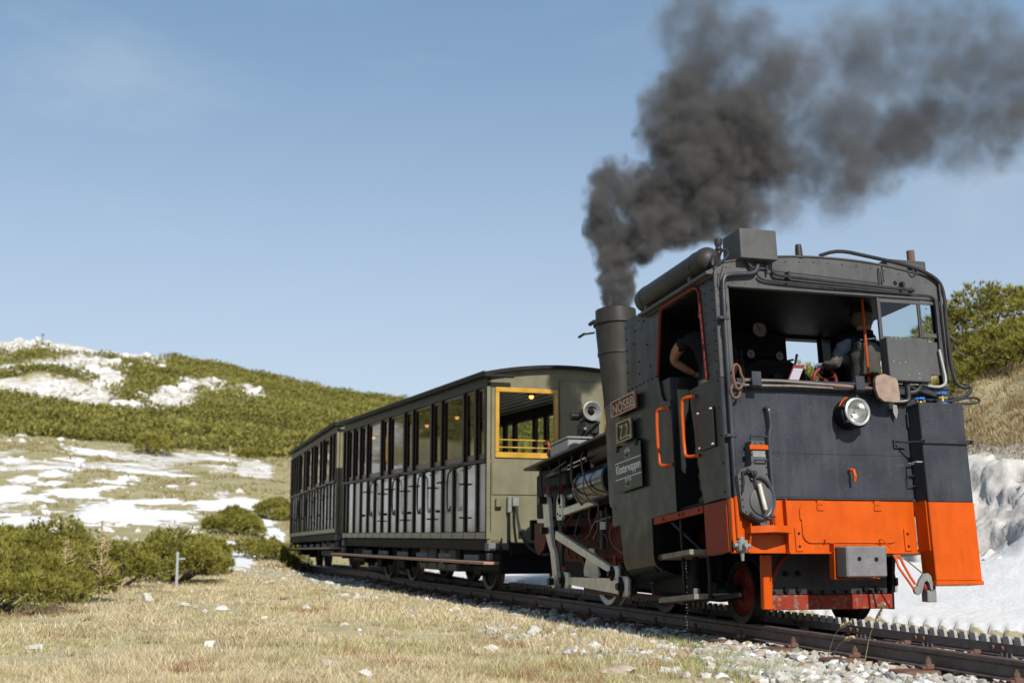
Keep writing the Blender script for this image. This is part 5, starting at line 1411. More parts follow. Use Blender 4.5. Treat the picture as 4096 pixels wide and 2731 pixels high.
for x in (0.68, 1.80): P('tank_band', MB().lathe([(0.129, 0), (0.132, 0.002), (0.132, 0.022), (0.129, 0.024)], (x, 0.895, 2.19), (1, 0, 0), 28, caps=False), 'chimney', parent=at_)
for x in (0.75, 1.75): P('tank_saddle', MB().box((x-0.03, 0.80, 1.99), (x+0.03, 0.99, 2.09), 0.004), 'grey_black', parent=at_)
P('safety_valve', MB().lathe([(0.012, 0), (0.02, 0.03), (0.016, 0.06), (0.03, 0.075), (0.03, 0.09), (0.022, 0.10), (0.034, 0.12), (0.034, 0.165), (0.03, 0.17), (0.008, 0.172), (0.006, 0.19)], (0.05, 1.035, 2.06), (0, 0, 1), 14), 'pipe')
P('pipe', MB().tube([(0.05, 1.035, 2.07), (0.0, 1.03, 2.12), (-0.01, 0.99, 2.12), (-0.02, 0.98, 2.07), (-0.02, 1.03, 2.02), (-0.01, 1.10, 1.97), (0.05, 1.12, 1.93)], 0.012, 8, smooth=2), 'pipe')
P('pipe', MB().tube([(0.45, 0.89, 2.19), (0.36, 0.91, 2.19), (0.28, 0.98, 2.15), (0.25, 1.0, 2.05)], 0.018, 8, smooth=2), 'pipe')

# --- cab inside
P('cab_floor', MB().box((0.023, -1.09, -0.01), (1.74, 1.09, 0.0035)), 'soot')
fw = MB()
fw.box((1.72, -0.53, 0.02), (1.745, 1.10, 1.88)); fw.box((1.72, -1.10, 0.02), (1.745, -0.53, 1.38))
fw.box((1.72, -0.90, 1.83), (1.745, -0.53, 1.88)); fw.box((1.72, -0.945, 1.38), (1.745, -0.90, 1.88)); fw.box((1.72, -1.10, 1.84), (1.745, -0.945, 1.88)); fw.box((1.72, -1.10, 1.38), (1.745, -1.05, 1.84)); fw.box((1.72, -1.05, 1.38), (1.745, -0.945, 1.60))
P('cab_front_wall', fw, 'soot')
P('roof_lining', MB().box((0.03, -1.08, 1.86), (1.95, 1.08, 1.878)), 'soot')
bh = P('boiler_backhead', MB().lathe([(0.0, 0.0), (0.50, 0.0), (0.55, 0.05), (0.55, 0.70)], (1.10, 0.0, 0.95), (1, 0, 0), 32, caps=False), 'soot')
for (x, y, z, r) in ((1.32, -0.02, 1.80, 0.085), (1.08, -0.08, 1.48, 0.048), (1.09, 0.22, 1.49, 0.048)):
    g_ = P('pressure_gauge', MB().lathe([(r*0.9, 0.05), (r, 0.04), (r, 0.0), (r*0.88, -0.005), (r*0.88, 0.006)], (x, y, z), (1, 0, 0), 24, caps=False).cyl((x+0.04, y, z), (x+0.16, y, z), 0.02, n=8), 'dark_steel', parent=bh)
    P('dial', MB().cyl((x+0.005, y, z), (x+0.012, y, z), r*0.88, n=24), 'dial', parent=bh)
    P('needle', MB().prism([(-0.006, -r*0.2), (0.006, -r*0.2), (0.002, r*0.7), (-0.002, r*0.7)], lambda u, v, d: (x+0.001+0.003*d, y+u*0.8+v*0.6, z+v*0.8-u*0.6)), 'soot', parent=bh)
P('backhead_fittings', MB().tube([(1.05, 0.35, 1.5), (1.0, 0.36, 1.2), (1.02, 0.30, 0.9)], 0.018, 8).tube([(1.05, -0.3, 1.35), (0.98, -0.28, 1.1), (1.04, -0.2, 0.8)], 0.016, 8).cyl((1.0, 0.0, 1.25), (1.1, 0.0, 1.25), 0.05, n=12).tube([(0.99, 0.12, 1.36), (0.96, -0.15, 1.42)], 0.01, 6), 'dark_steel', parent=bh)
P('fire_door', MB().lathe([(0.0, 0.0), (0.19, 0.0), (0.20, 0.03)], (1.06, 0.0, 0.72), (1, 0, 0), 20, caps=False), 'dark_steel', parent=bh)
hw = MB(); hw.tube([(0.62+0.0*math.cos(a), -0.26+0.115*math.cos(a), 1.155+0.115*math.sin(a)) for a in np.linspace(0, 2*math.pi, 25)], 0.0165, 8, caps=False)
for a in (0.6, 2.7, 4.8): hw.tube([(0.62, -0.26, 1.155), (0.62, -0.26+0.115*math.cos(a), 1.155+0.115*math.sin(a))], 0.011, 6)
hw.cyl((0.60, -0.26, 1.155), (0.75, -0.26, 1.155), 0.022, n=10)
P('reverser_wheel', hw, 'red_edge', label='dark red spoked handwheel')
P('wheel_column', MB().tube([(0.72, -0.26, 1.155), (0.9, -0.26, 0.6), (0.9, -0.26, 0.0)], 0.03, 8), 'soot')
br_ = P('brake_spindle', MB().tube([(0.33, -0.535, 1.86), (0.33, -0.53, 1.03)], 0.0125, 8), 'orange', label='thin orange vertical brake spindle')
br_w = MB(); br_w.tube([(0.33+0.055*math.cos(a), -0.53+0.065*math.sin(a), 1.15) for a in np.linspace(0, 2*math.pi, 20)], 0.009, 6, caps=False)
for a in (0, 2.09, 4.19): br_w.tube([(0.33, -0.53, 1.15), (0.33+0.055*math.cos(a), -0.53+0.065*math.sin(a), 1.15)], 0.007, 6)
P('spindle_wheel', br_w, 'red_edge', parent=br_)
P('spindle_bracket', MB().box((0.02, -0.55, 1.02), (0.36, -0.51, 1.035)), 'soot', parent=br_)
def slab(cx, cy, cz, w, h, lean, t=0.012):
    # sheet standing in the cab, facing the viewer and leaning back sideways
    return lambda u, v, d: (cx+0.10*v+t*d, cy-u-lean*v, cz+v)
P('timetable_board', MB().prism([(-0.055, -0.085), (0.055, -0.085), (0.055, 0.10), (-0.055, 0.10)], slab(0.45, 0.145, 1.15, 0, 0, 0.55)), 'red_edge', label='sheet of paper clipped to a dark red board')
P('timetable_sheet', MB().prism([(-0.048, -0.08), (0.048, -0.08), (0.048, 0.065), (-0.048, 0.065)], slab(0.443, 0.145, 1.15, 0, 0, 0.55, 0.004)), 'paper')
P('regulator_lever', MB().tube([(0.50, 0.13, 1.20), (0.52, 0.07, 1.36)], [0.009, 0.013], 6), 'soot')
P('whistle_lever', MB().tube([(0.50, 0.0, 1.05), (0.5, 0.01, 1.18)], 0.006, 6).tube([(0.49, 0.12, 1.06), (0.49, -0.05, 1.10)], 0.007, 6), 'soot')
P('injector_knob', MB().ball((0.25, 0.42, 1.03), 0.035, 10, 6, (1, 1, 0.6)), 'red_edge')

# --- boiler, smokebox, chimney (boiler lies in the tilted cab frame)
P('boiler', MB().lathe([(0.50, 1.745), (0.50, 4.55), (0.54, 4.56), (0.54, 5.15), (0.50, 5.18), (0.0, 5.22)], (0, 0, 0.80), (1, 0, 0), 36, caps=False), 'soot')
for x in (3.0, 3.8): P('boiler_band', MB().lathe([(0.502, 0), (0.506, 0.002), (0.506, 0.045), (0.502, 0.047)], (x, 0, 0.80), (1, 0, 0), 36, caps=False), 'dark_steel')
P('steam_dome', MB().lathe([(0.26, 0.0), (0.25, 0.35), (0.22, 0.44), (0.12, 0.50), (0.0, 0.51)], (2.7, 0, 1.22), (0, 0, 1), 24, caps=False), 'soot')
CH = (4.83, 0.0, 1.30)
ch = P('chimney', MB().lathe([(0.26, -0.06), (0.20, 0.06), (0.185, 0.20), (0.187, 0.35), (0.235, 1.02), (0.247, 1.03), (0.247, 1.065), (0.240, 1.07), (0.262, 1.40), (0.285, 1.41), (0.285, 1.455), (0.255, 1.465), (0.252, 1.60), (0.235, 1.605), (0.225, 1.50)], CH, (0, 0, 1), 40, caps=False), 'chimney')
P('chimney_lid_arm', MB().tube([(CH[0]+0.05, 0.27, 2.62), (CH[0]+0.10, 0.42, 2.60)], 0.012, 6).box((CH[0]+0.02, 0.40, 2.585), (CH[0]+0.22, 0.43, 2.605)), 'dark_steel', parent=ch)
P('chimney_hinge', MB().box((CH[0]+0.02, 0.25, 2.74), (CH[0]+0.20, 0.295, 2.78), 0.008).tube([(CH[0]-0.1, -0.26, 2.83), (CH[0]-0.25, -0.33, 2.85)], 0.012, 6), 'dark_steel', parent=ch)
P('steam_pipe', MB().cyl((3.9, 0.18, 1.22), (3.9, 0.18, 1.80), 0.10, 0.095, 18), 'dark_steel')
# generator on the smokebox
tg = P('turbo_generator', MB().lathe([(0.0, 0.0), (0.07, 0.01), (0.10, 0.06), (0.10, 0.26), (0.085, 0.28)], (4.86, 0.47, 1.55), (-1, 0.0, 0), 20, caps=False).box((4.60, 0.37, 1.30), (4.86, 0.57, 1.47), 0.02).cyl((4.80, 0.56, 1.55), (4.80, 0.66, 1.55), 0.05, n=12), 'dark_steel')
P('funnel', MB().lathe([(0.115, 0.0), (0.118, 0.02), (0.108, 0.022), (0.06, -0.02), (0.02, -0.05), (0.0, -0.055)], (4.575, 0.47, 1.575), (-1, 0, 0), 28, caps=False), 'white_metal', parent=tg, label='pale round horn mouth')
P('funnel_cone', MB().lathe([(0.045, -0.03), (0.0, 0.05)], (4.575, 0.47, 1.575), (-1, 0, 0), 16, caps=False), 'soot', parent=tg)
P('pedestal', MB().lathe([(0.12, 0.0), (0.11, 0.10), (0.13, 0.14), (0.11, 0.20), (0.11, 0.40)], (4.72, 0.50, 0.98), (0, 0, 1), 16, caps=False), 'dark_steel', parent=tg)
P('bracing', MB().tube([(4.1, 0.75, 1.28), (4.7, 0.62, 1.16), (5.0, 0.66, 1.02)], 0.018, 6).tube([(4.2, 0.9, 1.08), (4.7, 0.8, 1.06), (5.1, 0.85, 1.02)], 0.016, 6).tube([(3.8, 0.7, 1.30), (4.6, 0.75, 1.10)], 0.02, 6).tube([(4.65, 0.58, 1.32), (4.25, 0.95, 1.02)], 0.014, 6), 'dark_steel')
# running board and fittings
for sg in (1, -1):
    P('running_board', MB().box((2.60, sg*0.52, 0.955), (5.32, sg*1.10, 0.985), 0.004), 'dark_steel')
    P('board_angle', MB().box((3.45, sg*0.97, 0.80), (4.85, sg*1.0, 0.84), 0.004), 'dark_steel')
lbx = P('lubricator', MB().box((3.85, 0.78, 0.987), (4.45, 1.06, 1.115), 0.012), 'white_metal', label='pale grey lubricator box on the running board')
P('lid', MB().box((3.83, 0.765, 1.116), (4.47, 1.075, 1.14), 0.006), 'white_metal', parent=lbx)
P('spout', MB().cyl((4.50, 1.0, 1.06), (4.60, 1.0, 1.06), 0.05, n=14).cyl((4.45, 1.0, 1.06), (4.50, 1.0, 1.06), 0.03, n=10), 'dark_steel', parent=lbx)
P('crank', MB().tube([(4.60, 1.0, 1.06), (4.64, 1.0, 1.07), (4.66, 1.0, 1.20), (4.78, 1.0, 1.205)], 0.012, 6), 'orange', parent=lbx)
P('board_pipes', MB().tube([(4.9, 1.02, 0.95), (4.9, 1.02, 0.62), (4.85, 1.0, 0.5)], 0.012, 6).tube([(4.3, 1.0, 0.95), (4.3, 1.02, 0.5)], 0.012, 6).tube([(3.9, 1.0, 0.95), (3.9, 1.0, 0.45)], 0.014, 6).tube([(4.6, 1.02, 0.95), (4.55, 1.03, 0.83), (4.0, 1.03, 0.88)], 0.01, 6), 'dark_steel')

# --- everything below is level with the track
for sg in (1, -1):
    fr = [(6.95, 0.95), (6.95, 0.72), (6.6, 0.52), (6.2, 0.45), (5.75, 0.45), (5.5, 0.30), (4.7, 0.30), (4.4, 0.45), (2.6, 0.45), (2.6, 0.80), (4.6, 0.95)]
    P('frame_plate', MB().prism(fr, lambda u, v, d: (u, sg*(0.62-0.03*d), v)), 'frame_red', k=False)
    rv = MB()
    for x in np.linspace(4.75, 6.6, 14): rv.ball((x, sg*0.62, 0.87), 0.012, 6, 4)
    for x in np.linspace(5.0, 6.1, 7): rv.ball((x, sg*0.62, 0.50), 0.016, 6, 4)
    P('frame_rivets', rv, 'frame_red', k=False, kind='stuff')
    P('lower_bar', MB().box((3.05, sg*0.60, 0.105), (5.75, sg*0.57, 0.165), 0.004).box((3.04, sg*0.62, 0.10), (3.12, sg*0.56, 0.17)), 'rust', k=False)
    for (x, r, nm) in ((1.93, 0.27, 'trailing_wheel'), (5.05, 0.355, 'driving_wheel'), (3.55, 0.355, 'driving_wheel')):
        w = P(nm, MB().lathe([(r-0.055, -0.045), (r-0.055, 0.03), (r+0.0, 0.045), (r-0.002, -0.04), (r+0.006, -0.045), (r+0.028, -0.055), (r+0.026, -0.075), (r-0.055, -0.08), (r-0.055, -0.045)], (x, sg*0.54, r), (0, sg, 0), 44, caps=False), 'steel' if x > 4 else 'dark_steel', k=False)
        P('wheel_disc', MB().lathe([(0.0, 0.05), (0.07, 0.05), (0.085, 0.02), (0.15, 0.005), (r-0.10, 0.0), (r-0.0555, 0.02), (r-0.0555, -0.05), (0.0, -0.05)], (x, sg*0.54, r), (0, sg, 0), 36, caps=False), 'wheel', parent=w, k=False)
        P('hub', MB().cyl((x, sg*0.585, r), (x, sg*0.70, r), 0.062, n=20).cyl((x, sg*0.70, r), (x, sg*0.715, r), 0.08, n=20), 'dark_steel', parent=w, k=False)
    P('axle_box', MB().box((1.99, sg*0.78, 0.18), (2.42, sg*0.66, 0.36), 0.02).cyl((2.0, sg*0.72, 0.27), (1.86, sg*0.72, 0.27), 0.055, n=16).cyl((1.86, sg*0.72, 0.27), (1.83, sg*0.72, 0.27), 0.07, n=16), 'soot', k=False)
    # steps carriers / hoses
    P('brake_hose', MB().tube([(1.95, sg*1.0, 0.62), (1.98, sg*1.0, 0.42), (1.95, sg*1.0, 0.30)], 0.03, 8).cyl((1.95, sg*1.0, 0.38), (1.95, sg*1.0, 0.31), 0.04, n=8), 'soot', k=False)
    P('hose_nut', MB().cyl((1.95, sg*1.0, 0.305), (1.95, sg*1.0, 0.25), 0.032, n=6), 'bright', k=False)
    P('injector_pipe', MB().tube([(2.85, sg*1.04, 0.52), (2.6, sg*1.05, 0.56), (2.3, sg*1.0, 0.58), (2.1, sg*0.9, 0.6)], 0.032, 10, smooth=1), 'rust', k=False)
    P('ash_pan', MB().box((2.2, sg*0.66, 0.22), (3.1, sg*0.40, 0.62), 0.03), 'soot', k=False)
P('ash_pan_body', MB().box((2.25, -0.88, 0.20), (3.12, 0.88, 0.66), 0.04), 'soot', k=False)
P('gear_case', MB().box((3.95, -0.5, 0.16), (4.6, 0.5, 0.7), 0.05), 'soot', k=False)
P('front_pan', MB().box((5.5, -0.55, 0.22), (6.9, 0.55, 0.75), 0.05), 'soot', k=False)
P('axle', MB().cyl((1.93, -0.6, 0.27), (1.93, 0.6, 0.27), 0.05, n=14), 'soot', k=False)
P('axle', MB().cyl((5.05, -0.6, 0.355), (5.05, 0.6, 0.355), 0.06, n=14), 'soot', k=False)
P('axle', MB().cyl((3.55, -0.6, 0.355), (3.55, 0.6, 0.355), 0.06, n=14), 'soot', k=False)
# rear dragbeam under the orange plate
P('drag_plate', MB().box((1.40, -0.56, 0.265), (1.425, 0.60, 0.62), 0.004), 'drag', k=False)
P('lower_plate', MB().box((1.385, -0.60, 0.138), (1.41, 0.615, 0.262), 0.006), 'red_worn', k=False)
rv = MB()
for y in np.linspace(-0.5, 0.55, 10): rv.bolt((1.40, y, 0.285), (-1, 0, 0), 0.016, 0.016, 8)
for y in (0.44, 0.32, -0.33, -0.45):
    rv.bolt((1.40, y, 0.305), (-1, 0, 0), 0.026, 0.03, 6); rv.bolt((1.40, y, 0.44), (-1, 0, 0), 0.026, 0.03, 6)
P('plate_bolts', rv, 'soot', k=False, kind='stuff')
P('guard_arch', MB().tube([(1.36, 0.60, 0.28), (1.36, 0.585, 0.40), (1.36, 0.52, 0.52), (1.36, 0.42, 0.60)], 0.014, 6, smooth=1), 'red', k=False)
P('guard_iron', MB().box((1.30, 0.615, 0.15), (1.36, 0.70, 0.60), 0.006).box((1.36, 0.615, 0.15), (1.37, 0.66, 0.60)), 'orange', k=False)
P('frame_end', MB().box((1.40, -0.63, 0.13), (2.0, -0.605, 0.58), 0.004), 'soot', k=False)
# buffer block
P('buffer_plate', MB().box((1.045, -0.215, 0.405), (1.06, 0.215, 0.70), 0.006).box((0.98, 0.205, 0.405), (1.0445, 0.215, 0.70), 0.003).box((0.98, -0.215, 0.405), (1.0445, 0.2045, 0.413), 0.003), 'orange', k=False)
bf = P('buffer_block', MB().box((0.83, -0.19, 0.425), (1.044, 0.19, 0.675), 0.012), 'buffer', k=False, label='worn grey square buffer block')
P('bolt_holes', MB().cyl((0.826, 0.075, 0.575), (0.83, 0.075, 0.575), 0.018, n=12).cyl((0.826, -0.085, 0.57), (0.83, -0.085, 0.57), 0.018, n=12), 'soot', parent=bf, k=False)
# coupling: links and hook hanging right of the buffer
lk = P('coupling_links', MB().tube([(1.0, -0.375, 0.60), (0.96, -0.385, 0.50), (0.91, -0.43, 0.40), (0.88, -0.475, 0.315)], 0.011, 8).tube([(1.0, -0.42, 0.60), (0.97, -0.44, 0.52), (0.93, -0.475, 0.42), (0.90, -0.50, 0.36)], 0.011, 8).box((0.99, -0.43, 0.575), (1.02, -0.36, 0.605), 0.006), 'orange', k=False)
hk = [(-0.47, 0.31)]
hk = [(-0.495, 0.345), (-0.52, 0.40), (-0.555, 0.445), (-0.60, 0.455), (-0.632, 0.43), (-0.645, 0.36), (-0.64, 0.315), (-0.625, 0.315), (-0.612, 0.37), (-0.59, 0.395), (-0.568, 0.385), (-0.555, 0.35), (-0.535, 0.295), (-0.505, 0.275), (-0.475, 0.285), (-0.463, 0.315), (-0.475, 0.342)]
P('coupling_hook', MB().prism(hk, lambda u, v, d: (0.865+0.028*d, u+0.0, v)), 'white_metal', k=False)
# junction box below the tank
P('junction_bracket', MB().box((0.90, -0.70, 0.315), (1.0, -0.585, 0.40), 0.006), 'red_worn', k=False)
P('junction_box', MB().box((0.88, -0.69, 0.215), (0.97, -0.60, 0.313), 0.006), 'white_metal', k=False, label='small pale grey electrical box')
P('tank_stay', MB().tube([(1.02, -0.50, 0.56), (0.95, -0.62, 0.44)], 0.006, 6), 'brass', k=False)
# front buffer beam
P('front_beam', MB().box((6.90, -0.85, 0.70), (6.98, 0.85, 0.95), 0.01), 'soot', k=False)
P('front_buffer', MB().box((6.985, -0.19, 0.60), (7.2, 0.19, 0.86), 0.012), 'buffer', k=False)

# --- rods, levers and cylinders (left and right)
def bar2(a, b, w0, w1, y0, y1, m=None):
    """flat bar in the plane y=const between two points (x, z)"""
    m = m or MB()
    ax, az, bx, bz = *a, *b
    L_ = math.hypot(bx-ax, bz-az); nx, nz = -(bz-az)/L_, (bx-ax)/L_
    m.prism([(ax+nx*w0, az+nz*w0), (bx+nx*w1, bz+nz*w1), (bx-nx*w1, bz-nz*w1), (ax-nx*w0, az-nz*w0)], lambda u, v, d: (u, y0+(y1-y0)*d, v))
    return m
for sg in (1, -1):
    Y = lambda y: sg*y
    # outer swing lever A: cranked
    a_ = MB().prism([(6.04, 1.17), (5.94, 1.24), (5.84, 1.19), (5.765, 0.86), (5.71, 0.66), (5.60, 0.55), (5.53, 0.28), (5.68, 0.28), (5.76, 0.56), (5.88, 0.70), (5.97, 0.86)], lambda u, v, d: (u, Y(0.965+0.04*d), v))
    P('swing_lever', a_, 'steel', k=False)
    P('lever_web', MB().box((5.50, Y(0.93), 0.30), (5.62, Y(0.962), 1.05), 0.01), 'dark_steel', k=False)
    P('lever_pins', MB().cyl((5.91, Y(0.93), 1.165), (5.91, Y(1.10), 1.165), 0.045, n=16).cyl((5.86, Y(0.94), 0.815), (5.86, Y(1.09), 0.815), 0.04, n=16).cyl((5.60, Y(0.93), 0.24), (5.60, Y(1.09), 0.24), 0.04, n=16), 'dark_steel', k=False)
    P('lever_eye', MB().cyl((5.60, Y(0.96), 0.24), (5.60, Y(1.03), 0.24), 0.075, n=22), 'steel', k=False)
    # lever B
    b_ = MB().prism([(5.58, 1.16), (5.52, 1.23), (5.44, 1.22), (5.39, 1.16), (5.39, 0.97), (5.43, 0.93), (5.57, 0.93), (5.60, 0.99)], lambda u, v, d: (u, Y(0.955+0.035*d), v))
    P('link_plate', b_, 'steel', k=False)
    hb = MB()
    for x, z in ((5.46, 1.08), (5.54, 1.0), (5.46, 0.98)): hb.bolt((x, Y(0.99), z), (0, sg, 0), 0.014, 0.012)
    for i in range(3): hb.cyl((5.42+0.06*i, Y(0.96), 0.86), (5.42+0.06*i, Y(0.96), 0.93), 0.022, n=8)
    P('link_bolts', hb, 'dark_steel', k=False, kind='stuff')
    P('cross_arm', MB().box((5.93, Y(0.955), 0.90), (6.30, Y(0.985), 0.955), 0.01), 'steel', k=False)
    P('lever_shaft', MB().cyl((5.5, Y(0.6), 1.15), (5.5, Y(0.99), 1.15), 0.05, n=14), 'dark_steel', k=False)
    P('lever_shaft', MB().cyl((5.86, Y(0.6), 0.815), (5.86, Y(0.95), 0.815), 0.05, n=14), 'dark_steel', k=False)
    # piston rod, slide bar, crosshead
    P('slide_bar', bar2((5.40, 1.02), (4.45, 1.12), 0.038, 0.038, Y(0.93), Y(0.985)), 'steel', k=False)
    P('piston_rod', MB().cyl((5.42, Y(0.90), 1.19), (4.70, Y(0.90), 1.25), 0.032, n=14), 'bright', k=False)
    cyl_ax = (Vector((4.90, Y(0.86), 1.255)), Vector((3.55, Y(0.86), 1.375)))
    d_ = (cyl_ax[1]-cyl_ax[0]).normalized()
    cy = P('cylinder', MB().lathe([(0.0, 0.0), (0.10, 0.0), (0.12, 0.02), (0.20, 0.05), (0.225, 0.09), (0.225, 0.12), (0.215, 0.125), (0.21, 0.16), (0.215, 0.37), (0.205, 0.375), (0.205, 0.40), (0.215, 0.405), (0.215, 0.9), (0.20, 0.92), (0.0, 0.93)], cyl_ax[0], d_, 36, caps=False), M['cyl_black'], k=False, sharp=25)
    P('gland', MB().cyl(cyl_ax[0]-d_*0.08, cyl_ax[0], 0.07, n=16), 'red_edge', parent=cy, k=False)
    P('oil_pipe', MB().tube([(5.02, Y(1.0), 1.62), (4.95, Y(1.05), 1.56), (4.85, Y(1.09), 1.36), (4.65, Y(1.085), 1.16), (4.3, Y(1.05), 1.10)], 0.010, 6, smooth=2).tube([(4.68, Y(1.0), 1.66), (4.62, Y(1.06), 1.60), (4.45, Y(1.1), 1.40), (4.25, Y(1.09), 1.22), (4.0, Y(1.03), 1.15)], 0.010, 6, smooth=2), 'rust', k=False)
    P('valve_link', bar2((5.20, 1.51), (4.65, 1.575), 0.026, 0.026, Y(0.97), Y(1.0)), 'steel', k=False)
    P('upper_cylinder', MB().lathe([(0.0, 0.0), (0.13, 0.0), (0.15, 0.02), (0.15, 1.2), (0.0, 1.22)], (4.72, Y(0.80), 1.64), (-0.99, 0, 0.09), 24, caps=False), 'dark_steel', k=False)
    # connecting and diagonal rods
    dr = MB(); bar2((5.48, 0.765), (3.80, 0.405), 0.046, 0.034, Y(1.0), Y(1.045), dr)
    P('diagonal_rod', dr, 'steel', k=False)
    cr = MB(); bar2((5.00, 0.270), (3.42, 0.262), 0.038, 0.078, Y(1.045), Y(1.085), cr)
    P('connecting_rod', cr, 'steel', k=False)
    for (x, z, r, nm) in ((5.06, 0.27, 0.088, 'rod_end'), (3.40, 0.265, 0.098, 'rod_end'), (3.62, 0.385, 0.075, 'rod_end')):
        e_ = P(nm, MB().box((x-r*0.95, Y(1.03), z-r), (x+r*0.95, Y(1.10), z+r), 0.025), 'steel', k=False)
        P('pin', MB().cyl((x, Y(1.09), z), (x, Y(1.125), z), r*0.62, n=20).cyl((x, Y(1.125), z), (x, Y(1.16), z), r*0.36, n=12).box((x-r*0.16, Y(1.1), z-r*0.95), (x+r*0.16, Y(1.135), z+r*0.95), 0.005), 'dark_steel', parent=e_, k=False)
    P('crank_web', MB().prism([(3.75, 0.44), (3.62, 0.49), (3.52, 0.43), (3.30, 0.30), (3.30, 0.2), (3.42, 0.17), (3.55, 0.22), (3.72, 0.32)], lambda u, v, d: (u, Y(0.98+0.045*d), v)), 'dark_steel', k=False)
    P('oil_cup', MB().cyl((3.66, Y(1.06), 0.46), (3.66, Y(1.06), 0.56), 0.022, n=10), 'red_edge', k=False)
    P('oil_cup', MB().cyl((5.15, Y(1.05), 0.35), (5.15, Y(1.05), 0.42), 0.03, n=10), 'red_edge', k=False)
    P('oil_cup', MB().cyl((5.86, Y(0.985), 1.23), (5.86, Y(0.985), 1.32), 0.028, n=10), 'red_edge', k=False)
    P('oil_cup', MB().cyl((5.48, Y(0.97), 1.235), (5.48, Y(0.97), 1.33), 0.026, n=10), 'red_edge', k=False)
    P('bracket_plate', MB().prism([(4.86, 0.62), (4.72, 0.62), (4.55, 0.34), (4.60, 0.30), (5.0, 0.32), (5.02, 0.38)], lambda u, v, d: (u, Y(0.86+0.02*d), v)), 'steel', k=False)
    P('red_strut', bar2((5.30, 0.62), (5.02, 0.34), 0.03, 0.03, Y(0.80), Y(0.84)), 'frame_red', k=False)
    P('red_strut', MB().box((4.9, Y(0.76), 0.575), (5.35, Y(0.86), 0.605), 0.005), 'frame_red', k=False)
    P('frame_box', MB().box((3.95, Y(0.86), 0.50), (4.35, Y(0.64), 0.92), 0.02), 'frame_red', k=False)
    P('pipes_below', MB().tube([(4.25, Y(1.0), 1.08), (4.28, Y(1.0), 0.82), (4.45, Y(0.98), 0.72)], 0.012, 6).tube([(4.0, Y(1.02), 1.05), (4.02, Y(1.0), 0.86), (4.3, Y(0.98), 0.93)], 0.010, 6).tube([(3.9, Y(1.0), 0.95), (4.35, Y(1.0), 0.90), (4.5, Y(1.0), 0.80)], 0.012, 6).cyl((4.35, Y(0.92), 0.62), (4.35, Y(0.92), 1.02), 0.03, n=10), 'pipe', k=False)
    P('motion_shade_box', MB().box((4.95, Y(0.84), 0.95), (6.75, Y(0.60), 1.50), 0.03), 'soot', k=False)  # dark mass behind the rods, added for the engine's shadow on the carriage end
    P('upper_shade_box', MB().box((5.35, Y(0.95), 1.30), (6.35, Y(0.70), 1.55), 0.03), 'soot', k=False)  # second dark box under the running board, added for that same shadow
    P('front_bracket', MB().prism([(6.55, 0.90), (6.15, 0.90), (6.12, 0.72), (6.20, 0.60), (6.40, 0.52), (6.55, 0.62)], lambda u, v, d: (u, Y(0.93-0.03*d), v)), 'frame_red', k=False)
    for q_ in range(9):
        r2_ = random.Random(q_*7+(sg > 0)); x_ = 3.95+0.26*q_; z_ = r2_.uniform(0.95, 1.12)
        P('oil_line', MB().tube([(x_, Y(0.9), z_), (x_+r2_.uniform(-.12, .12), Y(0.97), z_-0.14), (x_+r2_.uniform(-.2, .2), Y(0.95), z_-0.30), (x_+r2_.uniform(-.3, .3), Y(0.88), z_-0.42)], 0.009+0.006*r2_.random(), 6, smooth=1), ('rust', 'pipe', 'frame_red')[q_ % 3], k=False)
    P('pale_tag', MB().box((4.05, Y(1.0), 0.82), (4.20, Y(1.01), 0.90)), 'white_metal', k=False)
# water dripping from the drain cock
cn = MB(); rr_ = random.Random(9)
for i in range(26): cn.ball((2.16+rr_.uniform(-0.015, 0.015), 1.0+rr_.uniform(-0.01, 0.01), 0.52-0.026*i), rr_.uniform(0.004, 0.008), 6, 4, (1, 1, 1.4))
P('water_drips', cn, 'bright', k=False, kind='stuff')

# ------------------------------------------------------------------ fire irons resting in the brackets
def iron(name, label, cat):
    o = empty(name, K((-0.06, 0.3, 0.93))); tag(o, label, cat); WORLD_PARENT[o.name] = True
    return o
f1 = iron('fire_poker', 'long rusty poker with looped handle lying in the cab brackets, upper', 'poker')
P('shaft', MB().tube([(-0.075, 0.96, 0.965), (-0.075, 0.60, 0.972), (-0.08, -0.14, 0.948), (-0.08, -0.31, 0.94)], 0.0115, 8), 'iron_rod', parent=f1)
P('handle_loop', MB().tube([(-0.075, 0.945, 0.965), (-0.085, 0.975, 1.01), (-0.085, 0.985, 1.08), (-0.085, 1.02, 1.10), (-0.085, 1.05, 1.06), (-0.085, 1.045, 0.95), (-0.085, 1.02, 0.88), (-0.085, 0.98, 0.90), (-0.08, 0.95, 0.945)], 0.012, 8, smooth=1), 'rust', parent=f1)
f2 = iron('fire_rake', 'long rusty rake with looped handle lying in the cab brackets, lower', 'rake')
P('shaft', MB().tube([(-0.065, 0.98, 0.925), (-0.065, 0.5, 0.935), (-0.065, -0.2, 0.928), (-0.065, -0.34, 0.925)], 0.0105, 8), 'iron_rod', parent=f2)
P('handle_loop', MB().tube([(-0.065, 0.97, 0.925), (-0.07, 1.0, 0.94), (-0.07, 1.05, 0.93), (-0.07, 1.075, 0.87), (-0.07, 1.05, 0.81), (-0.07, 1.0, 0.82), (-0.07, 0.985, 0.87)], 0.012, 8, smooth=1), 'rust', parent=f2)
f3 = iron('coal_shovel', 'rusty coal shovel blade hanging flat against the cab beside the headlight', 'shovel')
bl = [(-0.285, 1.035), (-0.36, 1.055), (-0.47, 1.02), (-0.485, 1.0), (-0.495, 0.88), (-0.49, 0.815), (-0.45, 0.81), (-0.335, 0.815), (-0.285, 0.85), (-0.262, 0.92), (-0.265, 1.0)]
P('blade', MB().prism(bl, lambda u, v, d: (-0.16+0.035*d-0.0*v, u, v)), 'pan', parent=f3)
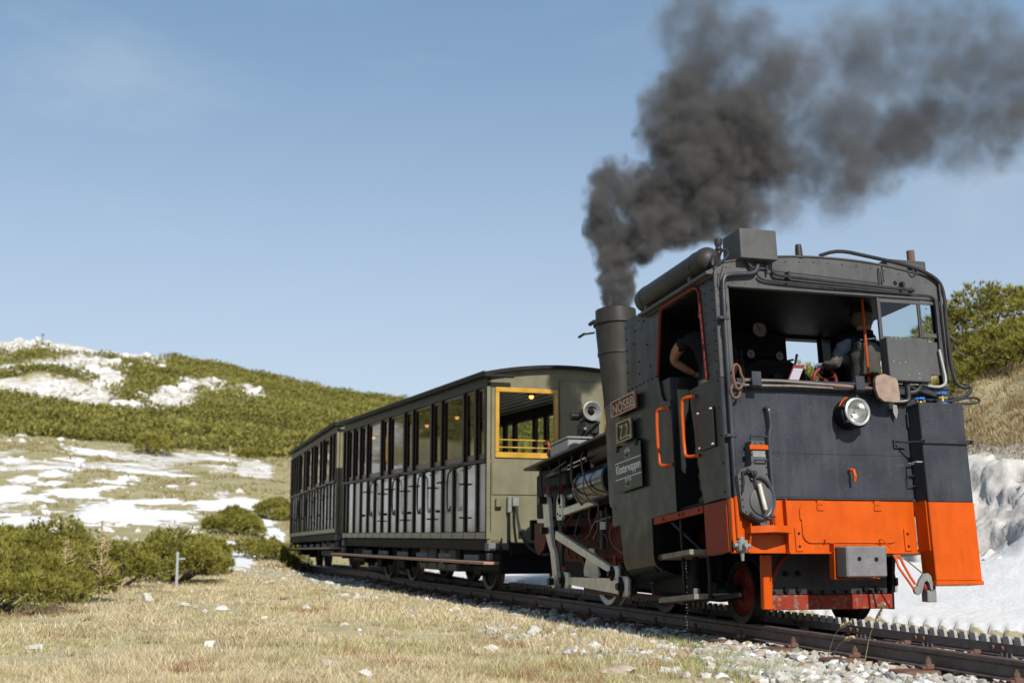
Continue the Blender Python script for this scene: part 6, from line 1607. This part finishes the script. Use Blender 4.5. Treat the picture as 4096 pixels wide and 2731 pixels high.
P('blade_back', MB().prism([(u*0.98-0.008, 0.935+(v-0.935)*0.97) for u, v in bl], lambda u, v, d: (-0.125+0.03*d, u, v)), 'dark_steel', parent=f3)
P('tang', MB().prism([(-0.44, 0.81), (-0.48, 0.81), (-0.487, 0.75), (-0.465, 0.685), (-0.44, 0.74)], lambda u, v, d: (-0.05+0.012*d, u-0.05, v)), 'white_metal', parent=f3)
P('shaft', MB().tube([(-0.10, -0.27, 0.935), (-0.08, -0.1, 0.94), (-0.08, 0.1, 0.945)], 0.012, 8), 'rust', parent=f3)
# ------------------------------------------------------------------ carriages
def make_car():
    root = empty('passenger_carriage', (0, 0, 0))
    def Q(name, mb, m, parent=None, kind=None, sharp=32, label=None):
        o = mb.build(name, M[m], parent or root, sharp=sharp)
        if kind: o['kind'] = kind
        if label: o['label'] = label
        return o
    Lc = 8.25
    pil = [0.03, 0.44, 0.95, 1.98, 2.49, 3.475, 3.976, 4.93, 5.42, 6.41, 6.92, 7.43, 7.94, 8.21]
    ribs = sorted(set(pil+[1.46, 2.98, 4.45, 5.915]))
    wides = [(0.95, 1.98), (2.49, 3.475), (3.976, 4.93), (5.42, 6.41)]
    for sg in (1, -1):
        for a, b in zip(ribs[:-1], ribs[1:]):
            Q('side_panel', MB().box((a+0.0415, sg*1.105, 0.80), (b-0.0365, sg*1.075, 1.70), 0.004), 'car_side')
            Q('sill_board', MB().box((a+0.012, sg*1.135, 0.712), (b-0.012, sg*1.09, 0.797), 0.006), 'car_block')
        for x in ribs:
            Q('rib', MB().box((x-0.036, sg*1.130, 0.80), (x+0.036, sg*1.07, 1.70), 0.004), 'car_rib')
        for x in pil:
            Q('window_pillar', MB().box((x-0.04, sg*1.15, 1.748), (x+0.04, sg*1.07, 2.70), 0.005), 'car_rib')
        for a, b in zip(pil[:-1], pil[1:]):
            f = MB()
            f.box((a+0.041, sg*1.115, 1.752), (b-0.041, sg*1.085, 1.83), 0.004); f.box((a+0.041, sg*1.115, 2.66), (b-0.041, sg*1.085, 2.698), 0.004)
            f.box((a+0.041, sg*1.112, 1.8305), (a+0.056, sg*1.088, 2.6595)); f.box((b-0.056, sg*1.112, 1.8305), (b-0.041, sg*1.088, 2.6595))
            w = Q('window', f, 'varnish')
            Q('pane', MB().box((a+0.0565, sg*1.101, 1.831), (b-0.0565, sg*1.097, 2.659)), 'car_glass' if sg > 0 else 'car_glass_clear', parent=w)
        Q('belt_rail', MB().box((0, sg*1.162, 1.702), (Lc, sg*1.07, 1.746), 0.006), 'car_rib')
        Q('top_fascia', MB().box((0, sg*1.125, 2.702), (Lc, sg*1.07, 2.862), 0.006), 'car_rib')
        Q('sole_bar', MB().box((0.0, sg*1.08, 0.56), (Lc, sg*0.95, 0.710), 0.01), 'soot')
        for (a, b) in wides:
            x = b+0.06
            Q('grab_handle', MB().tube([(a+0.1, sg*1.185, 1.72), (a+0.06, sg*1.185, 1.71), (a+0.02, sg*1.19, 1.68), (a+0.45, sg*1.19, 1.66)], 0.012, 6, smooth=1), 'soot')
            Q('door_handle', MB().tube([(b-0.45, sg*1.135, 1.66), (b-0.45, sg*1.185, 1.60), (b-0.45, sg*1.185, 1.16), (b-0.50, sg*1.185, 1.10), (b-0.58, sg*1.185, 1.10), (b-0.60, sg*1.185, 1.16)], 0.012, 6, smooth=1), 'soot')
            for (u, z, wd_) in ((a, 1.45, 0.10), (a, 0.995, 0.09), (b, 1.51, 0.11)):
                Q('door_hinge', MB().box((u-wd_, sg*1.156, z-0.012), (u+wd_, sg*1.168, z+0.012)), 'soot')
            Q('door_knob', MB().cyl((b-0.02, sg*1.156, 1.10), (b-0.02, sg*1.22, 1.10), 0.02, n=8), 'soot')
        Q('footboard', MB().box((-0.30, sg*1.27, 0.39), (8.55, sg*1.06, 0.425), 0.005), 'wood_red')
        for x in np.arange(0.4, 8.3, 1.1):
            Q('footboard_bracket', MB().box((x-0.02, sg*1.24, 0.36), (x+0.02, sg*0.95, 0.388)).box((x-0.02, sg*1.0, 0.389), (x+0.02, sg*0.96, 0.60)), 'soot')
        for x in (0.25, 1.45, 2.6, 3.7, 4.9, 6.0):
            Q('step_riser', MB().box((x+0.25, sg*1.07, 0.426), (x+0.85, sg*1.05, 0.50), 0.004), 'buffer')
        for x in (1.44, 5.36, 6.9):
            r = 0.33
            w = Q('wheel', MB().lathe([(r-0.05, -0.045), (r-0.05, 0.03), (r, 0.045), (r, -0.04), (r+0.028, -0.055), (r+0.026, -0.075), (r-0.05, -0.08), (r-0.05, -0.045)], (x, sg*0.54, r), (0, sg, 0), 36, caps=False), 'rack')
            Q('wheel_disc', MB().lathe([(0.0, 0.05), (0.08, 0.05), (0.10, 0.01), (r-0.0505, 0.0), (r-0.0505, -0.05), (0.0, -0.05)], (x, sg*0.54, r), (0, sg, 0), 30, caps=False), 'soot', parent=w)
            Q('axle_guard', MB().box((x-0.16, sg*0.76, 0.20), (x+0.16, sg*0.64, 0.46), 0.015).box((x-0.22, sg*0.72, 0.46), (x+0.22, sg*0.66, 0.60), 0.01), 'soot')
    for x in (1.44, 5.36, 6.9): Q('axle', MB().cyl((x, -0.58, 0.33), (x, 0.58, 0.33), 0.05, n=12), 'soot')
    bx_ = Q('battery_box', MB().box((2.0, 0.86, 0.24), (3.95, 0.45, 0.66), 0.01), 'grey_black')
    for x in (2.0, 2.5, 3.0, 3.5): Q('box_door', MB().box((x+0.06, 0.875, 0.27), (x+0.40, 0.861, 0.63), 0.004), 'buffer', parent=bx_)
    # ends
    for x0, s in ((0.0, -1), (Lc, 1)):
        ex = lambda d: x0 + s*d
        w = MB()
        w.box((ex(0), -1.115, 0.66), (ex(-0.03), 1.115, 1.764)); w.box((ex(0), 1.02, 1.764), (ex(-0.03), 1.115, 2.70)); w.box((ex(0), -1.115, 1.764), (ex(-0.03), -1.02, 2.70)); w.box((ex(0), -0.555, 1.764), (ex(-0.03), 0.123, 2.70))
        w.prism([(-1.115, 2.70), (-1.115, 2.84)]+[(y, 2.99-0.13*(abs(y)/1.1)**2) for y in np.linspace(-1.05, 1.05, 17)]+[(1.115, 2.84), (1.115, 2.70)], lambda u, v, d: (ex(-0.03*d), u, v))
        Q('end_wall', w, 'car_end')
        Q('end_panel', MB().box((ex(0.014), -1.06, 1.285), (ex(0.001), 1.06, 1.752), 0.004), 'car_end')
        Q('centre_panel', MB().box((ex(0.02), -0.53, 1.80), (ex(0.001), 0.098, 2.82), 0.005), 'car_end')
        Q('corner_strip', MB().box((ex(0.02), 1.137, 0.712), (ex(0.0005), 1.085, 2.70), 0.004), 'car_end')
        for (a, b) in ((0.125, 1.018), (-1.018, -0.557)):
            f = MB()
            f.box((ex(0.022), a, 2.635), (ex(-0.032), b, 2.698), 0.006); f.box((ex(0.022), a, 1.766), (ex(-0.032), b, 1.84), 0.006)
            f.box((ex(0.022), a, 1.8405), (ex(-0.032), a+0.055, 2.6345), 0.006); f.box((ex(0.022), b-0.055, 1.8405), (ex(-0.032), b, 2.6345), 0.006)
            e = Q('end_window', f, 'yellow', label='bright yellow varnished end window frame')
            for z in (2.005, 1.906): Q('guard_rod', MB().cyl((ex(-0.01), a+0.05, z), (ex(-0.01), b-0.05, z), 0.009, n=8), 'yellow', parent=e)
        Q('buffer_beam', MB().box((ex(0.05), -1.05, 0.52), (ex(0.0), 1.05, 0.655), 0.01), 'soot')
        Q('end_underframe', MB().box((ex(-0.05), -0.92, 0.26), (ex(-0.95), 0.92, 0.56), 0.04), 'soot')
        Q('buffer', MB().box((ex(0.26), -0.19, 0.48), (ex(0.051), 0.19, 0.72), 0.012), 'soot')
        Q('end_step', MB().box((ex(0.06), 1.12, 0.56), (ex(-0.1), 1.02, 0.66), 0.008).box((ex(0.06), 1.115, 0.44), (ex(-0.05), 1.06, 0.53), 0.006), 'buffer')
        Q('end_rail', MB().tube([(ex(0.10), 0.97, 0.40), (ex(0.10), 0.96, 0.60), (ex(0.05), 0.94, 0.72)], 0.014, 6), 'soot')
        Q('socket_box', MB().box((ex(0.07), 0.93, 1.12), (ex(0.0155), 1.02, 1.24), 0.01), 'car_end')
        j = Q('jumper_socket', MB().box((ex(0.10), 0.71, 1.13), (ex(0.0155), 0.80, 1.25), 0.01).box((ex(0.08), 0.805, 1.05), (ex(0.016), 0.86, 1.26), 0.01), 'white_metal')
        Q('jumper_cable', MB().tube([(ex(0.10), 0.75, 1.13), (ex(0.12), 0.75, 1.0), (ex(0.16), 0.72, 0.78), (ex(0.30), 0.64, 0.58), (ex(0.50), 0.52, 0.50), (ex(0.72), 0.45, 0.56)], 0.02, 8, smooth=2), 'rubber', parent=j)
        Q('brake_pipe', MB().tube([(ex(0.03), 0.83, 1.05), (ex(0.05), 0.83, 0.70), (ex(0.05), 0.8, 0.5)], 0.018, 8), 'soot')
    # roof
    rf = [(y, 3.02-0.135*(abs(y)/1.2)**2.0) for y in np.linspace(-1.21, 1.21, 21)]
    Q('roof', MB().prism(rf+[(y*0.99, z-0.045) for y, z in reversed(rf)], lambda u, v, d: (-0.10+(Lc+0.20)*d, u, v)), 'roof')
    for sg in (1, -1): Q('eaves', MB().box((-0.11, sg*1.225, 2.855), (Lc+0.11, sg*1.195, 2.895), 0.008), 'roof')
    Q('gutter_end', MB().box((-0.16, 0.80, 2.81), (-0.101, 1.22, 2.85), 0.01), 'roof')
    # inside
    Q('floor', MB().box((0.04, -1.06, 0.715), (Lc-0.04, 1.06, 0.74)), 'seat')
    for k, y in enumerate(np.arange(-1.0, 1.01, 0.125)):
        z = 2.965-0.125*(abs(y)/1.1)**2
        Q('ceiling_board', MB().box((0.04, y-0.058, z-0.02), (Lc-0.04, y+0.058, z-0.005), 0.004), 'interior')
    for x in np.arange(0.7, 8.0, 1.49):
        b = Q('bench', MB().box((x, -1.0, 1.14), (x+0.42, 1.0, 1.18), 0.01).box((x-0.03, -1.0, 1.185), (x+0.0, 1.0, 1.58), 0.008).box((x+0.15, -0.9, 0.741), (x+0.25, 0.9, 1.139)), 'seat')
    for (x, y) in ((0.50, 0.31), (2.2, 0.28), (3.9, 0.28), (5.6, 0.28)):
        lm = Q('ceiling_lamp', MB().lathe([(0.055, 0.0), (0.055, 0.05), (0.035, 0.06)], (x, y, 2.72), (0, 0, -1), 14, caps=False).box((x-0.07, y-0.07, 2.715), (x+0.07, y+0.07, 2.94), 0.004), 'soot')
        Q('bulb', MB().ball((x, y, 2.645), 0.034, 10, 6), 'bulb', parent=lm)
    return root
car1 = make_car()
car1.location = (7.8, 0.05, 0.0); car1.rotation_euler = (0, 0, 0.045)
tag(car1, 'dark green wooden carriage coupled directly to the engine', 'carriage', 'old wooden carriages of the train')
car2 = copy_tree(car1)
car2.location = (17.12, 0.34, 0.10); car2.rotation_euler = (0, 0.0125, -0.035)
tag(car2, 'dark green wooden carriage at the rear end of the train', 'carriage', 'old wooden carriages of the train')
# ------------------------------------------------------------------ people in the cab
def skin_body(name, verts, edges, root_i, zones, parent=None, level=2):
    """verts: (K-frame xyz, rx, ry). zones(co in K frame) -> material index. Returns one continuous body mesh"""
    me = bpy.data.meshes.new(name+'_skel')
    me.from_pydata([v[0] for v in verts], edges, [])
    o = bpy.data.objects.new(name+'_skel', me); COL.objects.link(o)
    sk = o.modifiers.new('skin', 'SKIN'); sk.use_smooth_shade = True; sk.branch_smoothing = 0.6
    for i, v in enumerate(verts):
        d = me.skin_vertices[0].data[i]; d.radius = (v[1], v[2]); d.use_root = (i == root_i)
    ss = o.modifiers.new('sub', 'SUBSURF'); ss.levels = level; ss.render_levels = level
    bpy.context.view_layer.update()
    dg = bpy.context.evaluated_depsgraph_get()
    out = bpy.data.meshes.new_from_object(o.evaluated_get(dg))
    bpy.data.objects.remove(o)
    out.polygons.foreach_set('use_smooth', [True]*len(out.polygons))
    return out

def person(name, label, verts, edges, root_i, mats, zone, base):
    me = skin_body(name, verts, edges, root_i, zone)
    for m in mats: me.materials.append(M[m])
    for p in me.polygons: p.material_index = zone(p.center)
    rng = np.random.RandomState(len(verts))
    for v in me.vertices:      # cloth folds
        c = v.co
        if zone(c) < 2:
            f = 0.006*math.sin(c.z*55+c.y*30+math.sin(c.y*40)*1.5)+0.005*math.sin(c.y*60-c.z*25+c.x*30)
            v.co = c + v.normal*f
    for v in me.vertices: v.co = K(tuple(v.co))
    root = empty(name, K(base)); WORLD_PARENT[root.name] = True
    tag(root, label, 'person')
    b = bpy.data.objects.new('body', me); COL.objects.link(b); attach(b, root)
    return root
def face(root, c, yaw, r=0.1):
    """simple facial relief: nose, ears, eyes, mouth around head centre c; yaw = facing angle in the cab frame"""
    fx, fy = math.cos(yaw), math.sin(yaw); sx, sy = -fy, fx
    at = lambda f, s, z: (c[0]+fx*f+sx*s, c[1]+fy*f+sy*s, c[2]+z)
    n = MB().ball(at(0.098, 0, -0.012), 0.018, 8, 6, (1, 1, 1.5))
    P('nose', n, 'skin', parent=root)
    e = MB()
    for s in (-1, 1): e.ball(at(-0.005, s*0.083, -0.01), 0.028, 8, 6, (0.8, 0.5, 1.2))
    P('ears', e, 'skin', parent=root)
    e = MB()
    for s in (-1, 1): e.ball(at(0.080, s*0.032, 0.012), 0.011, 8, 6)
    P('eyes', e, 'soot', parent=root)
    P('mouth', MB().tube([at(0.084, -0.024, -0.055), at(0.092, 0, -0.056), at(0.084, 0.024, -0.055)], 0.005, 6), 'red_edge', parent=root)
def hand(root, name, m, wrist, tip, up, thumb_side):
    """palm with four curled fingers and a thumb, reaching from wrist towards tip"""
    w, t = Vector(wrist), Vector(tip); d = (t-w).normalized(); u = Vector(up).normalized(); s = d.cross(u).normalized()
    h = MB()
    h.tube([w, w+d*0.045, w+d*0.09], [0.027, 0.038], 10)
    for i in range(4):
        o = s*((i-1.5)*0.021); L_ = (0.070, 0.080, 0.076, 0.060)[i]
        p0 = w+d*0.085+o
        h.tube([p0, p0+d*L_*0.45+u*0.004, p0+d*L_*0.62-u*0.030, p0+d*L_*0.42-u*0.055], [0.0105, 0.008], 7, smooth=1)
    p0 = w+d*0.035+s*thumb_side*0.030
    h.tube([p0, p0+s*thumb_side*0.028+d*0.025, p0+s*thumb_side*0.030+d*0.055-u*0.03], [0.013, 0.009], 7, smooth=1)
    P(name, h, m, parent=root)

# driver: stands at the right, back to the viewer, left hand on the reverser wheel
dv = [((0.50, -0.62, 0.98), 0.155, 0.13), ((0.49, -0.605, 1.14), 0.165, 0.125), ((0.47, -0.60, 1.32), 0.175, 0.125), ((0.48, -0.61, 1.47), 0.165, 0.11), ((0.50, -0.64, 1.565), 0.075, 0.075), ((0.51, -0.645, 1.625), 0.058, 0.06),
      ((0.525, -0.645, 1.70), 0.082, 0.092), ((0.53, -0.645, 1.775), 0.085, 0.098), ((0.53, -0.645, 1.83), 0.060, 0.072),
      ((0.49, -0.455, 1.50), 0.080, 0.080), ((0.47, -0.35, 1.40), 0.062, 0.065), ((0.47, -0.27, 1.26), 0.052, 0.055), ((0.56, -0.255, 1.275), 0.044, 0.045), ((0.60, -0.25, 1.285), 0.033, 0.035),
      ((0.49, -0.79, 1.50), 0.080, 0.080), ((0.47, -0.89, 1.36), 0.062, 0.065), ((0.49, -0.93, 1.20), 0.052, 0.055), ((0.62, -0.90, 1.14), 0.044, 0.045), ((0.72, -0.88, 1.12), 0.033, 0.035),
      ((0.50, -0.52, 0.88), 0.10, 0.10), ((0.53, -0.51, 0.48), 0.07, 0.075), ((0.50, -0.51, 0.10), 0.05, 0.052), ((0.60, -0.50, 0.055), 0.042, 0.04),
      ((0.50, -0.72, 0.88), 0.10, 0.10), ((0.52, -0.73, 0.48), 0.07, 0.075), ((0.50, -0.73, 0.10), 0.05, 0.052), ((0.60, -0.74, 0.055), 0.042, 0.04)]
de = [(0, 1), (1, 2), (2, 3), (3, 4), (4, 5), (5, 6), (6, 7), (7, 8), (3, 9), (9, 10), (10, 11), (11, 12), (12, 13), (3, 14), (14, 15), (15, 16), (16, 17), (17, 18), (0, 19), (19, 20), (20, 21), (21, 22), (0, 23), (23, 24), (24, 25), (25, 26)]
def dzone(c):
    if c.z > 1.60: return 2
    if c.z > 1.43+0.03*math.sin(c.y*20) and c.x < 0.6: return 0
    if c.y > -0.44 and c.z > 1.33: return 0
    if c.z < 0.9: return 3
    if c.x > 0.56 and c.y > -0.4: return 0
    return 1
drv = person('person', 'person in navy and grey work jacket and cap, back turned, at the controls', dv, de, 0, ['cloth_navy', 'cloth_grey', 'skin', 'cloth_black'], dzone, (0.52, -0.62, 0.01))
cap = MB().lathe([(0.103, 0.0), (0.106, 0.025), (0.100, 0.065), (0.075, 0.095), (0.035, 0.108), (0.0, 0.11)], (0.53, -0.645, 1.775), (0, 0, 1), 24, caps=False)
cap.prism([(0.62, -0.56), (0.70, -0.59), (0.72, -0.645), (0.70, -0.70), (0.62, -0.73)], lambda u, v, d: (u-0.02, v, 1.775+0.012*d))
P('cap', cap, 'cloth_black', parent=drv)
P('hair', MB().lathe([(0.070, -0.05), (0.090, -0.02), (0.097, 0.0), (0.099, 0.05), (0.09, 0.075)], (0.518, -0.645, 1.70), (0, 0, 1), 20, caps=False), 'bark', parent=drv)
P('reflective_piping', MB().tube([(0.372, -0.78, 1.487), (0.352, -0.64, 1.505), (0.366, -0.50, 1.487)], 0.0035, 5), 'hose_grey', parent=drv)
P('collar', MB().lathe([(0.085, 0.0), (0.080, 0.05), (0.072, 0.052)], (0.50, -0.64, 1.555), (0, 0, 1), 20, caps=False), 'cloth_navy', parent=drv)
face(drv, (0.53, -0.645, 1.745), 0.35)
hand(drv, 'glove', 'glove', (0.585, -0.252, 1.285), (0.68, -0.25, 1.29), (0, 0.1, 1), 1)
hand(drv, 'glove', 'glove', (0.71, -0.88, 1.12), (0.80, -0.87, 1.12), (0, 0, 1), -1)

# fireman: stands at the left window, elbow towards the opening
fv = [((0.80, 0.80, 1.0), 0.15, 0.13), ((0.80, 0.80, 1.16), 0.15, 0.125), ((0.79, 0.80, 1.34), 0.16, 0.125), ((0.79, 0.80, 1.50), 0.16, 0.11), ((0.79, 0.79, 1.60), 0.075, 0.075), ((0.80, 0.79, 1.66), 0.058, 0.06),
      ((0.815, 0.785, 1.73), 0.082, 0.092), ((0.82, 0.785, 1.80), 0.085, 0.098), ((0.82, 0.785, 1.845), 0.055, 0.065),
      ((0.83, 0.95, 1.545), 0.078, 0.078), ((0.95, 0.985, 1.52), 0.066, 0.066), ((1.10, 0.99, 1.475), 0.052, 0.055), ((1.175, 0.985, 1.405), 0.048, 0.050), ((1.16, 0.88, 1.33), 0.040, 0.042), ((1.15, 0.78, 1.28), 0.030, 0.034),
      ((0.80, 0.63, 1.53), 0.078, 0.078), ((0.84, 0.56, 1.40), 0.06, 0.062), ((0.88, 0.54, 1.26), 0.048, 0.05), ((1.0, 0.54, 1.22), 0.040, 0.042), ((1.08, 0.54, 1.21), 0.030, 0.034),
      ((0.80, 0.90, 0.90), 0.10, 0.10), ((0.82, 0.91, 0.50), 0.07, 0.075), ((0.80, 0.91, 0.10), 0.05, 0.052), ((0.90, 0.92, 0.055), 0.042, 0.04),
      ((0.80, 0.70, 0.90), 0.10, 0.10), ((0.82, 0.69, 0.50), 0.07, 0.075), ((0.80, 0.69, 0.10), 0.05, 0.052), ((0.90, 0.68, 0.055), 0.042, 0.04)]
fe = [(0, 1), (1, 2), (2, 3), (3, 4), (4, 5), (5, 6), (6, 7), (7, 8), (3, 9), (9, 10), (10, 11), (11, 12), (12, 13), (13, 14), (3, 15), (15, 16), (16, 17), (17, 18), (18, 19), (0, 20), (20, 21), (21, 22), (22, 23), (0, 24), (24, 25), (25, 26), (26, 27)]
def fzone(c):
    if c.z > 1.63: return 2
    if c.x > 0.985 and c.z > 1.15: return 2
    if c.y < 0.62 and c.z < 1.38 and c.z > 1.15 and c.x > 0.82: return 2
    if c.z < 1.13: return 1
    return 0
fir = person('person', 'person in black t-shirt at the side window with bare elbow showing', fv, fe, 0, ['cloth_black', 'trousers', 'skin', 'cloth_black'], fzone, (0.82, 0.80, 0.01))
P('hair', MB().lathe([(0.090, 0.0), (0.096, 0.06), (0.075, 0.105), (0.0, 0.125)], (0.80, 0.785, 1.745), (0, 0, 1), 20, caps=False), 'bark', parent=fir)
face(fir, (0.82, 0.785, 1.765), 0.0)
hand(fir, 'hand', 'skin', (1.155, 0.79, 1.285), (1.15, 0.70, 1.25), (0.2, 0, 1), 1)
hand(fir, 'hand', 'skin', (1.07, 0.54, 1.21), (1.16, 0.54, 1.21), (0, 0, 1), -1)
# ------------------------------------------------------------------ smoke plume (a real volume)
RC, DC, FC = c_right, c_down, c_fwd
def smoke():
    # puffs: across (m, to the right), up (m), radius, strength -- laid in the vertical plane in which the wind carries the plume
    o0 = np.array(K((4.83, 0.0, 2.95)))
    wind = np.array([-0.10, -0.995, 0.0]); wind /= np.linalg.norm(wind); up = np.array([0, 0, 1.0]); dep = np.cross(wind, up)
    S = 0.0055
    raw = [(1400, 706, 40, 2.8), (1401, 676, 42, 2.6), (1400, 640, 46, 2.0), (1402, 600, 50, 1.4), (1425, 560, 62, 1.3), (1405, 515, 66, 1.0), (1395, 450, 66, 0.75), (1402, 400, 58, 0.6), (1475, 505, 74, 1.0), (1535, 475, 82, 1.0),
           (1600, 450, 85, 1.0), (1645, 405, 90, 1.0), (1565, 385, 95, 0.9), (1595, 310, 100, 0.9), (1545, 285, 92, 0.8), (1560, 205, 98, 0.55), (1610, 140, 95, 0.42), (1690, 260, 100, 0.85), (1720, 335, 90, 0.85),
           (1790, 312, 92, 0.7), (1860, 345, 85, 0.5), (1940, 345, 92, 0.45), (2030, 325, 95, 0.42), (2095, 262, 100, 0.5), (2165, 215, 108, 0.5), (2230, 160, 110, 0.45), (2330, 110, 120, 0.42), (1760, 150, 110, 0.30), (1860, 95, 115, 0.30),
           (1970, 50, 115, 0.34), (2070, 60, 105, 0.28), (1810, 440, 72, 0.24), (1935, 415, 72, 0.28), (1700, 60, 110, 0.22), (2350, 220, 105, 0.34), (1690, 440, 84, 0.55), (2270, 270, 90, 0.22), (1620, 20, 120, 0.2), (2450, 90, 140, 0.35), (2150, 0, 130, 0.25), (1820, 215, 125, 0.30), (1930, 250, 125, 0.26), (1900, 170, 130, 0.20), (2030, 190, 135, 0.22), (2040, 120, 130, 0.20), (2160, 110, 130, 0.24), (2270, 30, 140, 0.28), (1650, 350, 95, 1.0), (1500, 430, 80, 0.9), (1450, 560, 55, 1.0)]
    rs = np.random.RandomState(8)
    puffs = []
    for (u, v, r, s) in raw:
        c = o0 + wind*((u-1400)*S*1.03) + up*((697-v)*S) + dep*rs.uniform(-0.35, 0.35)*r*S
        puffs.append((c, r*S*(1.10 if v < 560 else 1.06), s*(1.0 if u < 1780 else 0.50)*(0.7 if v < 190 else 1.0)*(1.15 if u < 1780 and v > 230 else 1.0)))
    # hull mesh: the union of slightly larger lumps
    bm = bmesh.new()
    for c, r, s in puffs:
        bmesh.ops.create_icosphere(bm, subdivisions=2, radius=r*1.12, matrix=Matrix.Translation(Vector(c)))
    me = bpy.data.meshes.new('smoke_plume'); bm.to_mesh(me); bm.free()
    o = bpy.data.objects.new('smoke_plume', me); COL.objects.link(o)
    md = o.modifiers.new('rm', 'REMESH'); md.mode = 'VOXEL'; md.voxel_size = 0.09
    bpy.context.view_layer.update()
    me2 = bpy.data.meshes.new_from_object(o.evaluated_get(bpy.context.evaluated_depsgraph_get()))
    o.modifiers.clear(); o.data = me2
    tag(o, 'thick dark grey smoke plume pouring from the chimney and drifting right', 'smoke', kind='stuff')
    m = bpy.data.materials.new('coal_smoke'); m.use_nodes = True
    n, l = m.node_tree.nodes, m.node_tree.links
    n.remove(n['Principled BSDF'])
    t = n.new('ShaderNodeTexCoord')
    # billowing: the lookup point is pushed about by noise
    nz = n.new('ShaderNodeTexNoise'); nz.inputs['Scale'].default_value = 2.3; nz.inputs['Detail'].default_value = 3.0; nz.inputs['Roughness'].default_value = 0.6
    l.new(t.outputs['Object'], nz.inputs['Vector'])
    sb = n.new('ShaderNodeVectorMath'); sb.operation = 'SUBTRACT'; sb.inputs[1].default_value = (0.5, 0.5, 0.5)
    l.new(nz.outputs['Color'], sb.inputs[0])
    ma = n.new('ShaderNodeVectorMath'); ma.operation = 'MULTIPLY_ADD'; ma.inputs[1].default_value = (0.65, 0.65, 0.65)
    l.new(sb.outputs['Vector'], ma.inputs[0]); l.new(t.outputs['Object'], ma.inputs[2])
    nf = n.new('ShaderNodeTexNoise'); nf.inputs['Scale'].default_value = 6.5; nf.inputs['Detail'].default_value = 2.5
    l.new(t.outputs['Object'], nf.inputs['Vector'])
    sf = n.new('ShaderNodeVectorMath'); sf.operation = 'SUBTRACT'; sf.inputs[1].default_value = (0.5, 0.5, 0.5)
    l.new(nf.outputs['Color'], sf.inputs[0])
    mf = n.new('ShaderNodeVectorMath'); mf.operation = 'MULTIPLY_ADD'; mf.inputs[1].default_value = (0.28, 0.28, 0.28)
    l.new(sf.outputs['Vector'], mf.inputs[0]); l.new(ma.outputs['Vector'], mf.inputs[2]); ma = mf
    acc = None
    for c, r, s in puffs:
        d = n.new('ShaderNodeVectorMath'); d.operation = 'DISTANCE'
        l.new(ma.outputs['Vector'], d.inputs[0]); d.inputs[1].default_value = tuple(c)
        k = n.new('ShaderNodeMapRange'); k.interpolation_type = 'SMOOTHSTEP'
        k.inputs['From Min'].default_value = r*1.04; k.inputs['From Max'].default_value = r*0.40
        k.inputs['To Min'].default_value = 0.0; k.inputs['To Max'].default_value = s
        l.new(d.outputs['Value'], k.inputs['Value'])
        if acc is None: acc = k.outputs['Result']
        else:
            mx = n.new('ShaderNodeMath'); mx.operation = 'MAXIMUM'
            l.new(acc, mx.inputs[0]); l.new(k.outputs['Result'], mx.inputs[1]); acc = mx.outputs[0]
    n2 = n.new('ShaderNodeTexNoise'); n2.inputs['Scale'].default_value = 2.6; n2.inputs['Detail'].default_value = 6; n2.inputs['Roughness'].default_value = 0.62
    l.new(t.outputs['Object'], n2.inputs['Vector'])
    r2 = n.new('ShaderNodeMapRange'); r2.inputs['From Min'].default_value = 0.38; r2.inputs['From Max'].default_value = 0.62
    r2.inputs['To Min'].default_value = 0.10; r2.inputs['To Max'].default_value = 1.40
    l.new(n2.outputs['Fac'], r2.inputs['Value'])
    mu = n.new('ShaderNodeMath'); mu.operation = 'MULTIPLY'; l.new(acc, mu.inputs[0]); l.new(r2.outputs['Result'], mu.inputs[1])
    mg = n.new('ShaderNodeMath'); mg.operation = 'MULTIPLY'; l.new(mu.outputs[0], mg.inputs[0]); mg.inputs[1].default_value = SMOKE_DENSITY
    pv = n.new('ShaderNodeVolumePrincipled')
    pv.inputs['Color'].default_value = (0.25, 0.245, 0.245, 1); pv.inputs['Anisotropy'].default_value = 0.2
    l.new(mg.outputs[0], pv.inputs['Density'])
    l.new(pv.outputs['Volume'], n['Material Output'].inputs['Volume'])
    try: m.volume_sampling = 'MULTIPLE_IMPORTANCE'
    except Exception: pass
    me2.materials.clear(); me2.materials.append(m)
SMOKE_DENSITY = 15.0
smoke()
# ------------------------------------------------------------------ tall dry grass stalks by the near rail
def stalk(label, pts, seed):
    r_ = random.Random(seed)
    o = empty('grass_stalk', pts[0]); tag(o, label, 'grass stalk', 'dry grass stalks by the near rail'); WORLD_PARENT[o.name] = True
    MB().tube(pts, [0.0030, 0.0018], 5, smooth=2).build('stem', M['deadwood'], o)
    h = MB(); a, b = Vector(pts[-2]), Vector(pts[-1])
    for i in range(26):
        t = 0.25+0.75*i/25; c = a.lerp(b, t)
        h.ball((c.x+r_.uniform(-.006, .006), c.y+r_.uniform(-.006, .006), c.z+r_.uniform(-.004, .008)), 0.0075*(1.25-t*0.5), 5, 3, (1, 1, 1.8))
    h.build('seed_head', M['deadwood'], o)
def sp(x, y, z): return (x, y, z)
stalk('leftmost tall dry grass stalk with seed head by the near rail', [(0.30, 0.72, -0.16), (0.22, 0.74, -0.05), (0.08, 0.76, 0.08), (-0.10, 0.76, 0.14)], 1)
stalk('short bent dry grass stalk between the two taller ones', [(0.22, 0.73, -0.16), (0.14, 0.74, -0.06), (0.02, 0.75, 0.0), (-0.12, 0.75, 0.03)], 2)
stalk('rightmost and tallest dry grass stalk with seed head by the near rail', [(-0.22, 0.74, -0.16), (-0.30, 0.75, 0.02), (-0.38, 0.76, 0.13), (-0.55, 0.77, 0.29)], 3)
